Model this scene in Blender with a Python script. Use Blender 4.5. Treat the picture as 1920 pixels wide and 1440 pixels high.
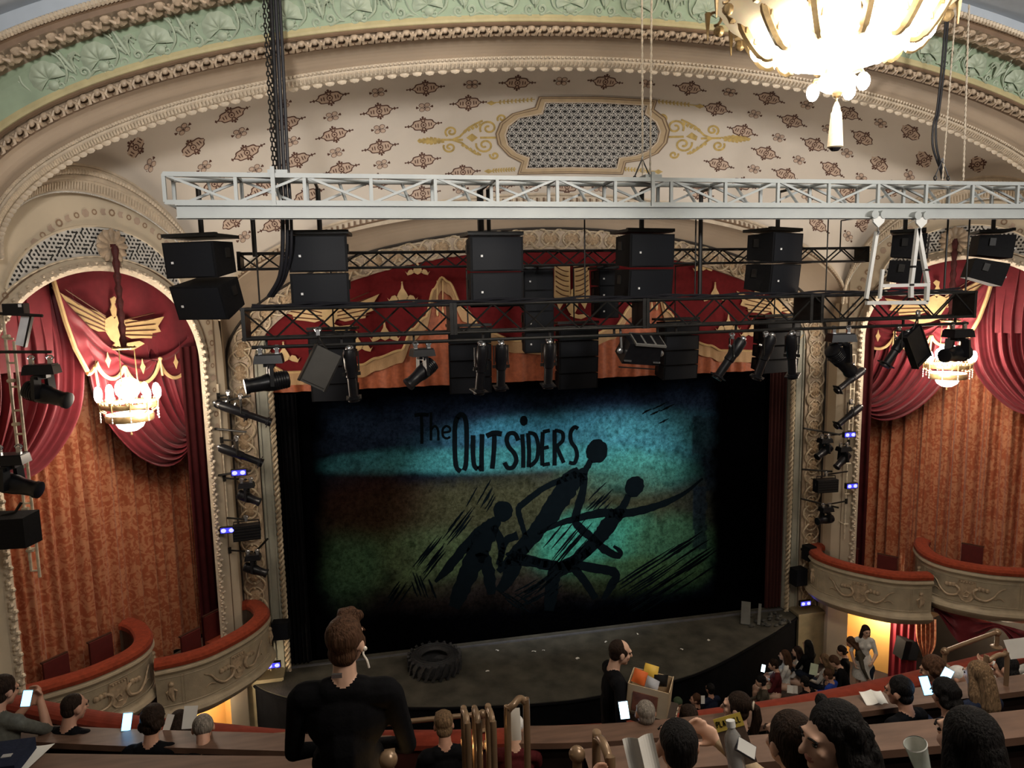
import bpy, bmesh, math, random
from mathutils import Matrix, Vector
from mathutils.bvhtree import BVHTree
random.seed(7)
PI=math.pi
SC=bpy.context.scene
COL=SC.collection
for o in list(bpy.data.objects): bpy.data.objects.remove(o)
# ---------------------------------------------------------------- camera
F=1340.0
RX=Vector((0.97915213,-0.04579818,0.19789802))   # world x, y, z written in camera terms (right, down, forward)
RY=Vector((-0.20211614,-0.1225281,0.97166657))
RZ=Vector((-0.02025249,-0.99140778,-0.1292302))
CP=Vector((-4.1,-15.6,8.25))
cam=bpy.data.cameras.new('camera'); cam.sensor_width=36; cam.lens=F/1920*36; cam.clip_end=200; cam.clip_start=.05
co=bpy.data.objects.new('camera',cam); COL.objects.link(co)
m3=Matrix(((RX[0],-RX[1],-RX[2]),(RY[0],-RY[1],-RY[2]),(RZ[0],-RZ[1],-RZ[2])))
co.matrix_world=Matrix.Translation(CP)@m3.to_4x4()
SC.camera=co
# ---------------------------------------------------------------- world, exposure
SC.view_settings.view_transform='Standard'; SC.view_settings.look='None'
SC.view_settings.gamma=1; SC.view_settings.use_curve_mapping=False
SC.view_settings.exposure=0.12
w=bpy.data.worlds.new('house'); SC.world=w; w.use_nodes=True
w.node_tree.nodes['Background'].inputs[0].default_value=(1.0,.90,.78,1)
w.node_tree.nodes['Background'].inputs[1].default_value=0.05
def lamp(name,kind,loc,energy,color=(1,.85,.65),size=.2,rot=None,target=None,spot=None,blend=.5,sizey=None):
    l=bpy.data.lights.new(name,kind); l.energy=energy; l.color=color
    if kind=='AREA':
        l.size=size
        if sizey: l.shape='RECTANGLE'; l.size_y=sizey
    else: l.shadow_soft_size=size
    if kind=='SPOT': l.spot_size=spot; l.spot_blend=blend
    o=bpy.data.objects.new(name,l); COL.objects.link(o); o.location=loc
    if target is not None: o.rotation_euler=(Vector(target)-Vector(loc)).to_track_quat('-Z','Y').to_euler()
    return o
# the house lamps: an unseen area lamp standing for the house lights behind the viewer, the hall's big chandelier, the two box chandeliers
lamp('house_light','AREA',(0,-14.5,12.3),400,(1,.88,.74),3.0,target=(0,-9,4))
for x,e in ((-5.5,2500),(0,2050),(5.5,2500)):     # added unseen spots, put in to brighten the arch and vault
    lamp('vault_fill_spot','SPOT',(x,-14.8,10.4),e,(1,.95,.89),.5,target=(x*.9,-3,11.6),spot=1.15,blend=1.0)
# ---------------------------------------------------------------- helpers
def ray(px,py):
    c=Vector((px-960,py-720,F)); return Vector((RX.dot(c),RY.dot(c),RZ.dot(c)))
def at(px,py,y):            # the point of the plane y=const seen at a pixel of the photograph
    r=ray(px,py); return CP+r*((y-CP.y)/r.y)
def atz(px,py,z):
    r=ray(px,py); return CP+r*((z-CP.z)/r.z)
def atd(px,py,d):           # the point at depth d (metres along the view axis)
    return CP+ray(px,py)*(d/F)
MATS={}
def mat(name,col=(.5,.5,.5),rough=.6,metal=0.0,var=.12,scale=6.0,bump=0.0,bscale=40.0,emit=None,es=0.0,spec=.4,sheen=0.0,alpha=1.0,trans=0.0,stretch=None):
    if name in MATS: return MATS[name]
    m=bpy.data.materials.new(name); m.use_nodes=True; nt=m.node_tree; b=nt.nodes['Principled BSDF']
    b.inputs['Roughness'].default_value=rough; b.inputs['Metallic'].default_value=metal
    b.inputs['Specular IOR Level'].default_value=spec
    if sheen: b.inputs['Sheen Weight'].default_value=sheen
    if trans: b.inputs['Transmission Weight'].default_value=trans
    if alpha<1: b.inputs['Alpha'].default_value=alpha
    c=(*col,1)
    tc=nt.nodes.new('ShaderNodeTexCoord'); mp=nt.nodes.new('ShaderNodeMapping')
    nt.links.new(tc.outputs['Object'],mp.inputs[0])
    if stretch: mp.inputs['Scale'].default_value=stretch
    n=nt.nodes.new('ShaderNodeTexNoise'); n.inputs['Scale'].default_value=scale; n.inputs['Detail'].default_value=4
    nt.links.new(mp.outputs[0],n.inputs['Vector'])
    r=nt.nodes.new('ShaderNodeValToRGB'); nt.links.new(n.outputs['Fac'],r.inputs[0])
    r.color_ramp.elements[0].position=.3; r.color_ramp.elements[1].position=.7
    r.color_ramp.elements[0].color=(*[max(0,x*(1-var)) for x in col],1); r.color_ramp.elements[1].color=(*[min(1,x*(1+var)) for x in col],1)
    nt.links.new(r.outputs[0],b.inputs['Base Color'])
    if bump:
        n2=nt.nodes.new('ShaderNodeTexNoise'); n2.inputs['Scale'].default_value=bscale; n2.inputs['Detail'].default_value=3
        nt.links.new(mp.outputs[0],n2.inputs['Vector'])
        bp=nt.nodes.new('ShaderNodeBump'); bp.inputs['Strength'].default_value=bump; bp.inputs['Distance'].default_value=.02
        nt.links.new(n2.outputs['Fac'],bp.inputs['Height']); nt.links.new(bp.outputs[0],b.inputs['Normal'])
    if emit: b.inputs['Emission Color'].default_value=(*emit,1); b.inputs['Emission Strength'].default_value=es
    MATS[name]=m; return m
class MB:
    def __init__(s): s.v=[]; s.f=[]; s.mi=[]; s.M=None; s.cur=0
    def add(s,vs,fs,mi=None):
        b=len(s.v); M=s.M
        if M is not None: s.v.extend([tuple(M@Vector(p)) for p in vs])
        else: s.v.extend([tuple(p) for p in vs])
        k=s.cur if mi is None else mi
        for f in fs: s.f.append([i+b for i in f]); s.mi.append(k)
        return s
    def box(s,c,d,R=None,mi=None,taper=1.0):
        x,y,z=d[0]/2,d[1]/2,d[2]/2; t=taper
        vs=[Vector(p) for p in ((-x,-y,-z),(x,-y,-z),(x,y,-z),(-x,y,-z),(-x*t,-y*t,z),(x*t,-y*t,z),(x*t,y*t,z),(-x*t,y*t,z))]
        if R is not None: vs=[R@p for p in vs]
        c=Vector(c)
        return s.add([c+p for p in vs],[(3,2,1,0),(4,5,6,7),(0,1,5,4),(1,2,6,5),(2,3,7,6),(3,0,4,7)],mi)
    def bar(s,p,q,w,h=None,mi=None,up=(0,0,1)):
        p=Vector(p);q=Vector(q);h=h or w; d=(q-p); L=d.length
        if L<1e-6: return s
        y=d/L; u=Vector(up)
        if abs(y.dot(u))>.99: u=Vector((1,0,0))
        x=y.cross(u).normalized(); z=x.cross(y)
        R=Matrix((x,y,z)).transposed()
        return s.box((p+q)/2,(w,L,h),R,mi)
    def tube(s,pts,r,n=8,closed=False,mi=None,flat=1.0):
        pts=[Vector(p) for p in pts]; N=len(pts)
        if N<2: return s
        rs=r if isinstance(r,(list,tuple)) else [r]*N
        vs=[];fs=[]; t0=None; u=None
        for i in range(N):
            if closed: t=(pts[(i+1)%N]-pts[i-1])
            else: t=pts[min(i+1,N-1)]-pts[max(i-1,0)]
            if t.length<1e-9: t=Vector((0,0,1))
            t.normalize()
            if u is None:
                a=Vector((0,0,1)) if abs(t.z)<.9 else Vector((1,0,0))
                u=(a-t*a.dot(t)).normalized()
            else:
                u=u-t*u.dot(t)
                if u.length<1e-6: u=Vector((1,0,0))
                u.normalize()
            w=t.cross(u)
            for k in range(n):
                a=2*PI*k/n; vs.append(pts[i]+(u*math.cos(a)*flat+w*math.sin(a))*rs[i])
        for i in range(N if closed else N-1):
            j=(i+1)%N
            for k in range(n): fs.append((i*n+k,i*n+(k+1)%n,j*n+(k+1)%n,j*n+k))
        if not closed: fs.append(tuple(range(n))[::-1]); fs.append(tuple((N-1)*n+k for k in range(n)))
        return s.add(vs,fs,mi)
    def lathe(s,prof,n=16,c=(0,0,0),R=None,mi=None,ang=2*PI,cap=True):
        vs=[];fs=[];c=Vector(c); full=abs(ang-2*PI)<1e-6
        m=n if full else n+1
        for r,z in prof:
            for k in range(m):
                a=ang*k/n; p=Vector((r*math.cos(a),r*math.sin(a),z)); vs.append(c+(R@p if R is not None else p))
        for i in range(len(prof)-1):
            for k in range(n):
                k2=(k+1)%m; fs.append((i*m+k,i*m+k2,(i+1)*m+k2,(i+1)*m+k))
        if cap and full:
            if prof[0][0]>1e-5: fs.append(tuple(range(m))[::-1])
            if prof[-1][0]>1e-5: fs.append(tuple((len(prof)-1)*m+k for k in range(m)))
        return s.add(vs,fs,mi)
    def cyl(s,p,q,r,n=12,mi=None,r2=None):
        return s.tube([p,q],[r,r if r2 is None else r2],n,mi=mi)
    def ell(s,c,r,R=None,nu=10,nv=7,mi=None,cut=None):
        if not isinstance(r,(list,tuple)): r=(r,r,r)
        vs=[];fs=[];c=Vector(c)
        for j in range(nv+1):
            th=PI*j/nv-PI/2
            for k in range(nu):
                a=2*PI*k/nu; p=Vector((r[0]*math.cos(th)*math.cos(a),r[1]*math.cos(th)*math.sin(a),r[2]*math.sin(th)))
                vs.append(c+(R@p if R is not None else p))
        for j in range(nv):
            for k in range(nu): fs.append((j*nu+k,j*nu+(k+1)%nu,(j+1)*nu+(k+1)%nu,(j+1)*nu+k))
        return s.add(vs,fs,mi)
    def grid(s,fn,nu,nv,mi=None,closed=False):
        vs=[];m=nu if closed else nu+1
        for j in range(nv+1):
            for i in range(m): vs.append(fn(i/nu,j/nv))
        fs=[]
        for j in range(nv):
            for i in range(nu):
                i2=(i+1)%m; fs.append((j*m+i,j*m+i2,(j+1)*m+i2,(j+1)*m+i))
        return s.add(vs,fs,mi)
    def strip(s,A,B,mi=None):
        n=len(A); return s.add(list(A)+list(B),[(i,i+1,n+i+1,n+i) for i in range(n-1)],mi)
    def prism(s,poly,fr,d0,d1,mi=None):
        # poly: outline in 2-D, fr(a,b,d) maps it into space, between depths d0 (back) and d1 (front)
        n=len(poly); vs=[fr(a,b,d0) for a,b in poly]+[fr(a,b,d1) for a,b in poly]
        fs=[tuple(range(n))[::-1],tuple(range(n,2*n))]+[(i,(i+1)%n,n+(i+1)%n,n+i) for i in range(n)]
        return s.add(vs,fs,mi)
def mesh(name,mb,mats,smooth=False,weld=False):
    me=bpy.data.meshes.new(name); me.from_pydata(mb.v,[],mb.f)
    for m in (mats if isinstance(mats,(list,tuple)) else [mats]): me.materials.append(m)
    if any(mb.mi): me.polygons.foreach_set('material_index',mb.mi)
    if weld or True:
        bm=bmesh.new(); bm.from_mesh(me)
        if weld: bmesh.ops.remove_doubles(bm,verts=bm.verts,dist=1e-5)
        bmesh.ops.recalc_face_normals(bm,faces=bm.faces); bm.to_mesh(me); bm.free()
    if smooth:
        me.polygons.foreach_set('use_smooth',[True]*len(me.polygons))
        try: me.set_sharp_from_angle(angle=math.radians(40 if smooth is True else smooth))
        except Exception: pass
    me.update(); return me
def obj(name,mb,mats,parent=None,smooth=False,label=None,cat=None,group=None,kind=None,loc=None,weld=False):
    me=mb if isinstance(mb,bpy.types.Mesh) else mesh(name,mb,mats,smooth,weld)
    o=bpy.data.objects.new(name,me); COL.objects.link(o)
    if parent is not None: o.parent=parent
    if loc is not None: o.location=loc
    return tag(o,label,cat,group,kind)
def tag(o,label=None,cat=None,group=None,kind=None):
    if label: o['label']=label
    if cat: o['category']=cat
    if group: o['group']=group
    if kind: o['kind']=kind
    return o
def thing(name,label,cat,loc=(0,0,0),rot=None,group=None,M=None):
    o=bpy.data.objects.new(name,None); COL.objects.link(o); o.empty_display_size=.1
    if M is not None: o.matrix_world=M
    else:
        o.location=loc
        if rot is not None:
            if isinstance(rot,Matrix): o.rotation_euler=rot.to_euler()
            else: o.rotation_euler=rot if isinstance(rot,(tuple,list)) else (0,0,rot)
    return tag(o,label,cat,group)
def dup(o,parent=None):
    c=o.copy(); COL.objects.link(c); c.parent=parent
    for ch in o.children: dup(ch,c)
    return c
def struct(name,mb,mats,parent=None,smooth=False,label=None,weld=False):
    return obj(name,mb,mats,parent,smooth,label,None,None,'structure',weld=weld)
def frame(x,y,z,o):          # matrix with the given axes
    return Matrix(((x[0],y[0],z[0],o[0]),(x[1],y[1],z[1],o[1]),(x[2],y[2],z[2],o[2]),(0,0,0,1)))
def rotz(a): return Matrix.Rotation(a,3,'Z')
def aim(d,up=(0,0,1)):       # 3x3 whose local -Z... local Y axis points along d
    y=Vector(d).normalized(); u=Vector(up)
    if abs(y.dot(u))>.98: u=Vector((0,1,0))
    x=y.cross(u).normalized(); z=x.cross(y); return Matrix((x,y,z)).transposed()
def lerp(a,b,t): return a+(b-a)*t
def catmull(pts,k=6,closed=False):
    P=[Vector(p) for p in pts]; n=len(P); out=[]
    for i in range(n if closed else n-1):
        if closed: a,b,c,d=P[i-1],P[i],P[(i+1)%n],P[(i+2)%n]
        else: a,b,c,d=P[max(i-1,0)],P[i],P[i+1],P[min(i+2,n-1)]
        for j in range(k):
            t=j/k; out.append(.5*((2*b)+(c-a)*t+(2*a-5*b+4*c-d)*t*t+(3*b-a-3*c+d)*t**3))
    if not closed: out.append(P[-1])
    return out
# ---------------------------------------------------------------- materials of the house
M_vault=mat('ivory_vault_paint',(.56,.50,.43),.7,var=.04,scale=1.5)
M_cove=mat('tan_cove_paint',(.38,.295,.215),.6,var=.06,scale=1.2)
M_cream=mat('cream_wall_paint',(.60,.51,.38),.6,var=.06,scale=1.5)
M_plaster=mat('cream_plaster_ornament',(.55,.46,.35),.5,var=.12,scale=9,bump=.3)
M_plastert=mat('tan_plaster_ornament',(.40,.305,.215),.42,var=.2,scale=9,bump=.3)
M_brownline=mat('brown_plaster_groove',(.16,.10,.06),.6)
M_green=mat('pale_green_frieze',(.25,.32,.22),.6,var=.12,scale=3)
M_greenr=mat('pale_green_relief',(.33,.385,.29),.5,var=.08)
M_olive=mat('olive_frieze_edge',(.40,.34,.18),.6,var=.1)
M_ceil=mat('grey_blue_ceiling',(.34,.38,.43),.8,var=.03)
M_gold=mat('gilded_plaster',(.52,.42,.29),.40,metal=.08,var=.25,scale=14,bump=.4,bscale=60)
M_goldd=mat('dull_gold_medallion',(.42,.30,.185),.45,metal=.08,var=.3,scale=25,bump=.6,bscale=70)
M_dark=mat('dark_reveal',(.03,.024,.02),.7)
M_jamb=mat('grey_green_jamb',(.33,.32,.26),.6,var=.1,scale=3)
M_stencild=mat('brown_stencil',(.085,.035,.022),.7,var=.1)
M_stencilp=mat('rose_tan_stencil',(.46,.345,.265),.7,var=.1)
M_stencilg=mat('gold_scroll_stencil',(.42,.30,.10),.6,var=.25,scale=12)
M_frame=mat('tan_grille_frame',(.44,.33,.20),.6,var=.08)
M_gap=mat('grille_dark_gap',(.02,.019,.018),.8)
M_lattice=mat('pale_grille_lattice',(.56,.54,.50),.6)
NA=140
def arch(y,a,z0,b,n=NA,t0=0.0,t1=PI):
    return [Vector((-a*math.cos(lerp(t0,t1,i/n)),y,z0+b*math.sin(lerp(t0,t1,i/n)))) for i in range(n+1)]
Lc=[arch(-5.68,9.6,9.84,2.93),arch(-5.60,9.6,9.66,2.98),arch(-5.2,9.55,9.60,3.0),arch(-5.06,9.1,9.44,2.66),arch(-4.9,9.1,9.27,2.74),arch(-4.4,9.1,9.03,2.82),arch(-4.2,9.1,8.84,2.87)]
def bulged(A,B,h,k,dirf):
    rows=[]
    for j in range(k+1):
        t=j/k; rows.append([lerp(p,q,t)+dirf(p,q)*(h*math.sin(PI*t)) for p,q in zip(A,B)])
    return rows
def inward(p,q):
    m=(p+q)/2; return Vector((-m.x/9.5*.8,-.55,-.6)).normalized()
def rows_mesh(rows,mb=None):
    mb=mb or MB()
    for a,b in zip(rows[:-1],rows[1:]): mb.strip(a,b)
    return mb
# main ceiling over the house, one barrel with the grey-blue paint
cl=[Vector((p.x*1.02,p.y,p.z+.12)) for p in Lc[0]]
mb=MB(); mb.strip([Vector((p.x,-17.5,p.z)) for p in cl],cl); mb.strip(cl,Lc[0])
struct('ceiling',mb,M_ceil,smooth=True,label='grey-blue vaulted ceiling over the house above the green frieze')
# ---- the great arch: outer leaf moulding, green shell frieze, leaf moulding, plain cove, beaded moulding
def leaf_row(mb,A,B,step,size,lift=.03,flip=1):
    # acanthus row: paired leaves and an egg between, laid along the middle of a moulding
    mid=[(p+q)/2+inward(p,q)*lift for p,q in zip(A,B)]
    L=[0]
    for p,q in zip(mid[:-1],mid[1:]): L.append(L[-1]+(q-p).length)
    s=step/2; i=0
    while s<L[-1]:
        while L[i+1]<s: i+=1
        f=(s-L[i])/(L[i+1]-L[i]); c=lerp(mid[i],mid[i+1],f); t=(mid[i+1]-mid[i]).normalized()
        up=(A[i]-B[i]).normalized(); n=t.cross(up).normalized()
        if n.dot(inward(A[i],B[i]))<0: n=-n
        R=Matrix((t,up,n)).transposed()
        def P(a,b,d): return c+t*a+up*b+n*d
        mb.ell(P(0,size*.18,0),(step*.33,size*.30,.05),R,8,5)
        for sg in (-1,1):
            pts=[P(sg*step*.10,-size*.45,.02),P(sg*step*.34,-size*.2,.06),P(sg*step*.42,size*.22,.07),P(sg*step*.22,size*.46,.05)]
            mb.tube(pts,[.015,step*.15,step*.14,.010],5)
        mb.ell(P(step*.5,0,.02),(.03,size*.42,.03),R,6,4)
        s+=step
mb=MB(); rows_mesh(bulged(Lc[0],[lerp(p,q,.4) for p,q in zip(Lc[0],Lc[1])],.05,3,inward),mb)
for i in range(0,NA*3):       # reeded outer bead
    t=PI*(i+.5)/(NA*3); p=Vector((-9.6*math.cos(t),-5.69,9.80+2.93*math.sin(t))); mb.ell(p,(.034,.06,.05),None,5,3)
t1=struct('trim_1',mb,M_plaster,smooth=True,label='reeded plaster rim of the great arch beside the ceiling')
mb=MB(); rows_mesh(bulged([lerp(p,q,.4) for p,q in zip(Lc[0],Lc[1])],Lc[1],-.02,2,inward),mb); obj('dark_groove',mb,M_brownline,t1)  # plain brown band along the groove under the rim
mb=MB(); rows_mesh(bulged(Lc[1],Lc[2],-.02,3,inward),mb); obj('moulding_bed',mb,M_cove,t1,smooth=True)
mb=MB(); leaf_row(mb,Lc[1],[lerp(p,q,.62) for p,q in zip(Lc[1],Lc[2])],.22,.21); obj('leaf_moulding',mb,M_plastert,t1,smooth=True)
mb=MB(); rows_mesh(bulged(Lc[2],[lerp(p,q,.8) for p,q in zip(Lc[2],Lc[3])],-.05,5,inward),mb)
t2=struct('trim_2',mb,M_green,smooth=True,label='pale green frieze band of shells and palmettes round the great arch')
mb=MB(); rows_mesh(bulged([lerp(p,q,.8) for p,q in zip(Lc[2],Lc[3])],Lc[3],.03,3,inward),mb); obj('cream_fillet',mb,M_olive,t2,smooth=True)
mb=MB(); rows_mesh(bulged(Lc[3],Lc[4],-.01,3,inward),mb)
t3=struct('trim_3',mb,M_cove,smooth=True,label='tan leaf moulding along the lower edge of the green frieze')
mb=MB(); leaf_row(mb,Lc[3],Lc[4],.18,.15,.05); obj('leaf_moulding',mb,M_plastert,t3,smooth=True)
mb=MB(); mb.tube([p+inward(p,p)*.03 for p in Lc[3]],.025,5); mb.tube([p+inward(p,p)*.03 for p in Lc[4]],.03,5); obj('edge_fillet',mb,M_brownline,t3,smooth=True)
mb=MB(); rows_mesh(bulged(Lc[4],Lc[5],-.06,8,inward),mb)
t4=struct('trim_4',mb,M_cove,smooth=True,label='plain tan cove between the leaf moulding and the ivory vault')
mb=MB(); rows_mesh(bulged(Lc[5],Lc[6],.05,4,inward),mb)
for i in range(420):
    t=PI*(i+.5)/420; c=math.cos(t); s_=math.sin(t)
    mb.ell((-9.1*c,-4.42,9.0+2.82*s_),.026,None,5,3)
    p=Vector((-9.1*c,-4.36,8.97+2.83*s_)); q=Vector((-9.1*c,-4.30,8.92+2.85*s_)); mb.bar(p+inward(p,q)*.05,q+inward(p,q)*.06,.026,.03)
    if i%3==0:
        r=Vector((-9.1*c,-4.23,8.87+2.87*s_)); mb.ell(r+inward(r,r)*.035,(.075,.03,.05),None,6,4)
t5=struct('trim_5',mb,M_plaster,smooth=True,label='beaded cream moulding framing the ivory vault over the stage')
# shells and palmettes on the frieze
def frieze_at(t):
    k=t/PI*NA; i=min(int(k),NA-1); f=k-i
    a=lerp(Lc[2][i],Lc[2][i+1],f); b=lerp(Lc[3][i],Lc[3][i+1],f); b=lerp(a,b,.8)
    tn=(Lc[2][i+1]-Lc[2][i]).normalized(); up=(a-b); h=up.length; up=up.normalized(); n=tn.cross(up)
    if n.dot(inward(a,b))<0: n=-n; 
    return (a+b)/2+inward(a,b)*(-.04),tn,up,n,h
mbS=MB()
def shell_r(a): return .165+.012*abs(math.sin(a*4.5))
def shell(u,v):
    a=lerp(-.35,PI+.35,u); r=v*shell_r(a); h=.02+.05*math.sin(PI*min(v,.95))*(0.65+.35*abs(math.cos(a*4.5)))
    return (r*math.cos(a),-.06+r*math.sin(a)*1.0,h)
mbS.grid(shell,54,6)
for sg in (-1,1):
    sp=[(sg*(.06+.055*(1-k/14)*math.cos(k*.62+1.2)),-.16+.05*(1-k/14)*math.sin(k*.62+1.2),.03) for k in range(14)]
    mbS.tube(sp,[.016-.0006*k for k in range(14)],5)
    mbS.tube(catmull([(sg*.1,-.17,.02),(sg*.2,-.1,.03),(sg*.235,.03,.03),(sg*.2,.12,.02)],5),[.012]*15+[.004],5)
    for k in range(3): mbS.ell((sg*(.235+.015*k),.02+.05*k,.02),(.012,.03,.014),None,5,3)
mbS.ell((0,-.13,.03),(.06,.05,.04),None,8,5)
shell_me=mesh('shell_relief',mbS,M_greenr,True)
mbP=MB()
mbP.ell((0,.02,.03),(.024,.15,.03),None,7,6)
for k,(ang,l) in enumerate(((.55,.15),(1.0,.14),(1.45,.12))):
    for sg in (-1,1):
        pts=[(sg*.015,-.08+.05*k,.03),(sg*(.015+l*.5*math.sin(ang)),-.08+.05*k+l*.62*math.cos(ang)+.02,.045),(sg*(.02+l*.95*math.sin(ang)),-.06+.05*k+l*.75*math.cos(ang),.03),(sg*(.03+l*math.sin(ang)),-.1+.05*k+l*.6*math.cos(ang),.02)]
        mbP.tube(pts,[.012,.022,.016,.008],5)
for sg in (-1,1):
    sp=[(sg*(.075+.06*(1-k/16)*math.cos(k*.6-2.0)),-.135+.06*(1-k/16)*math.sin(k*.6-2.0),.03) for k in range(16)]
    mbP.tube(sp,[.015]*8+[.012]*8,5)
    mbP.tube([(sg*.1,-.19,.02),(sg*.17,-.17,.03),(sg*.22,-.19,.02)],[.012,.014,.006],5)
palm_me=mesh('palmette_relief',mbP,M_greenr,True)
NSH=28
for i in range(NSH):
    for k,(me,nm,off) in enumerate(((shell_me,'shell_relief',0),(palm_me,'palmette_relief',.5))):
        t=PI*(i+off+.05)/NSH
        if not (.18*PI<t<.86*PI): continue
        c,tn,up,n,h=frieze_at(t); o=bpy.data.objects.new(nm,me); COL.objects.link(o); o.parent=t2
        sc=h/.345; o.matrix_world=frame(tn*sc,up*sc,n*sc,c+n*.0)
# ---------------------------------------------------------------- the ivory vault between great arch and proscenium
A5=Lc[6]
B6=arch(-.62,6.97,7.8,2.45)
def side_arc(side,h=1.95,n=60,d=0.0):
    f=Vector((9.1*side,-4.2,8.84)); b=Vector((6.957*side,-.62,7.8)); nrm=Vector((-.832*side,-.5547,0)); out=[]
    for i in range(n+1):
        v=i/n; vv=(1-math.cos(PI*v))/2; p=lerp(f,b,vv); p.z+=h*math.sqrt(max(0,1-(2*vv-1)**2)); out.append(p+nrm*d)
    return out
NV=60
SL=side_arc(-1); SR=side_arc(1)
def coons(i,j):
    u=i/NA; v=j/NV; vv=(1-math.cos(PI*v))/2
    c00,c10,c01,c11=A5[0],A5[NA],B6[0],B6[NA]
    return (A5[i]*(1-vv)+B6[i]*vv)+(SL[j]*(1-u)+SR[j]*u)-(c00*(1-u)*(1-vv)+c10*u*(1-vv)+c01*(1-u)*vv+c11*u*vv)
mb=MB(); mb.grid(lambda u,v: coons(round(u*NA),round(v*NV)),NA,NV)
vault=struct('ceiling.001',mb,M_vault,smooth=60,label='ivory stencilled vault over the stage with the tan framed grille')
vault.name='ceiling_vault'
VB=BVHTree.FromPolygons([Vector(p) for p in mb.v],mb.f)
def vp(px,py,lift=.004):
    hit,n,_,_=VB.ray_cast(CP,ray(px,py))
    if hit is None: return None
    if n.dot(CP-hit)<0: n=-n
    return hit+n*lift
def vpoly(mb,pts,lift,mi=None):
    P=[vp(x,y,lift) for x,y in pts]
    if any(p is None for p in P): return False
    mb.add(P,[tuple(range(len(P)))],mi); return True
def vribbon(mb,pts,w,lift,mi=None):
    P=[Vector((x,y,0)) for x,y in pts]; A=[];B=[]
    for i in range(len(P)):
        t=(P[min(i+1,len(P)-1)]-P[max(i-1,0)]); t.normalize(); q=Vector((-t.y,t.x,0)); ww=w[i] if isinstance(w,list) else w
        a=vp(*(P[i]+q*ww/2).xy,lift); b=vp(*(P[i]-q*ww/2).xy,lift)
        if a is None or b is None: return
        A.append(a);B.append(b)
    mb.strip(A,B,mi)
big=[(254,276),(362,276),(463,286),(434,215),(537,231),(557,300),(618,183),(627,252),(640,317),(402,345),(492,353),(575,367),(437,413),(515,420),
(711,208),(798,165),(970,155),(1135,153),(878,193),(794,234),(713,276),(793,301),(868,323),(712,340),(793,363),(933,350),(1063,350),(1293,165),
(1442,184),(1343,204),(1485,227),(1392,246),(1527,271),(1436,287),(1348,308),(1559,317),(1473,328),(1390,345),(1310,362),(1590,212),(1618,259),(1648,307),(1590,365),(1533,421),(1617,418),(1833,308),(1707,248),(1673,355),(1733,300)]
small=[(172,319),(281,310),(383,312),(343,242),(450,249),(547,265),(530,195),(623,218),(630,286),(479,318),(457,444),(709,173),(885,158),(1053,152),(796,201),(712,242),(716,308),(864,355),(1000,352),(1123,352),(1213,157),
(1368,173),(1513,197),(1415,214),(1553,242),(1460,258),(1588,287),(1498,300),(1414,317),(1651,231),(1615,334),(1536,346),(1590,443),(1705,330),(1513,368)]
def surf_frame(px,py):
    hit,n,_,_=VB.ray_cast(CP,ray(px,py))
    if n.dot(CP-hit)<0: n=-n
    # tangent along the arch direction: perpendicular to the axis toward the stage
    t=Vector((0,1,0)).cross(n); t.normalize()
    if t.x<0: t=-t
    k=min(1,abs(hit.x)/9); t=(t-n*t.dot(n)).normalized()
    up=n.cross(t)
    if up.z<0 and up.y>0: up=-up
    return hit,t,up,n
LB=.118
def lozenge(k,a,b):
    pts=[]
    for i in range(40):
        t=2*PI*i/40; r=1+.07*math.cos(8*t); c=math.cos(t); s_=math.sin(t)
        pts.append((a*r*math.copysign(abs(c)**1.15,c)*k,b*r*math.copysign(abs(s_)**1.05,s_)*k))
    return pts
def flat(mb,fr,pts,d,mi):
    h,t,u,n=fr; mb.add([h+t*a+u*b+n*d for a,b in pts],[tuple(range(len(pts)))],mi)
def disc(cx,cy,r,n=10): return [(cx+r*math.cos(2*PI*i/n),cy+r*math.sin(2*PI*i/n)) for i in range(n)]
mbst=MB()
for px,py in big:
    try: fr=surf_frame(px,py)
    except Exception: continue
    if fr[0] is None: continue
    flat(mbst,fr,lozenge(1,.25,LB),.006,0); flat(mbst,fr,[(a*.90,b*.80) for a,b in lozenge(1,.25,LB)],.009,1)
    flat(mbst,fr,disc(0,0,.058,14),.012,0); flat(mbst,fr,disc(0,0,.040,14),.014,1); flat(mbst,fr,disc(0,0,.02,10),.016,0)
    for sg in (-1,1):
        flat(mbst,fr,[(sg*.025,-.10),(sg*.05,-.07),(0,-.045)],.012,0); flat(mbst,fr,[(sg*.025,.10),(sg*.05,.07),(0,.045)],.012,0)
        flat(mbst,fr,[(sg*.10,-.04),(sg*.118,-.035),(sg*.115,.04),(sg*.095,.035)],.012,0)
        flat(mbst,fr,[(sg*.145,-.03),(sg*.165,-.03),(sg*.165,.03),(sg*.145,.03)],.012,0)
        flat(mbst,fr,[(sg*.22,-.012),(sg*.35,-.008),(sg*.35,.008),(sg*.22,.012)],.006,0)
        flat(mbst,fr,[(sg*.27,0),(sg*.295,.035),(sg*.32,0),(sg*.295,-.035)],.007,0)
        flat(mbst,fr,disc(sg*.355,0,.017,8),.007,0)
        flat(mbst,fr,disc(0,sg*.143,.024,8),.007,0); flat(mbst,fr,disc(sg*.045,.122,.017,8),.007,0); flat(mbst,fr,disc(sg*.045,-.122,.017,8),.007,0)
for px,py in small:
    try: fr=surf_frame(px,py)
    except Exception: continue
    if fr[0] is None: continue
    for a,b in ((.055,.042),(-.055,.042),(.055,-.042),(-.055,-.042)):
        flat(mbst,fr,[(x,b+(y-b)*.75) for x,y in disc(a,b,.056,10)],.006,0); flat(mbst,fr,[(x,b+(y-b)*.75) for x,y in disc(a,b,.045,10)],.009,1)
    for sg in (-1,1):
        flat(mbst,fr,[(sg*.1,.0),(sg*.16,.035),(sg*.17,.0),(sg*.16,-.02)],.007,0)
    flat(mbst,fr,disc(0,0,.018,8),.011,0)
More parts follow.
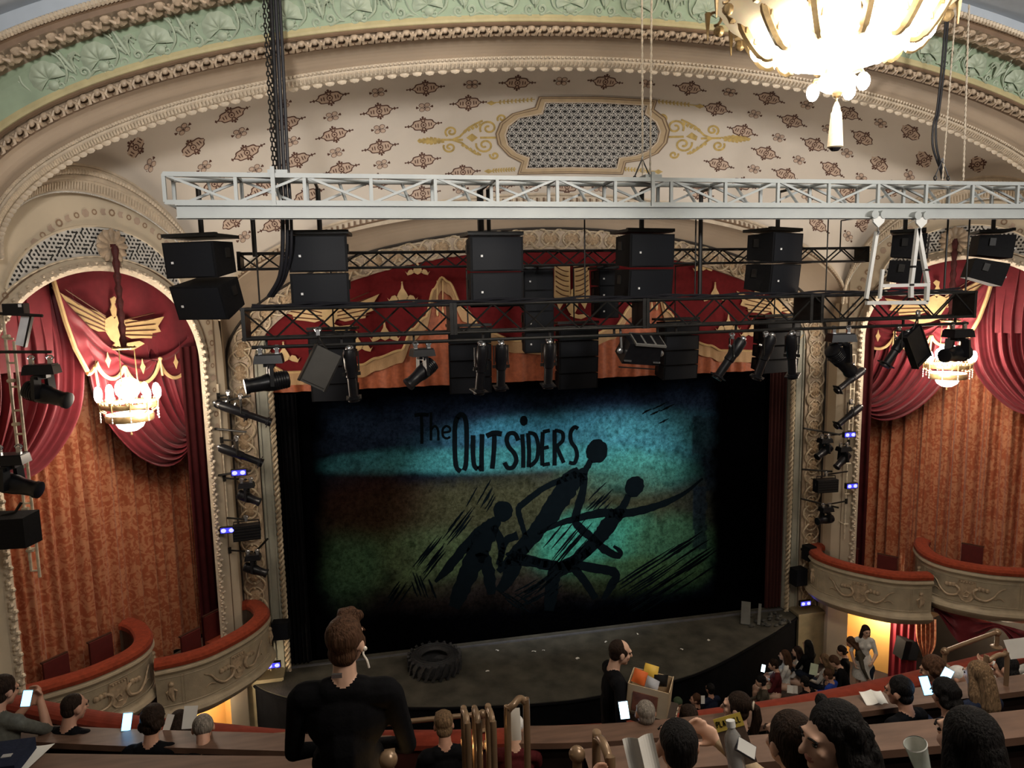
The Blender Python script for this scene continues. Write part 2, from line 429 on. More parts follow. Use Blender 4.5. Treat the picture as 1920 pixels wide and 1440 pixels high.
obj('stencil_pattern',mbst,[M_stencild,M_stencilp],vault)
# gilded scrolls either side of the grille, painted flat on the vault
mbg=MB()
def spiral(cx,cy,r0,turns,a0,dirn=1,n=22,sy=.85):
    return [(cx+r0*(1-.82*i/n)*math.cos(a0+dirn*2*PI*turns*i/n),cy+sy*r0*(1-.82*i/n)*math.sin(a0+dirn*2*PI*turns*i/n)) for i in range(n+1)]
def scrollset(fx):
    L=[]
    L+= [spiral(916,240,17,1.4,2.6),spiral(909,272,17,1.4,3.4,-1),spiral(846,247,12,1.4,2.2),spiral(843,276,12,1.4,3.6,-1),spiral(941,222,9,1.2,2.5),spiral(927,291,9,1.2,3.4,-1)]
    L+= [[(848,262),(862,256),(878,240),(892,232),(905,226)],[(848,262),(866,268),(880,280),(892,288),(902,290)],[(830,262),(850,262),(868,262)],[(900,258),(930,258)]]
    for l in L: vribbon(mbg,[fx(p) for p in l],4.0,.006)
    for k in range(7):
        x=786+7*k; h=8-abs(k-3)*1.2
        for sg in (-1,1): vpoly(mbg,[fx(p) for p in ((x-4,264),(x,264+sg*h),(x+5,264+sg*h*.8),(x+5,264))],.007)
    vpoly(mbg,[fx(p) for p in ((885,250),(896,258),(885,266),(874,258))],.006)
    for k in range(5):
        for (x,y) in ((872+k*7,246-k*3),(868+k*7,272+k*4)): vpoly(mbg,[fx(p) for p in ((x,y-4),(x+4,y),(x,y+4),(x-4,y))],.008)
scrollset(lambda p:p)
scrollset(lambda p:(2184-p[0]+(6 if p[1]>262 else -2),p[1]+ (1092-p[0])*-.02+2))
for x0,x1,y0,y1 in ((915,1003,193,186),(1235,1318,190,199),(910,968,321,317),(1172,1240,317,322)):
    vribbon(mbg,[(x0,y0),(x1,y1)],1.6,.006)
    for k in range(9):
        f=.25+.75*k/9 if x0<1000 else .75*k/9; x=lerp(x0,x1,f); y=lerp(y0,y1,f)
        vpoly(mbg,[(x,y-4),(x+3,y-4),(x+1,y),(x+3,y+4),(x,y+4),(x-2,y)],.007)
    x=x0+6 if x0<1000 else x1-6; y=y0 if x0<1000 else y1
    vpoly(mbg,[(x-9,y),(x,y-4.5),(x+9,y),(x,y+4.5)],.007)
obj('gold_scroll_pattern',mbg,M_stencilg,vault)
# the lobed grille with its frame
def inside(x,y,poly):
    c=False;n=len(poly)
    for i in range(n):
        x1,y1=poly[i];x2,y2=poly[(i+1)%n]
        if (y1>y)!=(y2>y) and x<(x2-x1)*(y-y1)/(y2-y1)+x1: c=not c
    return c
outer=[(1010,180),(1120,180),(1232,186),(1226,204),(1247,220),(1255,243),(1250,267),(1233,287),(1205,300),(1173,305),(1167,327),(1070,325),(970,327),(977,305),(953,292),(933,270),(929,250),(937,230),(960,212),(1003,200)]
inner=[(1023,192),(1120,192),(1212,197),(1208,213),(1228,228),(1236,246),(1230,266),(1212,283),(1190,291),(1160,295),(1155,315),(1070,313),(988,315),(993,295),(970,287),(953,272),(948,253),(954,236),(973,221),(1017,213)]
mbf=MB()
def frame_ring(k0,k1,lift,mi):
    A=[vp(lerp(i[0],o[0],k0),lerp(i[1],o[1],k0),lift) for i,o in zip(inner,outer)]; B=[vp(lerp(i[0],o[0],k1),lerp(i[1],o[1],k1),lift) for i,o in zip(inner,outer)]
    A.append(A[0]);B.append(B[0]); mbf.strip(A,B,mi)
frame_ring(0,1.0,.02,0); frame_ring(.93,1.04,.028,1); frame_ring(.66,.74,.03,1); frame_ring(.0,.16,.03,2); frame_ring(-.04,.02,.034,1)
gf=obj('grille_frame',mbf,[M_frame,M_brownline,M_plaster],vault)
mbd=MB()
for jy in range(188,320,3):
    for ix in range(944,1242,6):
        if inside(ix+3,jy+1.5,inner): mbd.add([vp(ix,jy,.012),vp(ix+6,jy,.012),vp(ix+6,jy+3,.012),vp(ix,jy+3,.012)],[(0,1,2,3)])
obj('grille_shadow_board',mbd,M_gap,vault)
mbl=MB(); cx0,cy0=1092,254
for j in range(-6,7):
    for i in range(-10,11):
        x=cx0+i*16.6+(8.3 if j%2 else 0); y=cy0+j*11.4
        if not inside(x,y,[(lerp(1092,a,1.05),lerp(254,b,1.06)) for a,b in inner]): continue
        for rr,w in ((8.0,1.25),(4.6,.8)):
            ring=[(x+rr*math.cos(2*PI*k/16),y+rr*.70*math.sin(2*PI*k/16)) for k in range(17)]
            for q0,q1 in zip(ring[:-1],ring[1:]):
                if inside(*q0,inner) and inside(*q1,inner): vribbon(mbl,[q0,q1],w,.022)
        for k in range(6):
            a=2*PI*k/6+.26; q=[(x+4.6*math.cos(a),y+3.2*math.sin(a)),(x+8.0*math.cos(a),y+5.6*math.sin(a))]
            if inside(*q[1],inner): vribbon(mbl,q,.8,.021)
obj('grille_lattice',mbl,M_lattice,vault)
# ---------------------------------------------------------------- proscenium: dentil arch, cove, medallion band, jamb, rope
def path(a,z0,b,y,zb=-1.3,n=60,m=24):
    P=[Vector((-a,y,lerp(zb,z0,i/m))) for i in range(m)]
    P+=[Vector((-a*math.cos(PI*i/n),y,z0+b*math.sin(PI*i/n))) for i in range(n+1)]
    P+=[Vector((a,y,lerp(z0,zb,(i+1)/m))) for i in range(m)]
    return P
Po=path(6.93,6.9,2.70,-.03); Pi=path(6.42,6.75,2.40,-.03)
# cove from the medallion band forward and up to the dentil arch, the plain piers below it
Px=[Vector((p.x,p.y,p.z)) for p in path(6.95,7.8,2.15,-.6)]
mb=MB(); rows=[]
for j in range(9):
    f=j/8
    rows.append([lerp(a,b,f)+Vector((-math.copysign(.05,a.x)*math.sin(PI*f)*0,0,.10*math.sin(PI*f) if a.z>6.9 else 0)) for a,b in zip(Po,Px)])
rows_mesh(rows,mb)
t6=struct('trim_6',mb,M_cove,smooth=True,label='tan proscenium cove below the dentil arch')
B7=arch(-.60,6.955,7.8,2.26); B8=arch(-.60,6.95,7.8,2.15)
mb=MB(); mb.strip([p+Vector((0,-.02,0)) for p in B6],[p+Vector((0,-.05,0)) for p in B7])
mb.strip([p+Vector((0,-.05,0)) for p in B7],[p+Vector((0,0,0)) for p in B8])
for i in range(150):
    t=PI*(i+.5)/150; p=Vector((-6.955*math.cos(t),-.67,7.8+2.27*math.sin(t))); q=Vector((-6.96*math.cos(t),-.65,7.8+2.37*math.sin(t)))
    if math.sin(t)>.12: mb.bar(p,q,.05,.05)
mb.tube([p+Vector((0,-.06,0)) for p in B6],.03,5)
t7=struct('trim_7',mb,M_plaster,smooth=True,label='dentil moulding along the proscenium arch under the vault')
mb=MB(); mb.tube([p+Vector((0,-.07,0)) for p in B7],.02,5)
for i in range(150):
    t=PI*i/150; p=Vector((-6.955*math.cos(t),-.655,7.8+2.27*math.sin(t))); q=Vector((-6.96*math.cos(t),-.64,7.8+2.38*math.sin(t)))
    if math.sin(t)>.12: mb.bar(p,q,.035,.04)
obj('dentil_gaps',mb,M_brownline,t7)
# medallion band
mb=MB(); mb.strip(Po,Pi)
t8=struct('trim_8',mb,M_plastert,label='gilded medallion band framing the stage opening')
mb=MB(); mb.tube([p+Vector((0,-.04,0)) for p in Po],.028,5); obj('outer_line',mb,M_dark,t8)
mb=MB(); mb.strip(Pi,[p+Vector((0,.22,0)) for p in Pi]); obj('inner_reveal',mb,M_cove,t8)
mid=[(a+b)/2 for a,b in zip(Po,Pi)]
LL=[0]
for p,q in zip(mid[:-1],mid[1:]): LL.append(LL[-1]+(q-p).length)
def along(s):
    for i in range(len(mid)-1):
        if LL[i+1]>=s: break
    f=(s-LL[i])/(LL[i+1]-LL[i]); t=(mid[i+1]-mid[i]).normalized(); return lerp(mid[i],mid[i+1],f),t
pitch=.485; nm=int(LL[-1]/pitch)
mbm=MB(); mbr=MB(); mbd=MB()
for k in range(nm+1):
    s=(LL[-1]-nm*pitch)/2+k*pitch; s=min(max(s,.02),LL[-1]-.02)
    c,t=along(s); n=Vector((0,-1,0)); r=t.cross(n)
    R=Matrix((r,t,n)).transposed()
    mbm.ell(c+n*.01,(.125,.165,.05),R,14,6)
    mbr.tube([c+n*.035+r*.165*math.cos(2*PI*i/20)+t*.205*math.sin(2*PI*i/20) for i in range(20)],.016,5,True)
    for i in range(5):
        a=2*PI*i/5; mbm.ell(c+n*.06+r*.05*math.cos(a)+t*.07*math.sin(a),(.02,.03,.015),R,5,3)
    mbr.ell(c+n*.05+t*.185,.03,None,6,4); mbr.ell(c+n*.05-t*.185,.03,None,6,4)
    for sg in (-1,1):
        for a,b in ((.2,.19),(.22,.24),(.2,.29),(.17,.24)): mbr.ell(c+n*.02+r*sg*a+t*b,.02,None,5,3)
ns=int(LL[-1]/.04)
for ph in (0,PI):
    pts=[]
    for i in range(ns+1):
        s=min(i*.04,LL[-1]-.001); c,t=along(s); r=t.cross(Vector((0,-1,0)))
        a=PI*(s-(LL[-1]-nm*pitch)/2)/pitch*1.0+PI/2
        off=.215*abs(math.cos(a+0))**.7*(1 if math.cos(a)*math.cos(ph)>0 else -1)
        pts.append(c+r*off*-1+Vector((0,-.03-.015*math.sin(2*a+ph),0)))
    mbr.tube(pts,.026,5)
obj('medallion_row',mbm,M_goldd,t8,smooth=True); obj('interlaced_ribbon',mbr,M_gold,t8,smooth=True)
# jamb and rope
for sd,nmz in ((-1,'trim_9'),(1,'trim_10')):
    mb=MB(); mb.strip([Vector((6.42*sd,.2,z)) for z in (-.3,7.5)],[Vector((6.40*sd,.02,z)) for z in (-.3,7.5)]); mb.strip([Vector((6.40*sd,.02,z)) for z in (-.3,7.5)],[Vector((6.13*sd,.02,z)) for z in (-.3,7.5)])
    mb.strip([Vector((6.13*sd,.02,z)) for z in (-.3,7.5)],[Vector((6.05*sd,.6,z)) for z in (-.3,7.5)])
    mb.bar((6.36*sd,0,-.3),(6.36*sd,0,7.5),.03,.03); mb.bar((6.19*sd,0,-.3),(6.19*sd,0,7.5),.03,.03)
    j=struct(nmz,mb,M_jamb,label='grey-green stage jamb with rope moulding, '+('left' if sd<0 else 'right')+' of the stage')
    mb=MB()
    for i in range(2):
        mb.tube([(6.10*sd+.035*math.cos(k*.55+PI*i)*1,-.0+.035*math.sin(k*.55+PI*i),-.25+k*.022) for k in range(340)],.032,5)
    obj('rope_moulding',mb,M_gold,j,smooth=True)
# ---------------------------------------------------------------- splayed box walls with their round arches
def wallf(side):
    C=Vector((8.2*side,-2.5,0)); u=Vector((-.5547*side,.832,0)); n=Vector((-.832*side,-.5547,0))
    return lambda s,z,d=0.0: C+u*s+n*d+Vector((0,0,z))
AW,AZ,AB,SO=1.93,7.0,1.73,-.16
def opening(k=0.0,n=40,zb=None):
    P=[(SO-(AW+k)*math.cos(PI*i/n),AZ+(AB+k)*math.sin(PI*i/n)) for i in range(n+1)]
    if zb is not None: P=[(SO-(AW+k),zb)]+P+[(SO+AW+k,zb)]
    return P
for side,nmw,sd in ((-1,'wall_left','left'),(1,'wall_right','right')):
    W=wallf(side); mb=MB()
    e=opening(.1)
    bd=[(-.08-2.43*math.cos(PI*i/40),AZ+3.55*math.sin(PI*i/40)) for i in range(41)]
    mb.strip([W(*p) for p in e],[W(*p) for p in bd])
    for s0,s1 in ((-2.51,SO-AW-.1),(SO+AW+.1,2.35)):
        mb.add([W(s0,-1.3),W(s1,-1.3),W(s1,AZ),W(s0,AZ)],[(0,1,2,3)])
    mb.add([W(-2.51,-1.3),W(-3.4,-1.3),W(-3.4,11),W(-2.51,11)],[(0,1,2,3)])        # pier towards the house
    mb.add([W(2.35,-1.3),W(2.35,AZ+.8),Vector((6.95*side,-.03,AZ+.8)),Vector((6.95*side,-.03,-1.3))],[(0,1,2,3)])
    # reveal of the opening
    e0=opening(.1,zb=1.0); mb.strip([W(*p) for p in e0],[W(*p,-.12) for p in e0])
    # return side wall of the house
    x=abs(W(-3.4,0).x); mb.add([Vector((side*x,W(-3.4,0).y,-1.3)),Vector((side*9.9,-6.2,-1.3)),Vector((side*9.9,-6.2,11)),Vector((side*x,W(-3.4,0).y,11))],[(0,1,2,3)])
    mb.add([Vector((side*9.9,-6.2,-1.3)),Vector((side*9.9,-17.5,-1.3)),Vector((side*9.9,-17.5,11)),Vector((side*9.9,-6.2,11))],[(0,1,2,3)])
    wl=struct(nmw,mb,M_cream,label='cream splayed wall with round arch '+sd+' of the stage')
    # carved edge of the opening
    mb=MB(); a0=opening(-.02,zb=1.2); a1=opening(.14,zb=1.2)
    r=[[W(*p,.0) for p in a0],[W(*lerp2,.06) for lerp2 in [((p[0]+q[0])/2,(p[1]+q[1])/2) for p,q in zip(a0,a1)]],[W(*p,.0) for p in a1]]
    rows_mesh(r,mb)
    pts=[]
    for i in range(len(a0)-1):
        (x0,z0),(x1,z1)=[((p[0]+q[0])/2,(p[1]+q[1])/2) for p,q in ((a0[i],a1[i]),(a0[i+1],a1[i+1]))]
        L=math.hypot(x1-x0,z1-z0); m=max(1,int(L/.11))
        for k in range(m):
            f=(k+.5)/m; mb.ell(W(lerp(x0,x1,f)+.03*math.sin(k*2.1+i),lerp(z0,z1,f),.055),(.045,.045,.04),None,6,4)
            mb.ell(W(lerp(x0,x1,f)-.04,lerp(z0,z1,f)+.05,.05),(.03,.03,.03),None,5,3)
    obj('carved_edge_moulding',mb,M_plaster,wl,smooth=True)
    # second band and thin dark line
    mb=MB(); g0=opening(.21); mb.tube([W(*p,.01) for p in g0],.012,4); mb.tube([W(*p,.01) for p in [(2.12,1.0),(2.14,9.0)]],.008,4); obj('fine_dark_line',mb,M_brownline,wl)
    # crescent grille: pale panel, the dark of its holes laid on as flat shapes
    mb=MB()
    def zlo(s): return AZ+.02+(AB+.19)*math.sqrt(max(0,1-((s-SO)/(AW+.30))**2))
    def zhi(s): return 8.06+1.37*math.sqrt(max(0,1-((s+.13)/1.66)**2))
    ss=[-1.78+3.3*i/66 for i in range(67)]; ss=[s for s in ss if zhi(s)>zlo(s)]
    mb.strip([W(s,zlo(s),.012) for s in ss],[W(s,zhi(s),.012) for s in ss])
    gr=obj('grille_panel',mb,M_lattice,wl)
    mb=MB(); 
    for row in range(0,30):
        for c in range(-26,27):
            s=c*.072+(.036 if row%2 else 0); z=8.0+row*.062
            if not(zlo(s)+.035<z<zhi(s)-.035): continue
            mb.add([W(s+.021*math.cos(2*PI*k/8),z+.021*math.sin(2*PI*k/8),.018) for k in range(8)],[tuple(range(8))])
            dx,dz=((.072,0),(.036,.062),(-.036,.062))[(c*2+row)%3]
            if (row+c)%2==0 and zlo(s+dx)+.03<z+dz<zhi(s+dx)-.03:
                v=Vector((dx,dz)); q=Vector((-v.y,v.x)).normalized()*.011
                mb.add([W(s+q.x,z+q.y,.017),W(s+dx+q.x,z+dz+q.y,.017),W(s+dx-q.x,z+dz-q.y,.017),W(s-q.x,z-q.y,.017)],[(0,1,2,3)])
    obj('grille_hole_pattern',mb,M_gap,wl)
    mb=MB(); mb.tube([W(s,zhi(s),.015) for s in ss],.022,5); mb.tube([W(s,zlo(s),.015) for s in ss],.016,5); obj('grille_rim',mb,M_cream,wl,smooth=True)
    # rosette
    mb=MB(); o=W(.04,9.12,.03); R=Matrix(((W(1,0)-W(0,0)),Vector((0,0,1)),(W(0,0,1)-W(0,0)))).transposed()
    for k in range(12):
        a=2*PI*k/12; Rk=R@Matrix.Rotation(a,3,'Z'); mb.ell(o+Rk@Vector((.17,0,.03)),(.13,.06,.035),Rk,8,5)
    mb.lathe([(.0,.11),(.05,.1),(.07,.05),(.24,.03),(.27,0)],20,o,R); obj('rosette',mb,M_plastert,wl,smooth=True)
    # outer archivolt moulding along the groin
    A=side_arc(side,1.95,60,.03); B=side_arc(side,1.50,60,.05); Cc=side_arc(side,1.72,60,.09)
    mb=MB(); rows_mesh([A,Cc,B],mb); mb.tube(Cc,.022,5); mb.tube(A,.03,5)
    for i in range(60):
        for f in (.25,.75):
            p=lerp(A[i],A[i+1],f); q=lerp(Cc[i],Cc[i+1],f); r2=lerp(B[i],B[i+1],f)
            mb.ell(lerp(p,q,.5)+(W(0,0,.03)-W(0,0)),(.04,.04,.045),None,6,4); mb.bar(lerp(q,r2,.25)+(W(0,0,.02)-W(0,0)),lerp(q,r2,.8)+(W(0,0,.02)-W(0,0)),.022,.03)
    obj('archivolt_moulding',mb,M_plaster,wl,smooth=True)
    mb=MB()
    for i in range(240):
        k=i/4; j=min(int(k),59); mb.ell(lerp(B[j],B[j+1],k-j),.016,None,5,3)
    obj('bead_row',mb,M_lattice,wl,smooth=True)
    # stencilled chain running round the arch
    mb=MB(); ch=[(2.02-.0,5.9+i*.1) for i in range(11)]
    ring=[(.05-2.05*math.cos(PI*i/80),7.05+2.62*math.sin(PI*i/80)) for i in range(81)]
    pth=[(2.06,z/10) for z in range(58,70)]; pth=[p for p in ring][::-1]; pth=[(2.06,5.6+.12*i) for i in range(12)]+pth
    acc=0;kk=0
    for (x0,z0),(x1,z1) in zip(pth[:-1],pth[1:]):
        L=math.hypot(x1-x0,z1-z0); acc+=L
        if acc<.125: continue
        acc=0;kk+=1; tx,tz=(x1-x0)/L,(z1-z0)/L
        def Q(a,b): return W(x0+tx*a-tz*b,z0+tz*a+tx*b,.008)
        m=kk%6
        if m in (0,2,4):
            rr=.062 if m==2 else .05
            A_=[Q(rr*math.cos(2*PI*i/8),rr*math.sin(2*PI*i/8)) for i in range(9)]; B_=[Q(rr*.55*math.cos(2*PI*i/8),rr*.55*math.sin(2*PI*i/8)) for i in range(9)]; mb.strip(A_,B_)
        elif m in (1,3):
            mb.add([Q(-.05,.05),Q(.03,.05),Q(.055,0),Q(.03,-.05),Q(-.05,-.05),Q(-.03,0)],[(0,1,2,3,4,5)],1)
        else:
            mb.add([Q(.07*math.cos(2*PI*i/6),.07*math.sin(2*PI*i/6)) for i in range(6)],[tuple(range(6))],1)
    obj('stencil_chain_pattern',mb,[mat('faded_stencil',(.30,.20,.13),.7),M_stencilp],wl)
# thin wall between vault and arches (closes the shell above the proscenium, behind the vault)
mb=MB(); mb.add([(-10,.9,-1.3),(-6.95,.9,-1.3),(-6.95,.9,11.5),(-10,.9,11.5)],[(0,1,2,3)]); mb.add([(10,.9,-1.3),(6.95,.9,-1.3),(6.95,.9,11.5),(10,.9,11.5)],[(0,1,2,3)])
mb.add([(-6.95,.9,9.3),(6.95,.9,9.3),(6.95,.9,11.5),(-6.95,.9,11.5)],[(0,1,2,3)])
struct('wall_back',mb,M_dark,label='dark wall behind the proscenium, hidden from the house')
# ---------------------------------------------------------------- stage: floor, drop, valance
from mathutils import noise as NZ
M_stage=mat('worn_stage_floor',(.060,.055,.042),.75,var=.45,scale=2.2,bump=.3,bscale=25)
M_black=mat('black_cloth',(.005,.005,.006),.9,var=.2,spec=.03)
M_blackpaint=mat('black_paint',(.010,.010,.012),.5,var=.2,spec=.2)
M_velvet=mat('dark_red_velvet',(.135,.010,.012),.8,var=.15,scale=10,spec=.1,sheen=.06)
M_velvetlit=mat('crimson_velvet',(.28,.03,.045),.6,var=.12,scale=10,sheen=.35)
M_orange=mat('rust_orange_damask',(.36,.088,.030),.55,var=.22,scale=14,sheen=.15)
M_fringe=mat('pale_gold_fringe',(.45,.27,.13),.6,var=.4,scale=60,stretch=(40,1,.4))
M_applique=mat('gold_applique',(.62,.42,.20),.5,var=.15,scale=6)
M_appliqued=mat('applique_dark_thread',(.12,.04,.02),.7)  # dark brown thread for the feather lines
M_rubber=mat('tyre_rubber',(.022,.022,.024),.6,var=.3,scale=20,bump=.3)
M_paper=mat('white_paper',(.75,.73,.68),.6,var=.05)
M_edge=mat('stage_edge_strip',(.10,.10,.11),.5,var=.2)
edge=catmull([(-7.2,.35,0),(-6.5,-.7,0),(-5.3,-1.45,0),(-3.2,-2.1,0),(-1.1,-2.47,0),(.35,-2.5,0),(2.5,-2.2,0),(4.66,-1.2,0),(5.73,-.6,0),(7.2,.35,0)],8)
mb=MB(); back=[Vector((p.x,3.5,0)) for p in edge]
mb.strip(edge,back); mb.strip([p+Vector((0,0,-1.3)) for p in edge],edge)
mb.v=[tuple(p) for p in mb.v]
fl=struct('floor',mb,M_stage,label='dark worn stage floor with a bowed front edge')
mb=MB(); mb.strip([p+Vector((0,-.012,-1.3)) for p in edge],[p+Vector((0,-.012,-.02)) for p in edge]); mb.tube([p+Vector((0,-.02,-.04)) for p in edge],.035,5); obj('stage_front_board',mb,M_black,fl)
mb=MB(); mb.box((0,.12,.012),(12.1,.06,.03)); obj('stage_floor_strip',mb,M_edge,fl)
mb=MB(); mb.add([(-12,-7.8,-1.3),(12,-7.8,-1.3),(12,3,-1.3),(-12,3,-1.3)],[(0,1,2,3)])
struct('floor_orchestra',mb,mat('dark_carpet',(.02,.012,.012),.9,var=.4,scale=4),label='dark orchestra floor in front of the stage')
# ---- the painted show drop: its art and blue-green glow both put into the colour, stored per vertex
YD=.34
def dropx(px): return at(px,900,YD).x
nx,ny=300,170; x0d,x1d,z0d,z1d=-6.5,6.5,.0,6.9
mb=MB(); mb.grid(lambda u,v:(lerp(x0d,x1d,u),YD,lerp(z0d,z1d,v)),nx,ny)
me=mesh('show_drop',mb,[])
def sm(a,b,x):
    t=min(1,max(0,(x-a)/(b-a))) if a!=b else 0; return t*t*(3-2*t)
def paint(x,z):
    c=Vector((x-CP.x,YD-CP.y,z-CP.z)); k=Vector((RX.x*c.x+RY.x*c.y+RZ.x*c.z,RX.y*c.x+RY.y*c.y+RZ.y*c.z,RX.z*c.x+RY.z*c.y+RZ.z*c.z))
    X=960+F*k.x/k.z; Y=720+F*k.y/k.z; Y+= (X-1000)*.06      # straighten the drop's own rows
    n1=NZ.fractal(Vector((x*.9,z*.9,3)),1,2,5)*.5; n2=NZ.fractal(Vector((x*3,z*3,7)),1,2,4)*.5; n3=NZ.noise(Vector((x*9,z*9,1)))
    def blob(cx,cy,rx,ry,e=.6):
        d=math.sqrt(((X-cx)/rx)**2+((Y-cy)/ry)**2)+n1*.25+n2*.15; return sm(1+e*.5,1-e*.5,d)
    col=Vector((.008,.012,.02))
    def mix(c2,k): nonlocal col; col=col*(1-k)+Vector(c2)*max(0,min(1,k)) if k>0 else col
    mix((.018,.03,.06),blob(1010,770,430,70,1.0)*.9)
    mix((.045,.16,.24),blob(1070,812,240,38,.8)*(.8+.6*n2))
    mix((.05,.21,.30),blob(1010,800,120,20,.9)*.9)
    mix((.05,.20,.24),blob(1190,840,130,55,.7)*(.8+n2*.8))
    mix((.045,.19,.22),blob(760,850,170,22,.7)*(.75+n2*.9))
    mix((.05,.22,.23),blob(960,858,230,24,.7)*.9)
    mix((.05,.20,.16),blob(1180,900,110,40,.8)*.8)
    mix((.035,.028,.02),blob(780,940,230,45,.8)*.9)
    mix((.06,.06,.03),blob(960,985,360,90,.7)*.8)
    mix((.07,.10,.045),blob(760,1040,170,60,.8)*(.8+n2))
    mix((.055,.13,.07),blob(655,1045,60,75,.9)*.7)
    mix((.05,.23,.15),blob(1120,1030,120,65,.6)*.95)
    mix((.055,.27,.20),blob(1090,1010,75,40,.8)*.9)
    mix((.05,.13,.07),blob(1260,1050,80,70,.6)*.9)
    mix((.045,.08,.03),blob(1180,1090,130,35,.8)*.8)
    mix((.03,.02,.015),blob(900,1110,260,35,1.0)*.7)
    # ragged paint blocks on the house-right side
    for bx0,bx1,by0,by1,k in ((1298,1345,800,870,.75),(1300,1325,930,1050,.8),(1325,1345,860,940,.7)):
        if bx0+6*n2<X<bx1+8*n2 and by0+10*n2<Y<by1+10*n2: mix((.012,.02,.03),k)
    mix((.03,.012,.008),blob(690,930,110,60,1.0)*.8)
    edgek=sm(585,640,X+30*n1)*sm(1350,1325,X+14*n2)*sm(715,790,Y+25*n1)*sm(1165,1075,Y+25*n1)
    col*=edgek*.92+.02
    col*=.8+.5*n3*.5+.6*n2
    dk=sm(.12,.45,n2+n3*.3+n1*.3); col*=1-.62*dk
    return (max(0.001,col.x),max(.001,col.y),max(.0015,col.z),1)
ca=me.color_attributes.new('paint','FLOAT_COLOR','POINT')
flat_c=[]
for v in me.vertices: flat_c.extend(paint(v.co.x,v.co.z))
ca.data.foreach_set('color',flat_c)
md=bpy.data.materials.new('painted_scrim'); md.use_nodes=True; nt=md.node_tree; b=nt.nodes['Principled BSDF']; b.inputs['Roughness'].default_value=.9; b.inputs['Specular IOR Level'].default_value=0.0
vc=nt.nodes.new('ShaderNodeVertexColor'); vc.layer_name='paint'
tc=nt.nodes.new('ShaderNodeTexCoord'); nn=nt.nodes.new('ShaderNodeTexNoise'); nn.inputs['Scale'].default_value=16; nn.inputs['Detail'].default_value=6; nn.inputs['Roughness'].default_value=.75
nt.links.new(tc.outputs['Object'],nn.inputs['Vector'])
rp=nt.nodes.new('ShaderNodeValToRGB'); rp.color_ramp.elements[0].position=.36; rp.color_ramp.elements[0].color=(.45,.45,.45,1); rp.color_ramp.elements[1].position=.6; rp.color_ramp.elements[1].color=(1.15,1.15,1.15,1)
nt.links.new(nn.outputs['Fac'],rp.inputs[0])
mx=nt.nodes.new('ShaderNodeMix'); mx.data_type='RGBA'; mx.blend_type='MULTIPLY'; mx.inputs[0].default_value=1
nt.links.new(vc.outputs[0],mx.inputs[6]); nt.links.new(rp.outputs[0],mx.inputs[7]); nt.links.new(mx.outputs[2],b.inputs['Base Color'])
me.materials.append(md)
drop=obj('show_drop',me,None,label='dark painted show drop with blue and green bands and running silhouettes',cat='stage curtain')
M_ink=mat('black_brush_ink',(.0025,.004,.005),.95,var=.1,spec=0.0)
rng=random.Random(3)
def dp(px,py,l=.006): return at(px,py,YD-l)
def stroke(mb,pts,w,l=.006,jag=.12,k=6,seed=0):
    P=catmull([(x,y,0) for x,y in pts],k); n=len(P); ws=w if isinstance(w,(list,tuple)) else None
    A=[];B=[]
    for i in range(n):
        t=P[min(i+1,n-1)]-P[max(i-1,0)]
        if t.length<1e-6: t=Vector((1,0,0))
        t.normalize(); q=Vector((-t.y,t.x,0)); f=i/(n-1)
        if ws: m=f*(len(ws)-1); j=min(int(m),len(ws)-2); ww=lerp(ws[j],ws[j+1],m-j)
        else: ww=w
        A.append(dp(*(P[i]+q*ww/2*(1+rng.uniform(-jag,jag))).xy,l)); B.append(dp(*(P[i]-q*ww/2*(1+rng.uniform(-jag,jag))).xy,l))
    mb.strip(A,B)
def blobm(mb,cx,cy,rx,ry,ang=0,l=.006,jag=.06,n=26):
    c,s_=math.cos(ang),math.sin(ang); P=[]
    for i in range(n):
        a=2*PI*i/n; r=1+rng.uniform(-jag,jag); x=rx*r*math.cos(a); y=ry*r*math.sin(a); P.append(dp(cx+x*c-y*s_,cy+x*s_+y*c,l))
    mb.add(P,[tuple(range(n))])
cc=lambda L_: [(590+x/1.628,740+y/1.628) for x,y in L_]
def S(p,w,**k): stroke(mb,cc(p),[q/1.628 for q in w],**k)
def Bl(x,y,rx,ry,a=0): blobm(mb,590+x/1.628,740+y/1.628,rx/1.628,ry/1.628,a)
def Po_(L_): mb.add([dp(x+rng.uniform(-1,1),y+rng.uniform(-1,1)) for x,y in cc(L_)],[tuple(range(len(L_)))])
# foremost runner
mb=MB(); Bl(862,173,33,37,.25); S([(842,200),(828,228),(805,250)],[15,20,42])
S([(815,240),(775,275),(735,340),(690,400),(640,460),(600,505)],[46,66,62,52,44,48])
S([(815,238),(760,258),(700,285),(640,330),(622,352),(634,400),(646,440)],[24,20,18,20,18,16,14])
S([(822,240),(818,300),(802,350),(798,392),(840,432),(885,472),(925,492),(932,478),(912,462)],[22,24,24,24,26,26,20,14,8])
S([(620,430),(585,445),(570,490),(560,520)],[26,22,18,14]); S([(600,500),(660,510),(720,522),(790,520)],[46,30,28,22]); S([(610,505),(592,560),(560,600)],[52,44,20])
S([(650,470),(600,500),(560,540)],[22,26,18])
obj('painted_runner',mb,M_ink,drop)
